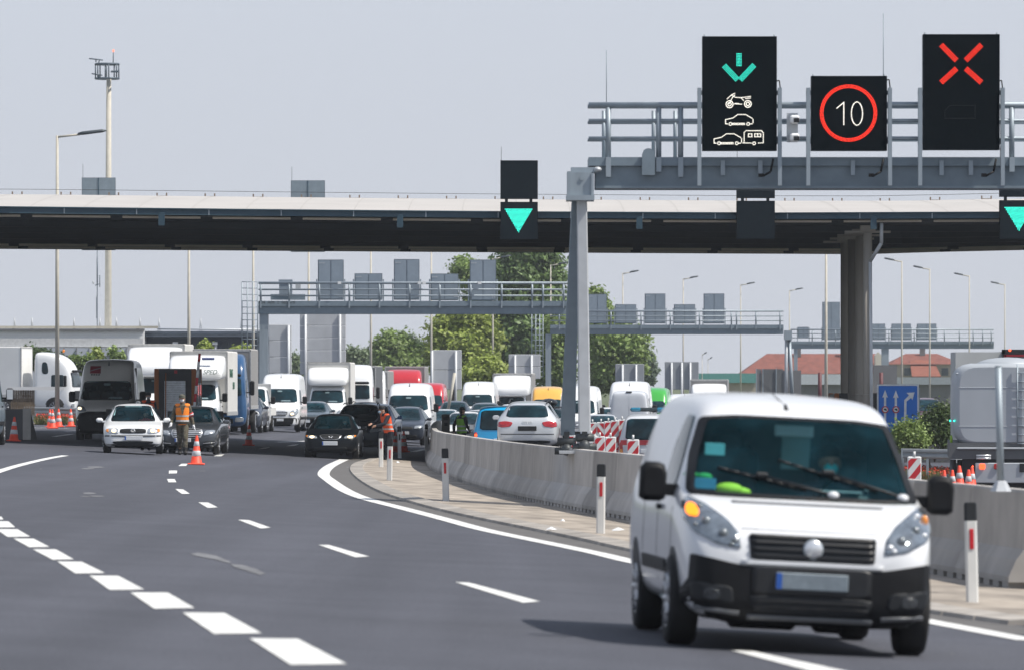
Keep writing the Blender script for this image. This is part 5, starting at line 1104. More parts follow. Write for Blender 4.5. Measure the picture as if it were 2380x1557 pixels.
def mk_cab(H=3.6, L=14, hw=1.24, boxz=(1.1, 3.9), boxy=(2.7, 14), boxw=2.5):
    v = Veh()
    v.body([(0, .98, .42, .95, 1.5, .98), (.07, 1.12, .34, 1.2, 2.2, 1.06), (.2, 1.2, .30, 1.35, 2.55, 1.10), (.38, 1.24, .30, 1.45, 2.8+.25*(H-2.9), 1.14), (.75, 1.24, .30, 1.5, H-.25, 1.14), (1.3, 1.24, .35, 1.5, H-.02, 1.14), (2.1, 1.24, .45, 1.5, H, 1.12), (2.25, 1.22, .5, 1.5, H-.05, 1.10)])
    v.panel('windscreen', [(-1.02, 1.62), (1.02, 1.62), (.98, 2.38), (-.98, 2.38)], 'F', 'glass', .014, rnd=.06)
    v.put('sun_visor', MB().rbox((0, .02, 2.50), (2.0, .16, .14), .05).mesh('sv'), 'plastic')
    v.both('side_window', [(.42, 1.55), (1.2, 1.55), (1.2, 2.3), (.5, 2.3)], 'L', 'glass', off=.006, rnd=.08); v.both('sleeper_window', [(1.35, 2.35), (1.75, 2.35), (1.75, 3.0), (1.45, 3.0)], 'L', 'glass', off=.006, rnd=.2)
    v.panel('grille', [(-.8, .85), (.8, .85), (.85, 1.42), (-.85, 1.42)], 'F', 'black', .012)
    for z in (.95, 1.08, 1.21, 1.34): v.panel('grille_bar', [(-.75, z), (.75, z), (.75, z+.03), (-.75, z+.03)], 'F', 'plastic', .025, rnd=0)
    v.panel('bumper', [(-1.1, .38), (1.1, .38), (1.1, .75), (-1.1, .75)], 'F', 'paint', .02)
    v.both('headlight', [(.72, .50), (1.08, .52), (1.1, .70), (.75, .70)], 'F', 'lamp', off=.03); v.plate(0, .52)
    v.mirror_pair(1.45, .35, 1.95, (.2, .16, .62))
    v.both('wheel_arch', [(1.0+.56*math.cos(t), .5+.56*math.sin(t)) for t in [math.pi*i/10 for i in range(-1, 12)]], 'L', 'black', off=.004, rnd=0, skirt=.01)
    rear = [2.9 if L < 8 else 3.4] if L < 8 else [3.9, L-4.2, L-2.9, L-1.6]
    v.wheels(1.0, rear if L >= 8 else [L-1.6], 2.18, .5, .30)
    v.put('chassis', MB().box2((-.5, 2.0, .6), (.5, L-.2, .95)).box2((-1.15, 2.5, .55), (1.15, 3.1, 1.0)).box2((-1.2, L-.3, .5), (1.2, L-.1, .75)).mesh('ch'), 'black')
    add_box(v, boxw, boxz[0], boxz[1], boxy[0], boxy[1])
    return v
def mk_mpv(clear=False, H=1.95, L=4.9, hw=.95):
    """low roofed van seen from behind or in front"""
    v = Veh(); k = L/4.9
    v.body([(0, .60, .36, .58, .70, .52), (.05, .78, .26, .70, .84, .66), (.18, .88, .23, .84, .98, .76), (.45, .93, .23, .98, 1.10, .79), (.85, .94, .25, 1.08, 1.19, .79), (1.1, .95, .25, 1.10, 1.40, .79), (1.5, .95, .25, 1.12, 1.74, .75), (1.85, .95, .25, 1.13, H-.08, .76), (2.5, .95, .25, 1.14, H-.02, .77), (4.3, .95, .25, 1.14, H-.03, .77), (4.72, .94, .28, 1.13, H-.08, .76), (4.85, .92, .32, 1.10, H-.22, .76), (4.9, .84, .42, .95, 1.35, .74)])
    v.panel('windscreen', [(-.80, 1.16), (.80, 1.16), (.66, 1.72), (-.66, 1.72)], 'F', 'glass', .012, rnd=.08)
    for q in ([(1.35, 1.13), (2.2, 1.14), (2.2, 1.72), (1.75, 1.72)], [(2.3, 1.14), (3.4, 1.14), (3.4, 1.74), (2.3, 1.74)], [(3.5, 1.14), (4.5, 1.14), (4.45, 1.74), (3.5, 1.74)]): v.both('side_window', q, 'L', 'glass', off=.006, rnd=.08)
    v.panel('rear_window', [(-.72, 1.14), (.72, 1.14), (.66, H-.17), (-.66, H-.17)], 'B', 'glass', .012, rnd=.08)
    v.both('tail_light', [(.78, .62), (.88, .62), (.905, 1.06), (.80, 1.08)], 'B', 'tail', off=.014); v.both('lamp_core', [(.80, .93), (.88, .93), (.88, 1.02), (.80, 1.02)], 'B', 'tailred', off=.02)
    v.both('reverse_lamp', [(.79, .72), (.885, .72), (.89, .86), (.795, .86)], 'B', 'amberlens', off=.02)
    v.panel('rear_bumper', [(-.84, .32), (.84, .32), (.86, .56), (-.86, .56)], 'B', 'paint', .016); v.plate(0, .80, .52, .12, 'B')
    v.panel('grille', [(-.5, .68), (.5, .68), (.5, .80), (-.5, .80)], 'F', 'black', .012); v.both('headlight', [(.55, .70), (.82, .76), (.9, .95), (.62, .86)], 'F', 'lamp', off=.014); v.panel('bumper', [(-.8, .27), (.8, .27), (.84, .48), (-.84, .48)], 'F', 'plastic', .012); v.plate(0, .52)
    v.mirror_pair(1.06, 1.35, 1.22, (.18, .12, .22))
    for yq in (.95, 3.9): v.both('wheel_arch', [(yq+.40*math.cos(t), .33+.40*math.sin(t)) for t in [math.pi*i/10 for i in range(-1, 12)]], 'L', 'black', off=.004, rnd=0, skirt=.01)
    v.wheels(.95, 3.9, 1.64, .33, .21)
    return v
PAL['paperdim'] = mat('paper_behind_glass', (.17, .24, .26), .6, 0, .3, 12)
PAL['emblem'] = mat('emblem_red', (.26, .012, .03), .5)
AMB2 = mat('indicator_lens', (.75, .25, .03), .2, 0, .1, 20, coat=1); PAL.update(amber2=AMB2, lampon2=LAMPON, tailred=TAIL, amberlens=AMB2)
BOXW = mat('box_white', (.66, .65, .62), .5, 0, .05, .8); BOXG = mat('curtain_grey', (.26, .255, .25), .7, 0, .12, 2, streak=(1, 3, .2)); ROOFW = mat('box_roof', (.66, .64, .60), .6); TRIM = mat('box_trim', (.50, .50, .49), .4, .4)
BOXD = mat('curtain_dark', (.10, .11, .12), .7, 0, .12, 2, streak=(1, 3, .2))
PAL.update(box=BOXW, boxroof=ROOFW, boxtrim=TRIM)
def by_base(x, y): return G(x, y)
# ---------------------------------------------------------------- the cars at the head of the lanes
V_vw = mk_saloon('vw'); V_me = mk_saloon('merc', L=5.1, hw=.945, hs=1.02); V_ho = mk_saloon('honda', hw=.88, hs=.99); V_wag = mk_saloon('x', True, False); V_sal = mk_saloon('x', False, False); V_hat = mk_saloon('x', True, False, hs=1.10, L=4.2); V_suv = mk_saloon('x', True, False, hs=1.20, L=4.7, hw=.93)
cv, _ = inst(V_vw, 'saloon_car', 'white saloon car with lit headlights coming first out of the checkpoint', 'car', G(309, 1055), 3.0, 1.02, dict(paint=WHITE))
MG = mat('paint_graphite', (.085, .095, .108), .25, .4, .04, 2, coat=.8)
cm, _ = inst(V_me, 'saloon_car', 'dark grey luxury saloon with chrome grille behind the walking soldier', 'car', G(434, 1055.5), -2.5, 1.0, dict(paint=MG, lampon2=LAMPG))
ch, _ = inst(V_ho, 'saloon_car', 'black saloon with lit headlights and a driver, alone in the middle lane', 'car', G(768, 1065), -1.5, 1.0, dict(paint=BLACKP))
inst(V_suv, 'estate_car', 'dark navy four wheel drive just behind the black saloon, beside the officer', 'car', G(828, 1054), -2.5, 1.0, dict(paint=NAVY, lamp=LAMPG))
sv = COL.objects[-1]
inst(V_hat, 'hatchback', 'dark grey hatchback in front of the large white van', 'car', G(936, 1034.5), -4, 1.0, dict(paint=GREYP), group=GROUPQ)
inst(V_hat, 'hatchback', 'bright blue car half hidden between the navy four wheel drive and the officer', 'car', onground(860, 252), -4, 1.06, dict(paint=paint('blue', (.02, .16, .42))), group=GROUPQ)
au, _ = inst(V_wag, 'estate_car', 'silver estate car seen from behind over the concrete barrier', 'car', onground(1230, 182)+Vector((.1, 2.2, 0)), 180-2.0, 1.0, dict(paint=SILVER))
au.location.z += .06
# ---------------------------------------------------------------- vans of the queue
V_hi = mk_van(2.72, 5.9, 1.0, 's'); V_tr = mk_van(2.52, 5.6, 1.0, 't'); V_du = mk_van(2.74, 6.0, 1.02, 'd', clear=True, rear=False)
em = V_du.panel('emblem', [(-.60, 2.26), (-.24, 2.26), (-.24, 2.50), (-.60, 2.50)], 'F', 'emblem', .012, rnd=.03, skirt=.01)
V_du.panel('emblem_swoosh', [(-.60, 2.32), (-.44, 2.37), (-.24, 2.425), (-.24, 2.445), (-.44, 2.39), (-.60, 2.34)], 'F', 'steel', .018, parent=em, rnd=0, skirt=.006)
for i_ in range(4): V_du.panel('emblem_lettering', [(-.56+.08*i_, 2.195), (-.505+.08*i_, 2.195), (-.505+.08*i_, 2.235), (-.56+.08*i_, 2.235)], 'F', 'black', .012, parent=em, rnd=.1, skirt=.006, rings=(1.0,))
TAUPE = paint('taupe', (.76, .74, .69), .35)
dv, _ = inst(V_du, 'panel_van', 'tall taupe van with black nose and a red square emblem, in the canopy shade', 'van', G(243, 1025), -.5, 1.05, dict(paint=TAUPE), group=GROUPQ)
inst(V_hi, 'panel_van', 'white high-roofed van with one lit headlight left of the box truck', 'van', G(646, 1003), -2, 1.0, dict(paint=WHITE), group=GROUPQ)
inst(V_tr, 'panel_van', 'large white van behind the orange-vested officer and the dark grey hatchback', 'van', G(946, 1029), -2, 1.02, dict(paint=WHITE), group=GROUPQ)
REDP = paint('red', (.50, .02, .03)); YEL = paint('yellow', (.80, .44, .08)); GRN = paint('green', (.05, .38, .05))
inst(V_hi, 'panel_van', 'red high-roofed van right behind the large white van', 'van', onground(993, 362), -2, .98, dict(paint=REDP), group=GROUPQ)
inst(V_hi, 'panel_van', 'white van above the officer in the green vest', 'van', onground(1107, 372), -3, 1.06, dict(paint=WHITE), group=GROUPQ)
inst(V_hi, 'panel_van', 'yellow high-roofed van behind the silver estate car', 'van', onground(1274, 362), 0, 1.03, dict(paint=YEL), group=GROUPQ)
inst(V_hi, 'panel_van', 'white van half hidden behind the near gantry leg', 'van', onground(1340, 332), -4, 1.06, dict(paint=WHITE), group=GROUPQ)
inst(V_hi, 'panel_van', 'white van with ribbed roof directly behind the rear-facing white van', 'van', onground(1459, 350), -3, 1.21, dict(paint=WHITE), group=GROUPQ)
VW_R = paint('van_pale', (.62, .645, .68))
inst(V_hi, 'panel_van', 'pale white van seen from behind with a lamp on its roof edge', 'van', onground(1476, 328)+Vector((0, 5.9, 0)), 180-3, 1.02, dict(paint=VW_R), group=GROUPQ)
inst(V_hi, 'panel_van', 'green high-roofed van left of the foreground van roof', 'van', onground(1508, 375), -4, 1.12, dict(paint=GRN), group=GROUPQ)
inst(V_tr, 'panel_van', 'white van roof just above the foreground van, right of the green van', 'van', onground(1590, 385), -2, 1.1, dict(paint=WHITE), group=GROUPQ)
inst(V_tr, 'panel_van', 'white van roof above the foreground van, right of the white lorry', 'van', onground(1735, 392), -2, 1.09, dict(paint=WHITE), group=GROUPQ)
V_t5 = mk_mpv()
LBL = paint('light_blue', (.015, .40, .78))
tb, _ = inst(V_t5, 'minibus', 'light blue van seen from behind, left of the silver estate car', 'van', onground(1172, 211)+Vector((0, 4.9, .02)), 180-1, 1.0, dict(paint=LBL, tailred=TAILON), group='vehicles leaving behind the barrier')
pv, _ = inst(V_t5, 'police_van', 'white police van with red stripe and blue light bar, seen from behind', 'van', onground(1540, 203)+Vector((0, 4.9, 0)), 180-5, 1.03, dict(paint=VW_R), group='vehicles leaving behind the barrier')
m = MB(); m.rbox((0, 3.2, 2.06), (1.35, .34, .12), .05); m.rbox((-.62, 3.2, 2.10), (.12, .4, .16), .04); lb = m.build('light_bar', mat('lightbar_dark', (.02, .03, .035), .4), pv); m = MB(); m.rbox((.50, 3.2, 2.06), (.36, .36, .13), .05).rbox((-.3, 3.2, 2.06), (.36, .36, .13), .05); m.build('blue_lens', mat('lightbar_blue', (.01, .16, .26), .2, coat=1), lb)
m = MB(); m.box((0, 4.925, 1.06), (1.72, .02, .15)); m.box((0, 4.925, .62), (1.66, .02, .06)); m.box((.905, 2.6, 1.04), (.12, 4.2, .15)); m.build('red_stripe', mat('stripe_red', (.36, .03, .04), .5), pv)
text('lettering', 'POLIZEI', .17, BLACKM, (0, 4.95, .50), pv, rot=(R(90), 0, R(180)))
# little flatbed pick-up squeezed between black car and the white van
V_pk = mk_van(2.15, 4.9, .98, 't', box=True)
V_pk.put('load_bed', MB().rbox((0, 3.6, .95), (1.95, 2.6, .42), .03).mesh('lb'), 'box'); V_pk.put('headboard', MB().rbox((0, 2.36, 1.7), (1.9, .08, 1.1), .02).mesh('hb'), 'boxtrim')
inst(V_pk, 'flatbed_truck', 'small white flatbed truck with pale load bed left of the high-roofed white van', 'truck', onground(572, 292), -3, .97, group=GROUPQ)
inst(V_hat, 'hatchback', 'small black car beside the grey curtain truck, white and black panda pattern on its nose', 'car', onground(560, 287.2), -3, 1.03, dict(paint=GREYP), group=GROUPQ)
kk = COL.objects
# ---------------------------------------------------------------- box trucks
def boxtruck(L, bz, bw, defl, cabH=2.35):
    v = mk_van(cabH, L, 1.0, 't', box=True); add_box(v, bw, bz[0], bz[1], 2.36, L, defl=defl); return v
V_b1 = boxtruck(6.6, (.85, 3.42), 2.2, (2.1, 2.22, 3.20, 1.15, 2.34))
inst(V_b1, 'box_truck', 'white box truck with a wide rounded roof deflector in the middle of the queue', 'truck', onground(757, 326), -2, 1.0, group=GROUPQ)
V_b2 = boxtruck(7.2, (.85, 3.35), 2.35, (2.3, 2.15, 3.22, .7, 2.34))
bt2, _ = inst(V_b2, 'box_truck', 'white box truck with green lettering right of the booth', 'truck', onground(449, 268), -2.5, 1.03, group=GROUPQ)
DGR = mat('ink_green', (.03, .12, .07), .6)
text('front_lettering', 'SPED', .26, mat('ink_dark_green', (.012, .06, .04), .6), (.62, .56, 2.50), bt2, rot=(R(75), 0, R(4)), font_shear=.3)
m = MB(); m.box((.52, .98, 3.04), (.5, .06, .08), rx=R(-35)); m.build('blue_stripe', mat('ink_blue', (.03, .05, .16), .6), bt2)
text('side_lettering', 'TRANS', .50, DGR, (1.185, 4.0, 2.45), bt2, rot=(R(90), 0, R(90)), font_shear=.2); text('side_lettering', 'SPED', .42, DGR, (1.185, 5.2, 1.95), bt2, rot=(R(90), 0, R(90)), font_shear=.2)
V_b3 = boxtruck(7.0, (.85, 3.45), 2.4, (2.35, 2.05, 3.36, .7, 2.34))
inst(V_b3, 'box_truck', 'white box truck half hidden behind the taupe van and the booth', 'truck', onground(352, 300), -2, 1.1, group=GROUPQ)
inst(V_b3, 'box_truck', 'white lorry with tall deflector and grey box left of the yellow van', 'truck', onground(1186, 402), -3, 1.02, dict(box=BOXG), group=GROUPQ)
inst(V_b1, 'box_truck', 'white lorry with angular roof deflector just above the foreground van', 'truck', onground(1646, 425), -3, 1.12, dict(box=BOXG), group=GROUPQ)
# ---------------------------------------------------------------- heavy lorries
V_l1 = mk_cab(3.45, 7.4, 1.24, (1.15, 3.62), (2.5, 7.4), 2.5)
BLU = paint('deep_blue', (.012, .07, .18))
inst(V_l1, 'lorry', 'blue lorry with grey curtain body squeezed beside the lettered box truck', 'lorry', onground(506, 276), -1.5, 1.0, dict(paint=BLU, box=BOXG), group=GROUPQ)
V_l2 = mk_cab(3.5, 11, 1.22, (1.1, 3.42), (2.6, 11), 2.45)
inst(V_l2, 'lorry', 'white lorry with dark curtain body right behind the white box truck', 'lorry', onground(816, 346), -1.5, .98, dict(box=BOXD), group=GROUPQ)
inst(V_l2, 'lorry', 'white lorry with pale grey body, second in line between box truck and red lorry', 'lorry', onground(852, 378), -1.5, .93, dict(box=BOXG), group=GROUPQ)
inst(V_l1, 'lorry', 'red lorry with rounded roof and grey curtain body', 'lorry', onground(936, 402), -2, 1.0, dict(paint=REDP, box=BOXG), group=GROUPQ)
# ---------------------------------------------------------------- further cars of the queue, mostly roofs and windscreens
DBL = paint('dark_blue', (.025, .04, .07)); 
for v_, x, d, yaw, sc, col, nm, lab in ((V_sal, 722, 316, -3, 1.0, mat('paint_green_grey', (.10, .13, .15), .25, .4, .05, 2, coat=.7), 'saloon_car', 'grey-green car with a pale mirror between the white van and the navy four wheel drive'),
        (V_sal, 1022, 288, -4, 1.02, SILVER, 'saloon_car', 'silver car just right of the large white van'), (V_sal, 1068, 262, -5, 1.04, WHITE, 'saloon_car', 'white car behind the officer in the green vest'), (V_sal, 1108, 296, -4, 1.04, SILVER, 'saloon_car', 'silver car between the officer in the green vest and the light blue van'),
        (V_suv, 1122, 330, -3, 1.02, mat('paint_dusk', (.07, .09, .10), .3, .2, .05, 2, coat=.7), 'estate_car', 'dark green-grey car above the officer in the green vest'), (V_suv, 1187, 345, -3, 1.0, WHITE, 'estate_car', 'white car roof above the light blue van'),
        (V_suv, 1276, 296, -1, 1.02, BLACKP, 'estate_car', 'black car carrying a roof box behind the silver estate car'), (V_sal, 1396, 292, -2, 1.1, SILVER, 'saloon_car', 'silver car right of the near gantry leg'), (V_sal, 1412, 345, -2, 1.25, WHITE, 'saloon_car', 'white car roof between two white vans right of the gantry leg'),
        (V_hat, 1052, 345, -2, 1.1, GREYP, 'hatchback', 'dark car roof right of the red van'), (V_hat, 840, 300, -3, 1.0, BLACKP, 'hatchback', 'black car mostly hidden behind the navy four wheel drive'),):
    rt, _ = inst(v_, nm, lab, 'car', onground(x, d), yaw, sc, dict(paint=col), group=GROUPQ)
    if 'roof box' in lab:
        rbx = thing('roof_box', 'black rounded roof box on the black car behind the silver estate car', 'roof box', onground(1276, 298)+Vector((0, 0, 1.84)))
        m = MB(); m.ell((0, .2, .16), (.40, .85, .20)); m.build('shell', BLACKP, rbx); m = MB(); m.cyl((-.6, -.2, -.04), (.6, -.2, -.04), .03, n=6); m.cyl((-.6, .6, -.04), (.6, .6, -.04), .03, n=6); m.build('cross_bar', DARKP, rbx)
# white and black pattern on the nose of the small car
for o in COL.objects:
    if o.get('label', '').startswith('small black car'): pn = o
m = MB(); m.ell((.62, .05, .82), (.16, .05, .11)); m.ell((.55, .04, .66), (.05, .04, .05)); wp = m.build('white_wrap', WHITE, pn)
m = MB(); m.ell((.555, .0, .85), (.045, .02, .05)); m.ell((.69, .0, .85), (.045, .02, .05)); m.ell((.62, -.005, .78), (.025, .02, .02)); m.build('black_spots', BLACKM, wp)
# maroon car on the side road and the vehicles at the left edge
inst(V_suv, 'estate_car', 'maroon car on the side road behind the bush, right of the blue lane sign', 'car', Vector(((2168-CX)/F*300, 300, HC+(HY-1011)/F*300)), 5, 1.0, dict(paint=paint('maroon', (.08, .015, .03)), lamp=LAMPON))
zq = HC+(HY-1011)/F*300; m = MB(); m.loft([[(14, y, zq-2.2), (17.2, y, zq-.02), (24, y, zq-.02), (27, y, zq-2.2)] for y in (294, 345)], smooth=False); tag(m.build('side_road', mat('side_road_asphalt', (.10, .10, .105), .9, 0, .15, 1)), kind='structure')
V_l3 = mk_cab(3.55, 12, 1.24, (1.15, 3.85), (2.9, 12), 2.5)
lw, _ = inst(V_l3, 'lorry', 'white articulated lorry passing sideways behind the left guardrail', 'lorry', Vector(((180-CX)/F*345, 345, gz(-20, 345)+.2)), 90-10, .96, dict(box=mat('trailer_white', (.80, .80, .78), .5, 0, .04, 1)))
m = MB(); m.ell((.45, .9, 3.62), (.07, .07, .09)); m.build('beacon', mat('beacon_amber', (.75, .22, .02), .3), lw)
inst(V_du, 'panel_van', 'blue-grey van cut by the left edge of the picture', 'van', onground(-62, 196), 180, 1.03, dict(paint=mat('paint_blue_grey', (.22, .30, .37), .3, .3, .05, 2, coat=.6)), skip=('emblem',))
kb = thing('concrete_block', 'dark concrete block behind the shaded cone at the left edge', 'barrier', onground(28, 216))
m = MB(); m.loft([[(x+dx, y, z) for x, z in ((-.9, 0), (.62, 0), (.50, .5), (.38, 1.02), (-.9, 1.02))] for y, dx in ((0, 0), (3, 0))], smooth=False); m.build('block', mat('concrete_dark', (.10, .10, .105), .9, 0, .2, 1), kb); m = MB(); m.box2((.36, -.02, 0), (.62, .1, 1.05)); m.build('end_face', CONC, kb)
# ---------------------------------------------------------------- tank trailer at right
TK = thing('tank_trailer', 'grey silo trailer seen from behind at the right edge', 'trailer', onground(2322, 176), R(-3.6))
TKM = mat('tank_grey', (.42, .45, .48), .45, .1, .10, .7, streak=(1, 1, .5)); TKD = mat('tank_skirt', (.11, .115, .12), .6, .1, .12, 1)
X0 = -1.55; k = F/176; zz = lambda y: HC+(HY-y)/k-TK.location.z
rg = []
for y, s in ((0.0, .84), (.06, .93), (.2, .98), (.5, 1.0), (9.5, 1.0), (10.2, .9)):
    zc, hz = (zz(843)+zz(1036))/2, (zz(843)-zz(1036))/2
    rg.append([(1.28*s*math.copysign(abs(math.cos(t))**.32, math.cos(t)), y, zc+hz*(.35+.65*s)*math.copysign(abs(math.sin(t))**.45, math.sin(t))) for t in [2*math.pi*i/28 for i in range(28)]])
MB().loft(rg).build('tank', TKM, TK)
m = MB(); m.box2((-1.36, .0, zz(1066)), (1.36, 10, zz(1028))); m.build('skirt', TKD, TK)
m = MB(); m.rbox((0, -.04, zz(1041)), (2.3, .1, .05), .02); m.rbox((0, .12, zz(868)), (2.35, .12, .06), .02); m.build('rib', TKM, TK)
m = MB(); m.ell((.25, 1.1, zz(850)), (.9, .9, .24)); m.ell((-.75, .5, zz(852)), (.08, .2, .10)); m.build('top_hatch', TKM, TK)
m = MB(); m.box2((-1.0, .05, zz(1142)-.6), (1.1, .6, zz(1062))); m.build('chassis', BLACKM, TK)
m = MB(); m.rbox((.35, -.06, zz(1098)), (2.0, .1, .55), .02); bb = m.build('rear_bumper', TKM, TK)
for x, mm, nm in ((-.46, TAILON, 'tail_light'), (-.06, TAIL, 'tail_light'), (-.72, TAILON, 'marker_light')):
    m = MB(); m.rbox((x, -.13, zz(1083)), (.16 if nm == 'tail_light' else .06, .06, .16 if nm == 'tail_light' else .06), .03); m.build(nm, mm, TK)
m = MB(); m.box((.62, -.125, zz(1086)), (.13, .02, .24)); m.build('black_plate', BLACKM, TK); m = MB(); m.rbox((1.02, -.12, zz(1087)), (.46, .02, .24), .01); pq = m.build('number_plate', PLATE, TK)
text('plate_text', 'SC', .13, BLACKM, (.95, -.14, zz(1090)), pq)
for yy in (1058, 1064): m = MB(); m.cyl((-.62, -.1, zz(yy)), (-.22, -.1, zz(yy)), .03, n=8); m.build('hose_pipe', CHROME, TK)
for x in (-1.25, -1.05, -.85): m = MB(); m.cyl((x, .5, zz(1130)-.5), (x, .5, zz(1068)), .09, n=8); m.build('landing_pipe', TKD, TK)
m = MB(); m.lathe([(.28, -.15), (.5, -.15), (.52, 0), (.5, .15), (.28, .15)], (-1.0, 1.2, .5), 'X', 24); m.lathe([(.28, -.15), (.5, -.15), (.52, 0), (.5, .15), (.28, .15)], (1.0, 1.2, .5), 'X', 24); m.build('wheel', RUBBER, TK)
m = MB(); m.rbox((-.62, -.03+.3, zz(985)), (.07, .02, .05), .01); st = m.build('sticker', BLUEB, TK); m = MB(); m.rbox((-.58, -.02+.3, zz(1000)), (.08, .02, .06), .01); m.build('sticker', mat('sticker_yellow', (.6, .4, .03), .5), TK)
m = MB(); m.ell((-1.30, .3, zz(1022)), (.04, .04, .14)); m.build('green_marker', mat('marker_green', (.25, .42, .03), .5), TK)
m = MB()
for x in (.5, .78): m.cyl((x, -.06, zz(1030)), (x, -.06, zz(846)), .02, n=6)
for i in range(9): m.cyl((.5, -.06, zz(1030)+.24*i), (.78, -.06, zz(1030)+.24*i), .016, n=6)
m.build('ladder', STEEL, TK)
for yy in (900, 990): m = MB(); m.rbox((0, .02, zz(yy)), (2.2, .06, .018), .005); m.build('weld_band', TKM, TK)
for x in (-1.33, -1.22): m = MB(); m.ell((x, .05, zz(977)), (.03, .03, .03)); m.build('teal_light', LED_T, TK)
at = At(192); BT = thing('box_trailer', 'pale box trailer with a red rear frame standing behind the silo trailer', 'trailer', onground(2300, 192))
m = MB(); m.box2((at.X(2221), 192, BT.location.z+1.0), (at.X(2330), 194.2, at.Z(818))); wbuild(m, 'body', mat('trailer_pale', (.50, .51, .50), .6, 0, .08, 1), BT)
m = MB(); m.box2((at.X(2328), 191.8, BT.location.z+.8), (at.X(2420), 198, at.Z(817))); wbuild(m, 'rear_part', TKM, BT); m = MB(); at.box(m, 2327, 812, 2420, 823, .3, -.5); at.box(m, 2327, 812, 2332, 845, .3, -.5); wbuild(m, 'rear_frame', BLACKM, BT); m = MB(); at.box(m, 2332, 824, 2420, 829, .2, -.52); at.box(m, 2331, 824, 2335, 840, .2, -.52); wbuild(m, 'red_frame', mat('frame_red', (.28, .01, .02), .5), BT); m = MB(); m.ell((at.X(2343), 191.3, at.Z(814)), (.04, .04, .04)); wbuild(m, 'marker_light', TAILON, BT)
m = MB(); m.box((at.X(2280), 195, BT.location.z+.6), (1.0, 2, .9)); wbuild(m, 'chassis', BLACKM, BT)
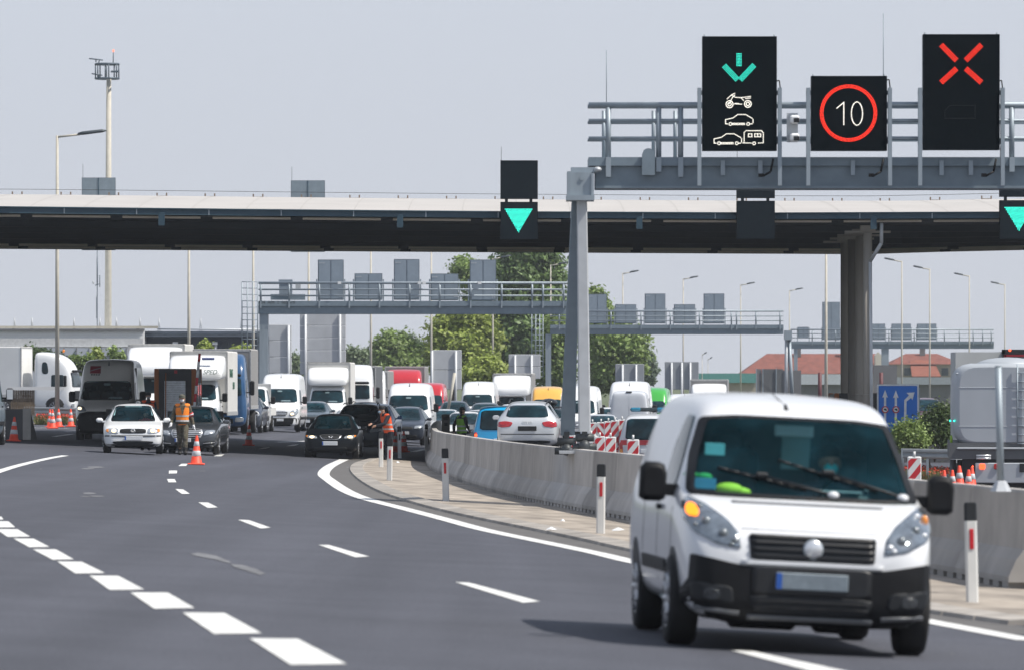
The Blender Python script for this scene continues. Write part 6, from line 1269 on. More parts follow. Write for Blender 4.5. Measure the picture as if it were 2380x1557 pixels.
# ---------------------------------------------------------------- the foreground van
def mk_front_van():
    v = Veh()
    v.body([(0, .60, .36, .56, .66, .52), (.04, .77, .26, .66, .80, .66), (.12, .86, .22, .76, .91, .75), (.30, .915, .21, .90, 1.01, .79), (.55, .935, .22, 1.02, 1.10, .80), (.85, .945, .24, 1.09, 1.165, .80), (1.02, .948, .25, 1.11, 1.27, .80), (1.3, .95, .25, 1.12, 1.52, .775), (1.58, .95, .25, 1.13, 1.74, .745), (1.82, .95, .25, 1.14, 1.85, .745), (2.3, .95, .25, 1.14, 1.89, .755), (3.2, .95, .25, 1.14, 1.90, .755), (4.2, .95, .25, 1.14, 1.895, .755), (4.62, .94, .28, 1.13, 1.85, .75), (4.76, .92, .32, 1.10, 1.72, .75), (4.81, .84, .42, .95, 1.35, .72)], 3)
    ws = [(-.865, 1.125), (-.6, 1.115), (.6, 1.115), (.865, 1.125), (.80, 1.42), (.71, 1.69), (.45, 1.715), (-.45, 1.715), (-.71, 1.69), (-.80, 1.42)]
    v.panel('windscreen', ws, 'F', 'glasst', .012, rnd=.08, L=.06); v.panel('windscreen_seal', ws, 'F', 'plastic', .014, r0=.93, rnd=.08, L=.05); v.cut(ws, 2.3, .975)
    # bumper, grille, lamps
    bp = v.panel('bumper', [(-.92, .22), (-.45, .205), (.45, .205), (.92, .22), (.955, .40), (.90, .445), (.872, .52), (.868, .695), (.60, .645), (.50, .63), (-.50, .63), (-.60, .645), (-.868, .695), (-.872, .52), (-.90, .445), (-.955, .40)], 'F', 'plastic', .020, rnd=.05, L=.04, rings=tuple(i/16 for i in range(1, 17)))
    v.panel('number_plate_recess', [(-.44, .43), (.44, .43), (.44, .63), (-.44, .63)], 'F', 'plastic2', .028, parent=bp, rnd=.06)
    ai = v.panel('air_intake', [(-.42, .30), (.42, .30), (.46, .42), (-.46, .42)], 'F', 'black', .030, parent=None, rnd=.12)
    for z in (.335, .375): v.panel('intake_bar', [(-.42, z), (.42, z), (.42, z+.014), (-.42, z+.014)], 'F', 'plastic2', .040, parent=ai, rnd=0)
    v.panel('bumper_lip', [(-.46, .262), (.46, .262), (.46, .283), (-.46, .283)], 'F', 'trimgrey', .038, parent=bp, rnd=.02)
    v.both('bumper_lip', [(.52, .285), (.82, .305), (.82, .325), (.52, .305)], 'F', 'trimgrey', off=.038, parent=bp, rnd=.02)
    v.both('fog_lamp_recess', [(.56, .35), (.84, .37), (.86, .50), (.58, .47)], 'F', 'black', off=.030, parent=bp, rnd=.12)
    v.both('fog_lamp', [(.66, .37), (.76, .375), (.77, .45), (.67, .45)], 'F', 'lampfog', off=.040, rnd=.25)
    gr = v.panel('grille', [(-.455, .675), (.455, .675), (.47, .855), (-.47, .855)], 'F', 'black', .014, rnd=.05)
    for z in (.70, .745, .79, .83): v.panel('grille_bar', [(-.455, z), (.455, z), (.455, z+.017), (-.455, z+.017)], 'F', 'plastic2', .030, parent=gr, rnd=0)
    v.panel('grille_bar', [(-.52, .642), (.52, .642), (.52, .668), (-.52, .668)], 'F', 'paint', .030, rnd=.02)
    pt, _ = v.hit('F', 0, .768, .03); bd = v.put('badge', MB().ell((0, pt.y, .768), (.072, .03, .072), 24, 12).mesh('b'), 'chrome'); v.put('badge_ring', MB().ring((0, pt.y-.004, .768), .066, .009, 'Y', 24, 6).mesh('b'), 'steel', bd)
    HLp = [(.525, .745), (.545, .86), (.62, .95), (.76, 1.05), (.865, 1.105), (.905, 1.06), (.915, .95), (.86, .855), (.70, .775)]
    hl = v.both('headlight', HLp, 'F', 'lamphouse', off=.012, rnd=.10, L=.05)
    for sg, h in ((1, hl[0]), (-1, hl[1])):
        for x, z, r in ((.655, .85, .038), (.77, .93, .036)):
            p, nrm = v.hit('F', sg*x, z, .006); q = v.put('reflector', MB().ell(p, (r, .03, r), 18, 10).mesh('r'), 'lampdim', h)
        for x, z, r in ((.57, .80, .03), (.60, .775, .022), (.84, .90, .022), (.80, 1.03, .026)):
            p, nrm = v.hit('F', sg*x, z, .010); v.put('facet', MB().ell(p, (r, .014, r*.8), 10, 6).mesh('r'), 'chrome' if sg > 0 else 'lampdim', h)  # sparkle painted in: chrome spots in one lamp, dim ones in the other
    v.panel('indicator', [(-.888, .965), (-.825, .96), (-.808, 1.0), (-.83, 1.045), (-.868, 1.05), (-.892, 1.015)], 'F', 'amber', .022, rnd=.2)
    p, _ = v.hit('F', .86, 1.0, .012); v.put('indicator', MB().ell(p, (.03, .014, .045), 10, 6).mesh('i'), 'amberdim')
    # hood details
    v.panel('cowl_vent', [(-.56, 1.075), (.56, 1.075), (.56, 1.088), (-.56, 1.088)], 'F', 'trimgrey', .006, rnd=.02)
    for sg in (-1, 1): v.panel('bonnet_seam', [(sg*.53, .885), (sg*.535, .885), (sg*.86, 1.125), (sg*.855, 1.125)][::sg], 'F', 'black', .001, rnd=0, skirt=.003, rings=(1.0,))
    v.panel('bonnet_edge', [(-.52, .893), (.52, .893), (.52, .898), (-.52, .898)], 'F', 'seam', .002, rnd=0, skirt=.003, rings=(1.0,))
    # wipers
    def wiper(a, b_, c):
        P0 = v.hit('F', *a, .035)[0]; P1 = v.hit('F', *b_, .05)[0]; P2 = v.hit('F', *c, .03)[0]
        m = MB(); m.ell(P0, (.045, .04, .03)); i = v.put('wiper_pivot', m.mesh('w'), 'paint')
        m = MB(); m.cyl(P0, P1, .014, .010, 6); v.put('wiper_arm', m.mesh('w'), 'black', i)
        pts = [v.hit('F', c[0]+(b_[0]*2-c[0]-c[0])*t, c[1]+(b_[1]*2-c[1]-c[1])*t, .022)[0] for t in [k/8 for k in range(9)]]
        m = MB().tube(pts, .012, 6); m.rbox(P1, (.10, .04, .05), .015); v.put('wiper_blade', m.mesh('w'), 'black', i)
    wiper((.735, 1.135), (.20, 1.285), (-.16, 1.385)); wiper((.205, 1.13), (-.30, 1.24), (-.62, 1.31))
    # sides
    for q in ([(1.30, 1.14), (2.14, 1.15), (2.14, 1.72), (1.78, 1.70)],): v.both('side_window', q, 'L', 'glass', off=.006, rnd=.08)
    for y0 in (1.12, 2.2, 3.32): v.both('door_seam', [(y0, .34), (y0+.012, .34), (y0+.012, 1.12), (y0, 1.12)], 'L', 'black', off=.002, rnd=0, skirt=.004, rings=(1.0,))
    v.both('side_moulding', [(1.45, .52), (3.35, .52), (3.35, .62), (1.45, .62)], 'L', 'plastic', off=.012, rnd=.04)
    v.both('door_handle', [(1.95, .98), (2.12, .985), (2.12, 1.025), (1.95, 1.02)], 'L', 'plastic', off=.03, rnd=.2)
    for yq in (.93, 3.93): v.both('wheel_arch', [(yq+.40*math.cos(t), .33+.40*math.sin(t)) for t in [math.pi*i/12 for i in range(-1, 14)]], 'L', 'black', off=.004, rnd=0, skirt=.01)
    v.wheels(.93, 3.93, (1.72, 1.63), .335, .215)
    for sg in (-1, 1):
        m = MB(); rg = []
        for t, a in ((-.06, .7), (-.04, .92), (.02, 1.0), (.09, .96), (.12, .8)): rg.append([(sg*1.085+dx*a, 1.22+t, 1.205+dz*a) for dx, dz in ((-.10, -.13), (-.06, -.155), (.06, -.155), (.10, -.13), (.105, .05), (.085, .12), (.04, .14), (-.06, .14), (-.10, .10))])
        m.loft(rg); m.box((sg*.95, 1.26, 1.14), (.16, .08, .09)); i = v.put('wing_mirror', m.mesh('wm'), 'plastic'); v.put('mirror_glass', MB().rbox((sg*1.085, 1.345, 1.205), (.15, .01, .22), .03).mesh('mg'), 'chrome', i)
    v.put('roof_antenna', MB().cyl((-.06, 1.66, 1.77), (-.06, 1.74, 1.815), .024, .012, 8).cyl((-.06, 1.73, 1.81), (-.20, 2.3, 1.985), .0045, .003, 6).mesh('ra'), 'black')
    # underside seen below the bumper
    v.put('undertray', MB().rbox((0, 1.0, .245), (1.3, 1.0, .08), .03).rbox((-.28, .7, .20), (.5, .2, .10), .03).rbox((.22, .75, .19), (.22, .2, .10), .03).mesh('ut'), 'black')
    v.put('axle', MB().cyl((-.75, .93, .33), (.75, .93, .33), .04, n=8).mesh('ax'), 'black'); v.put('axle', MB().cyl((-.75, 3.93, .33), (.75, 3.93, .33), .06, n=8).mesh('ax'), 'black')
    v.plate(.0, .53, .53, .125)
    # cabin
    v.put('dashboard', MB().rbox((0, 1.42, .98), (1.62, .62, .26), .10).rbox((.42, 1.50, 1.12), (.40, .3, .10), .05).mesh('d'), 'dash')
    for x in (-.42, .42): v.put('seat', MB().rbox((x, 2.35, 1.10), (.48, .16, .80), .08).rbox((x, 2.33, 1.53), (.26, .11, .17), .05).rbox((x, 2.15, .80), (.48, .5, .16), .06).mesh('s'), 'seatc')
    v.put('steering_wheel', MB().ring((.42, 1.74, 1.10), .19, .016, 'Y', 22, 6).cyl((.42, 1.78, 1.08), (.42, 1.60, 1.04), .04, n=8).mesh('sw'), 'plastic')
    v.put('bulkhead', MB().box2((-.70, 2.62, .3), (.70, 2.66, 1.74)).box2((-.86, 1.2, .3), (.86, 2.6, .34)).mesh('bh'), 'lining')
    return v
PL2 = mat('black_plastic_fine', (.012, .013, .015), .45, 0, .15, 12); TRG = mat('trim_grey', (.14, .145, .15), .35, 0, .1, 9)
LHOUSE = mat('lamp_housing', (.20, .235, .27), .08, .5, .35, 14, coat=1); LDIM = mat('lamp_reflector_dim', (.17, .19, .20), .25, .4, .3, 30, coat=1)
FW = (1886-CX)/F; dF = 47.6
vloc = G(1894, 1517); vloc = Vector(((1878-CX)/F*dF, dF, gz((1878-CX)/F*dF, dF)))
fv, fo = inst(mk_front_van(), 'panel_van', 'white van in the foreground with a lit orange indicator and a masked driver', 'van', vloc, 4.1, 1.01,
    dict(paint=mat('paint_white_near', (.69, .70, .715), .28, 0, .03, 3, coat=.7), plastic2=PL2, trimgrey=TRG, lampdim=LDIM, lampfog=mat('fog_lamp_dark', (.05, .055, .06), .2, .3, .3, 30, coat=1), lamphouse=LHOUSE, amberdim=AMB2, seam=mat('seam_mid', (.35, .35, .35), .5), dash=mat('dash_grey', (.10, .125, .13), .7, 0, .15, 6), seatc=mat('seat_cloth', (.05, .062, .07), .9), lining=mat('cabin_lining', (.13, .16, .17), .9),
        plate=mat('plate_shaded', (.20, .24, .27), .5, 0, .15, 16)), roll=R(2.9))
# things lying in and stuck to its windscreen
def inside_van(name, label, cat, mesh, mm, loc, parts=()):
    t = thing(name, label, cat, fv.matrix_basis @ Vector(loc)); t.rotation_euler = fv.rotation_euler; mesh.build(parts[0] if parts else 'sheet', mm, t); return t
def wst(x, z, off=-.03): return None
HVY = mat('hi_vis_yellow', (.55, .85, .05), .7)
m = MB(); m.ell((0, 0, 0), (.11, .06, .05)); m.ell((.09, .02, -.015), (.08, .05, .035)); inside_van('hi_vis_bundle', 'crumpled yellow hi-vis cloth on the dashboard of the foreground van', 'cloth', m, HVY, (-.50, 1.32, 1.165), ('cloth',))
m = MB(); m.rbox((0, 0, 0), (.15, .006, .09), .01); inside_van('windscreen_sticker', 'pale teal sticker high on the windscreen of the foreground van', 'sticker', m, mat('sticker_teal', (.20, .62, .66), .6), (-.62, 1.34, 1.46))
m = MB(); m.rbox((0, 0, 0), (.17, .006, .08), .01); inside_van('windscreen_sticker', 'blue sticker low in the windscreen corner of the foreground van', 'sticker', m, mat('sticker_blue', (.10, .42, .66), .6), (-.70, 1.165, 1.20))
m = MB(); m.ell((0, 0, 0), (.06, .03, .03)); m.ell((-.1, .02, .01), (.06, .03, .025)); inside_van('green_cloth', 'small green cloth in the windscreen corner of the foreground van', 'cloth', m, mat('cloth_green', (.04, .42, .10), .8), (-.70, 1.22, 1.25), ('cloth',))
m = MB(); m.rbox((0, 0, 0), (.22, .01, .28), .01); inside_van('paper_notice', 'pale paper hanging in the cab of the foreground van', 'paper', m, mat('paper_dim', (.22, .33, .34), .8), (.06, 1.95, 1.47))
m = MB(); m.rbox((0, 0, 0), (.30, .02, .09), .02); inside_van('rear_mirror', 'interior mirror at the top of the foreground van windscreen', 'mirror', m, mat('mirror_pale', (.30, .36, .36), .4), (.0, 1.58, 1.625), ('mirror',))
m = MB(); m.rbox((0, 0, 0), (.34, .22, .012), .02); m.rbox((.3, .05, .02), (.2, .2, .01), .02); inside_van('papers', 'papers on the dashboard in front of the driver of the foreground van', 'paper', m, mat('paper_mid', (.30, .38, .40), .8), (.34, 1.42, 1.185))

# ================================================================ people
SKIN = mat('skin', (.46, .27, .19), .6, 0, .08, 20); NAVYC = mat('cloth_navy', (.012, .014, .022), .9, 0, .2, 14, bump=.3); HAIRC = mat('hair_dark', (.012, .010, .009), .7, 0, .2, 40); CAMO = None
HVO = mat('hi_vis_orange', (.90, .24, .015), .7, 0, .10, 10, bump=.2); HVO2 = mat('hi_vis_red_orange', (.82, .10, .02), .7, 0, .10, 10, bump=.2); HVG = mat('hi_vis_green', (.22, .50, .04), .7, 0, .10, 10, bump=.2); REFT = mat('reflective_tape', (.46, .47, .46), .4, 0, .15, 20)
MASKW = mat('mask_white', (.72, .73, .74), .8, 0, .05, 20, bump=.2); MASKT = mat('mask_teal', (.08, .80, .82), .8, 0, .05, 20); BOOT = mat('boot_black', (.014, .013, .012), .6, 0, .2, 20); BELT = mat('belt', (.03, .028, .02), .7)
def camo_mat():
    m = mat('camouflage', (.09, .085, .055), .9, 0, .1, 10); n, l = m.node_tree.nodes, m.node_tree.links; b = n['Principled BSDF']
    tc = n.new('ShaderNodeTexCoord'); nz = n.new('ShaderNodeTexNoise'); nz.inputs['Scale'].default_value = 11; nz.inputs['Detail'].default_value = 3; l.new(tc.outputs['Object'], nz.inputs['Vector'])
    cr = n.new('ShaderNodeValToRGB'); cr.color_ramp.interpolation = 'CONSTANT'; e = cr.color_ramp.elements; e[0].position = 0; e[0].color = (.045, .040, .030, 1); e[1].position = .42; e[1].color = (.12, .10, .07, 1)
    for p, c in ((.52, (.075, .075, .045, 1)), (.60, (.19, .165, .125, 1))): q = e.new(p); q.color = c
    l.new(nz.outputs[0], cr.inputs[0]); l.new(cr.outputs[0], b.inputs['Base Color']); return m
CAMO = camo_mat()
def ltube(mb, pts, rad, n=12):
    """tapered limb with round ends through the joints"""
    P_ = []; R_ = []
    for i in range(len(pts)-1):
        for k in range(4): t = k/4; P_.append(Vector(pts[i]).lerp(Vector(pts[i+1]), t)); R_.append(rad[i]+(rad[i+1]-rad[i])*t)
    P_.append(Vector(pts[-1])); R_.append(rad[-1])
    rings = []
    for i, p in enumerate(P_):
        t = (P_[min(i+1, len(P_)-1)]-P_[max(i-1, 0)]).normalized(); q = t.to_track_quat('Z', 'Y').to_matrix()
        rings.append([p+q @ Vector((R_[i]*math.cos(a), R_[i]*math.sin(a), 0)) for a in [2*math.pi*j/n for j in range(n)]])
    mb.loft(rings)
    for p, r in ((P_[0], R_[0]), (P_[-1], R_[-1])): mb.ell(p, (r, r, r), n, 8)
    return mb
def erings(rg, n=22, off=0.0): return [[(cx+(rx+off)*math.cos(t), cy+(ry+off)*math.sin(t), z) for t in [2*math.pi*j/n for j in range(n)]] for z, cx, cy, rx, ry in rg]
def fuse(mb, vox, name):
    me = evaluated(mb.mesh(name), [('REMESH', dict(mode='VOXEL', voxel_size=vox, use_smooth_shade=True)), ('SMOOTH', dict(factor=.5, iterations=3))])
    for p in me.polygons: p.use_smooth = True
    return me
def hand(mb, wrist, d, side, curl=.5, fwd=(0, -1, 0)):
    """palm, four unequal curled fingers and a thumb from the side of the palm"""
    d = Vector(d).normalized(); f = Vector(fwd); f = (f-d*f.dot(d)).normalized(); s = d.cross(f).normalized()*side; w = Vector(wrist)
    ltube(mb, [w, w+d*.045, w+d*.085], [.026, .034, .036], 10)
    for i, (o, L) in enumerate(((-.028, .072), (-.009, .082), (.010, .078), (.028, .062))):
        a = w+d*.085+f*(-o); dirs = []; p = a; pts = [a]
        for k in range(3): ang = curl*(k+.6)*.75; dd = (d*math.cos(ang)+s*math.sin(ang)); p = p+dd*(L/2.6*(1-.12*k)); pts.append(p)
        ltube(mb, pts, [.0105, .0098, .009, .0078], 8)
    a = w+d*.03+f*.028; ltube(mb, [a, a+(f*.7+d*.7)*.035+s*.01, a+(f*.55+d*.9)*.062+s*.02], [.0135, .012, .0095], 8)
def person(name, label, loc, rz, pose, outfit, sc=1.0, legs=True):
    """pose: joint -> (x, y, z); the figure faces -y"""
    J = {k: Vector(v) for k, v in pose.items()}; root = thing(name, label, 'person', loc, R(rz), None, sc)
    b_ = MB(); lean = J['chest']-Vector((0, 0, 1.28))
    def tr(z): t = max(0, min(1.15, (z-.92)/(1.28-.92))); return lean.x*t, lean.y*t
    T = [(.86, .13, .10), (.94, .165, .118), (1.06, .148, .105), (1.18, .158, .115), (1.30, .175, .122), (1.39, .172, .11), (1.45, .11, .085)]
    px, py = J['pelvis'].x, J['pelvis'].y
    tors = [(z+J['pelvis'].z-.94, px+tr(z)[0], py+tr(z)[1], rx, ry) for z, rx, ry in T]
    b_.loft(erings(tors)); ltube(b_, [(tors[-2][1], tors[-2][2], tors[-2][0]+.02), J['neck'], J['head']], [.075, .058, .055])
    H = J['head']; hd = Matrix.Rotation(R(pose_yaw.get(name+label, 0)), 3, 'Z'); hm = MB()
    hm.ell((0, 0, .02), (.077, .098, .118), 18, 14); hm.ell((0, -.045, -.055), (.055, .052, .058), 14, 10)      # skull and jaw
    hm.loft([[(x, -.088-o, z) for x, z in ((-w, -w), (w, -w), (w, w), (-w, w))] for o, w in ((-.01, .017), (.014, .010))]); hm.ell((0, -.105, -.012), (.013, .018, .018), 8, 6); hm.ell((0, -.092, -.055), (.024, .012, .009), 10, 6)
    for sg in (-1, 1): hm.ell((sg*.078, .008, 0), (.012, .022, .032), 10, 8)
    hm.v = [tuple(H+hd @ Vector(p)) for p in hm.v]; b_.add(hm.v, hm.f)
    for sg, L in ((-1, 'l'), (1, 'r')):     # l = picture left
        ltube(b_, [J['sh_'+L], J['el_'+L], J['wr_'+L]], [.055, .043, .028])
        hand(b_, J['wr_'+L], J['wr_'+L]-J['el_'+L], -sg, .45)
        if legs: ltube(b_, [J['hip_'+L], J['kn_'+L], J['an_'+L]], [.085, .056, .04]); ltube(b_, [J['an_'+L], J['toe_'+L]], [.042, .034])
    link('body', fuse(b_, .0075, 'body'), SKIN, root)
    e = MB()
    for sg in (-1, 1): e.ell(H+hd @ Vector((sg*.030, -.092, .018)), (.010, .008, .007), 8, 6)
    e.build('eyes', BLACKM, root)
    # clothing
    o = MB(); o.loft(erings(tors, off=.016))
    for L in 'lr':
        sl = J['wr_'+L].lerp(J['el_'+L], .08); ltube(o, [J['sh_'+L], J['el_'+L], sl], [.072, .06, .046])
    ltube(o, [J['sh_l'], (J['sh_l']+J['sh_r'])/2+Vector((0, 0, .02)), J['sh_r']], [.07, .085, .07]); ltube(o, [J['neck']-Vector((0, 0, .04)), J['neck']+Vector((0, 0, .015))], [.075, .068])
    link('jacket', fuse(o, .012, 'jacket'), outfit['top'], root)
    if legs:
        o = MB(); o.loft(erings([t for t in tors[:3]], off=.018))
        for L in 'lr': ltube(o, [J['hip_'+L], J['kn_'+L], J['an_'+L]+Vector((0, 0, .06))], [.108, .082, .066])
        link('trousers', fuse(o, .012, 'trousers'), outfit['legs'], root)
        for L in 'lr':
            o = MB(); ltube(o, [J['an_'+L]+Vector((0, 0, .12)), J['an_'+L], J['an_'+L]-Vector((0, 0, .03))], [.068, .066, .064]); ltube(o, [J['an_'+L]-Vector((0, 0, .03)), J['toe_'+L]], [.064, .056]); link('boot', fuse(o, .01, 'boot'), outfit.get('boot', BOOT), root)
    if outfit.get('vest'):
        vr = [(tors[0][0]+.02, *tors[0][1:])]+tors[1:6]; mv = MB().loft(erings(vr, off=.036), cap=False)
        ltube(mv, [J['sh_l']*.55+(J['neck'])*.45+Vector((0, 0, -.02)), J['sh_l']*.85+J['neck']*.15+Vector((0, 0, .01))], [.08, .075]); ltube(mv, [J['sh_r']*.55+(J['neck'])*.45+Vector((0, 0, -.02)), J['sh_r']*.85+J['neck']*.15+Vector((0, 0, .01))], [.08, .075])
        vs = mv.build('vest', outfit['vest'], root)
        if outfit['top'] is CAMO: q_ = tors[5]; m9 = MB(); yv = q_[2]-q_[4]-.048; m9.prism([(q_[1]-.075, q_[0]+.05), (q_[1]+.075, q_[0]+.05), (q_[1]+.012, q_[0]-.20), (q_[1]-.012, q_[0]-.20)], yv-.012, yv+.03); m9.build('open_collar', CAMO, vs)
        for zc in (1.0, 1.14):
            z0 = zc+J['pelvis'].z-.94; rr = []
            for z in (z0-.025, z0+.025):
                for a, c in zip(tors[:-1], tors[1:]):
                    if a[0] <= z <= c[0]: t = (z-a[0])/(c[0]-a[0]); rr.append((z, *[p+(q-p)*t for p, q in zip(a[1:], c[1:])]))
            MB().loft(erings(rr, off=.041), cap=False).build('reflective_stripe', REFT, vs)
    if outfit.get('cap'):
        o = MB(); o.ell((0, .005, .075), (.092, .108, .075), 18, 10); o.lathe([(.093, .03), (.097, .06), (.092, .11)], (0, .0, 0), n=20); o.ell((0, -.115, .045), (.065, .06, .010), 14, 6); o.v = [tuple(H+hd @ Vector(p)) for p in o.v]; o.build('cap', outfit['cap'], root)
    if outfit.get('hair'):
        o = MB(); o.ell((0, .004, .078), (.087, .104, .080), 18, 12); o.ell((0, .055, -.01), (.072, .055, .075), 14, 10); o.v = [tuple(H+hd @ Vector(p)) for p in o.v]; o.build('hair', outfit['hair'], root)
    if outfit.get('mask'):
        o = MB(); o.ell((0, -.066, -.042), (.058, .058, .052), 16, 12); o.v = [tuple(H+hd @ Vector(p)) for p in o.v]; mk_ = o.build('mask', outfit['mask'], root)
    if outfit.get('gloves'):
        for sg, L in ((-1, 'l'), (1, 'r')):
            o = MB(); ltube(o, [J['wr_'+L]-(J['wr_'+L]-J['el_'+L]).normalized()*.05, J['wr_'+L]], [.034, .034]); hand(o, J['wr_'+L], J['wr_'+L]-J['el_'+L], -sg, .45)
            me = evaluated(o.mesh('g'), [('REMESH', dict(mode='VOXEL', voxel_size=.006, use_smooth_shade=True)), ('DISPLACE', dict(strength=.006, mid_level=0.0))]); link('glove', me, outfit['gloves'], root)
    return root, tors, J
pose_yaw = {}
STAND = dict(pelvis=(0, 0, .94), chest=(0, .0, 1.28), neck=(0, -.01, 1.50), head=(0, -.025, 1.63), sh_l=(-.185, .0, 1.41), el_l=(-.245, .03, 1.14), wr_l=(-.255, -.05, .90), sh_r=(.185, 0, 1.41), el_r=(.245, .03, 1.14), wr_r=(.255, -.05, .90),
    hip_l=(-.09, 0, .90), kn_l=(-.10, -.02, .49), an_l=(-.10, .02, .09), toe_l=(-.115, -.15, .04), hip_r=(.09, 0, .90), kn_r=(.10, -.02, .49), an_r=(.10, .02, .09), toe_r=(.115, -.15, .04))
walk = dict(STAND, kn_l=(-.075, .02, .50), an_l=(-.07, .22, .14), toe_l=(-.08, .12, .05), kn_r=(.08, -.16, .50), an_r=(.075, -.20, .09), toe_r=(.09, -.37, .06), el_l=(-.27, .06, 1.15), wr_l=(-.33, -.08, .93), el_r=(.265, .05, 1.13), wr_r=(.315, .0, .875), head=(-.01, -.03, 1.63))
CAPC = mat('cap_camouflage', (.10, .10, .075), .9, 0, .35, 24)
ps, tors, J = person('person', 'person in camouflage uniform and orange vest walking forward, with white mask and gloves', G(424, 1056.5), 4, walk, dict(top=CAMO, legs=CAMO, vest=HVO, cap=CAPC, mask=MASKW, gloves=MASKW), 1.04)
o = MB(); a, c = J['sh_r'].lerp(J['el_r'], .62), J['sh_r'].lerp(J['el_r'], .98); o.cyl(a, c, .078, .073, 14); ab = o.build('armband', REDM, ps); o = MB(); o.cyl(a.lerp(c, .34), a.lerp(c, .66), .081, .079, 14); o.build('white_band', MASKW, ab)
o = MB(); o.loft(erings([(tors[1][0]-.03, *tors[1][1:]), (tors[1][0]+.03, *tors[1][1:])], off=.046), cap=False); o.rbox((.19, -.03, .90), (.09, .10, .16), .03); o.build('belt', BELT, ps)
bend = dict(STAND, chest=(.0, -.10, 1.27), neck=(0, -.17, 1.46), head=(0, -.25, 1.57), sh_l=(-.18, -.14, 1.38), sh_r=(.18, -.12, 1.38), el_l=(-.26, -.32, 1.20), wr_l=(-.14, -.52, 1.16), el_r=(.25, -.28, 1.16), wr_r=(.14, -.50, 1.10))
CAPB = mat('cap_black', (.012, .013, .016), .8)
pose_yaw['person'+'person in dark uniform and orange-red vest leaning towards the navy car'] = 0
person('person', 'person in dark uniform and orange-red vest leaning towards the navy car', G(904, 1072), -62, bend, dict(top=NAVYC, legs=NAVYC, vest=HVO2, cap=CAPB, mask=mat('mask_blue', (.30, .42, .52), .8)), 1.05)
arms_back = dict(STAND, el_l=(-.27, .12, 1.16), wr_l=(-.14, .19, .95), el_r=(.27, .12, 1.16), wr_r=(.16, .20, .93))
arms_back['wr_l'] = (-.10, -.24, 1.02); arms_back['el_l'] = (-.27, -.02, 1.15)
person('person', 'person in dark uniform and yellow-green vest standing behind the concrete barrier', onground(1073, 222), 128, arms_back, dict(top=NAVYC, legs=NAVYC, vest=HVG, hair=HAIRC, mask=None), 1.03)
person('person', 'person in orange vest and dark cap standing between the taupe van and the booth', onground(345, 217), 0, STAND, dict(top=NAVYC, legs=NAVYC, vest=HVO2, cap=CAPB, mask=mat('mask_grey', (.30, .31, .33), .8)), 1.03)
SIT = dict(STAND, el_l=(-.24, -.16, 1.17), wr_l=(-.15, -.40, 1.18), el_r=(.24, -.16, 1.17), wr_r=(.15, -.40, 1.18), hip_l=(-.09, 0, .90), kn_l=(-.11, -.42, .92), an_l=(-.11, -.50, .52), toe_l=(-.12, -.64, .48), hip_r=(.09, 0, .90), kn_r=(.11, -.42, .92), an_r=(.11, -.50, .52), toe_r=(.12, -.64, .48))
def driver(car, x, y, zseat, label, top, mask, hair=HAIRC, sc=.97):
    loc = car.matrix_basis @ Vector((x, y, zseat-.90*sc)); return person('person', label, loc, math.degrees(car.rotation_euler.z), SIT, dict(top=top, legs=NAVYC, mask=mask, hair=hair), sc)
bpy.context.view_layer.update()
driver(fv, .42, 2.06, .68, 'person with teal face mask driving the foreground white van', mat('cloth_slate', (.07, .09, .11), .9), MASKT, sc=1.0)
driver(cv, .36, 2.30, .52, 'person in red top driving the white saloon car', mat('cloth_red', (.55, .03, .03), .9), None, sc=.88)
driver(cm, .38, 2.52, .50, 'person with pale mask driving the dark grey luxury saloon', NAVYC, mat('mask_pale', (.40, .44, .46), .8), sc=.90)
driver(ch, .36, 2.30, .50, 'person with mask driving the black saloon', NAVYC, mat('mask_pale', (.40, .44, .46), .8), sc=.89)
# ================================================================ trees, bushes, verge
BARK = mat('bark', (.10, .08, .06), .95, 0, .3, 3, streak=(1, 1, .2)); 
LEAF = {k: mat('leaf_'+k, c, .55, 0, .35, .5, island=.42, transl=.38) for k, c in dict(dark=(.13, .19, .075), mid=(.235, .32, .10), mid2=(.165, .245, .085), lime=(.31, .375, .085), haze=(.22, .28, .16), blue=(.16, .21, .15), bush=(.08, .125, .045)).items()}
def foliage(lobes, n, size, seed, clump=.6, drop=.0):
    rnd = random.Random(seed); mb = MB(); tot = sum(a[3]*a[4]*a[5] for a in lobes)
    for cx, cy, cz, rx, ry, rz in lobes:
        k = max(40, int(n*(rx*ry*rz)/tot)); per = 20
        for c in range(max(3, k//per)):
            while True:
                d = Vector((rnd.gauss(0, 1), rnd.gauss(0, 1), rnd.gauss(0, 1)))
                if d.length > .1: break
            d.normalize(); r = rnd.random()**.38*rnd.uniform(.85, 1.22); c0 = Vector((cx+d.x*rx*r, cy+d.y*ry*r, cz+d.z*rz*r)); cs = clump*rnd.uniform(.3, .95)
            for i in range(per):
                p = c0+Vector((rnd.gauss(0, cs*.5), rnd.gauss(0, cs*.5), rnd.gauss(0, cs*.4)))
                nrm = (d*.7+Vector((rnd.gauss(0, .6), rnd.gauss(0, .6), rnd.gauss(.35, .6)))).normalized(); q = nrm.to_track_quat('Z', 'Y').to_matrix(); a = rnd.uniform(0, 6.28); s = size*rnd.uniform(.45, 1.35)
                e1 = q @ Vector((math.cos(a), math.sin(a), 0))*s; e2 = q @ Vector((-math.sin(a), math.cos(a), 0))*s*.62
                mb.add([p-e1, p-e1*.1-e2, p+e1, p-e1*.1+e2], [(0, 1, 2, 3)])
    return mb
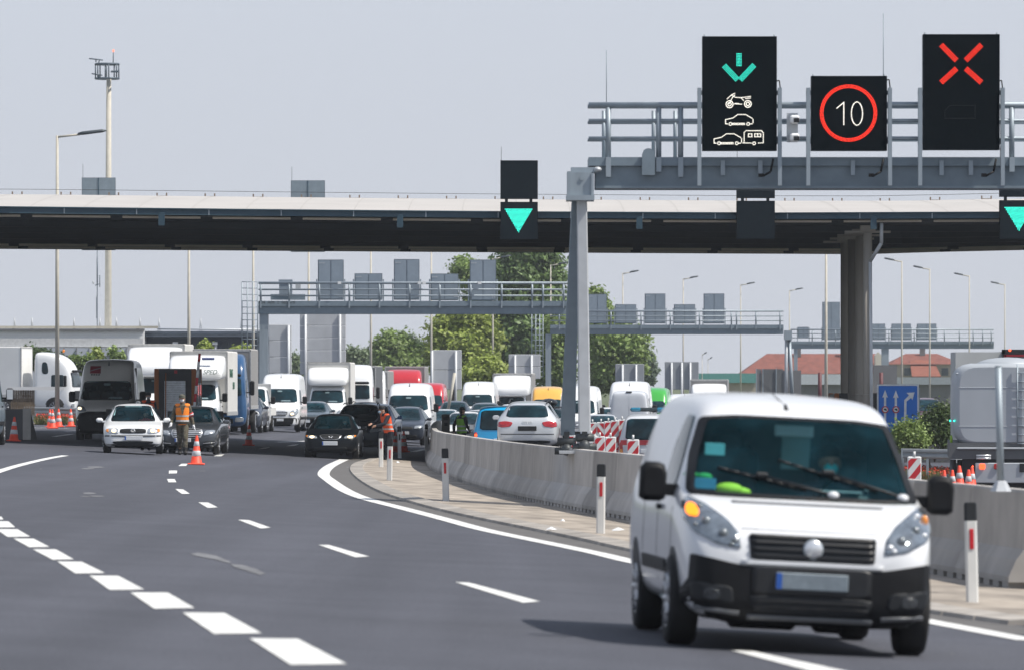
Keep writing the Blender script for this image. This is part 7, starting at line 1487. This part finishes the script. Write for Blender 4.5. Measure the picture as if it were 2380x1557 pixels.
def tree(name, label, cat, x, d, lobes_px, n, size, leaf, group, seed, trunk=.22, clump=.7, ztop=None):
    """lobes_px: ellipses of the crown as (x, y, rx, ry) in picture units at distance d"""
    at = At(d); p = onground(x, d); root = thing(name, label, cat, p, 0, group); lobes = []
    for a, b_, rx, ry in lobes_px: r = rx/at.s; lobes.append((at.X(a)-p.x, random.uniform(-.4, .4)*r, at.Z(b_)-p.z, r, r*.95, ry/at.s))
    foliage(lobes, int(n*1.7), size*.76, seed, clump).build('crown', LEAF[leaf], root, recalc=False)
    m = MB(); top = max(l[2] for l in lobes); m.cyl((0, 0, -.2), (random.uniform(-.3, .3), 0, top*.55), trunk, trunk*.55, 10)
    for l in lobes[:7]: m.cyl((0, 0, min(top*.35, l[2]*.5)), (l[0]*.8, l[1]*.8, l[2]), trunk*.4, trunk*.1, 7)
    m.build('trunk', BARK, root); return root
gT = 'trees behind the queue'
tree('broadleaf_tree', 'tall dark green tree behind the nearest far gantry', 'tree', 1225, 545, [(1225, 640, 75, 60), (1200, 720, 80, 70), (1255, 730, 70, 80), (1225, 800, 95, 60), (1285, 640, 40, 40), (1180, 610, 30, 35), (1235, 580, 55, 50), (1290, 800, 50, 70)], 26000, .27, 'mid2', gT, 3, .35, 1.1)
tree('broadleaf_tree', 'bright lime tree left of the tall dark tree', 'tree', 1055, 520, [(1050, 770, 52, 40), (1090, 745, 48, 32), (1030, 820, 40, 45), (1085, 820, 60, 55), (1130, 790, 36, 42), (1110, 855, 50, 35)], 15000, .25, 'lime', gT, 5, .25, .9)
tree('broadleaf_tree', 'light green branch crown poking out left of the tall cabinet', 'tree', 1085, 560, [(1085, 625, 34, 20), (1068, 608, 14, 10), (1100, 655, 34, 22), (1110, 700, 30, 25)], 3600, .24, 'mid', gT, 6, .2, .8)
tree('shrub', 'sunlit lime shrub at the foot of the big trees', 'shrub', 1135, 470, [(1135, 862, 42, 32), (1100, 880, 38, 26), (1165, 880, 30, 26)], 6500, .22, 'lime', gT, 8, .1, .7)
tree('broadleaf_tree', 'mid green tree filling the gap left of the near gantry leg', 'tree', 1290, 500, [(1285, 830, 38, 50), (1300, 770, 34, 34), (1262, 870, 26, 30), (1310, 870, 24, 34)], 7500, .24, 'mid', gT, 9, .2, .8)
tree('broadleaf_tree', 'dense green tree right of the near gantry leg', 'tree', 1428, 510, [(1415, 800, 50, 60), (1390, 730, 34, 40), (1460, 800, 40, 48), (1400, 860, 45, 45), (1455, 850, 38, 40), (1382, 690, 18, 22)], 17000, .25, 'mid', gT, 11, .3, .9)
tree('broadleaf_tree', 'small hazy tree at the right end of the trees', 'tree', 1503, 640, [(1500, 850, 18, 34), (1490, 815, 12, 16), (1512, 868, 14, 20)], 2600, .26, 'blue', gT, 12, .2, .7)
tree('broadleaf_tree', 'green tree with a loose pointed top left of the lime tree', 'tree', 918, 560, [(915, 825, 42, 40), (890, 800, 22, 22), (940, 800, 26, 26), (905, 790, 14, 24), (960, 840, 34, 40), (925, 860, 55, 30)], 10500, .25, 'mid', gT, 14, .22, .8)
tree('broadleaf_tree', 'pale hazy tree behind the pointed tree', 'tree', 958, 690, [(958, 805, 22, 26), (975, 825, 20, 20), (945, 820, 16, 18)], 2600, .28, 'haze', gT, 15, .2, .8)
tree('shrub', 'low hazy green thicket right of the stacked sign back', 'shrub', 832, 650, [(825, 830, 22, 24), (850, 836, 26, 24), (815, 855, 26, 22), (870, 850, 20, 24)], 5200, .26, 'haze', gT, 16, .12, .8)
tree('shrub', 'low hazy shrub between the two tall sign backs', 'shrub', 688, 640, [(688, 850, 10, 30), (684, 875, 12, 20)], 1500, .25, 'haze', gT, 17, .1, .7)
gS = 'small trees along the terminal'
tree('small_tree', 'dark bushy small tree left of the tall lamp post', 'tree', 100, 400, [(92, 835, 26, 18), (68, 818, 10, 12), (122, 845, 20, 18), (148, 850, 14, 16)], 5200, .17, 'bush', gS, 20, .1, .5)
tree('small_tree', 'spindly small tree above the taupe van', 'tree', 188, 402, [(176, 836, 10, 8), (192, 846, 10, 8), (205, 836, 8, 8), (180, 858, 9, 8)], 900, .17, 'mid', gS, 21, .06, .4)
tree('small_tree', 'slim light green tree just left of the mast foot', 'tree', 228, 404, [(226, 828, 9, 20), (232, 845, 8, 14)], 1500, .16, 'lime', gS, 22, .06, .35)
tree('small_tree', 'slim light green tree just right of the mast foot', 'tree', 268, 404, [(268, 838, 8, 14), (280, 828, 5, 12), (262, 820, 5, 10)], 900, .16, 'mid', gS, 23, .06, .35)
tree('small_tree', 'pale green conifer-like tree in front of the blue-grey building', 'tree', 477, 402, [(477, 812, 10, 17), (482, 826, 10, 10)], 1600, .17, 'lime', gS, 24, .08, .4)
tree('small_tree', 'yellow-green small tree beside the ladder cage', 'tree', 558, 402, [(556, 822, 17, 13), (570, 815, 10, 10), (545, 830, 12, 8)], 1900, .17, 'lime', gS, 25, .08, .45)
tree('bush', 'dark green bush in front of the blue lane sign', 'bush', 2172, 211, [(2175, 990, 34, 30), (2190, 960, 18, 22), (2155, 1005, 26, 24), (2195, 1010, 20, 28)], 7000, .075, 'dark', 'bushes by the right guardrail', 30, .05, .45)
tree('bush', 'light green bush at the foot of the blue lane sign', 'bush', 2112, 209, [(2108, 1003, 20, 20), (2124, 996, 12, 18), (2118, 1025, 30, 20), (2090, 1012, 14, 22)], 5200, .07, 'mid', 'bushes by the right guardrail', 31, .05, .42)
# verge grass with poppies behind both guardrails, as loose blades and petals
def verge(name, x0, x1, d0, d1, n, h, cols, zadd=0.0):
    rnd = random.Random(40); ms = [(MB(), c) for c in cols]
    for i in range(n):
        d = rnd.uniform(d0, d1); x = rnd.uniform(x0, x1); X = (x-CX)/F*d; z = gz(X, d)+zadd; k = rnd.choices(range(len(cols)), [c[1] for c in cols])[0]; mb = ms[k][0]; t = rnd.uniform(0, 6.28); hh = h*rnd.uniform(.5, 1.2)
        if cols[k][2] == 'blade': q = Vector((math.cos(t), math.sin(t), 0))*.025; l_ = Vector((rnd.gauss(0, .12), rnd.gauss(0, .12), hh)); p = Vector((X, d, z)); mb.add([p-q, p+q, p+l_], [(0, 1, 2)])
        else:
            p = Vector((X, d, z+hh)); mb.add([p+Vector((.035*math.cos(a+t), .035*math.sin(a+t), rnd.uniform(-.03, .03))) for a in (0, 1.6, 3.1, 4.7)], [(0, 1, 2, 3)])
    for mb, c in ms:
        if mb.v: tag(mb.build(name if c[2] == 'blade' else 'poppies', c[0], recalc=False), kind='stuff')
GB, GD, POP = mat('grass_blade', (.13, .15, .045), .8, 0, .3, 1, island=.35, transl=.2), mat('grass_dry', (.26, .21, .10), .85, 0, .3, 1, island=.3), mat('poppy_red', (.55, .035, .012), .7, 0, .2, 9)
verge('verge_grass', 85, 215, 297, 304, 9000, .42, [(GB, 6, 'blade'), (GD, 2, 'blade'), (POP, 1.6, 'petal')])
verge('verge_grass', 2085, 2235, 203.5, 222, 26000, .55, [(GB, 5, 'blade'), (GD, 4, 'blade'), (POP, .8, 'petal')])
# low soil strip under the verge at right
for xa, xb, da, db in ((2085, 2245, 203.5, 240), (60, 220, 297, 312)):
    m = MB(); m.add([onground(xa, da, .02), onground(xb, da, .02), onground(xb, db, .02), onground(xa, db, .02)], [(0, 1, 2, 3)]); tag(m.build('verge_soil', mat('soil', (.13, .11, .07), .95, 0, .3, 1)), kind='structure')

# ================================================================ summer haze: one even box of air round the scene
hb = MB().box2((-900, -40, -5), (900, 1400, 60)).mesh('haze'); hm_ = bpy.data.materials.new('haze'); hm_.use_nodes = True; n = hm_.node_tree.nodes; n.remove(n['Principled BSDF'])
pv_ = n.new('ShaderNodeVolumePrincipled'); pv_.inputs['Color'].default_value = (.90, .94, 1.0, 1); pv_.inputs['Density'].default_value = .00015; pv_.inputs['Anisotropy'].default_value = .25
hm_.node_tree.links.new(pv_.outputs[0], n['Material Output'].inputs['Volume']); tag(link('haze', hb, hm_), kind='stuff')
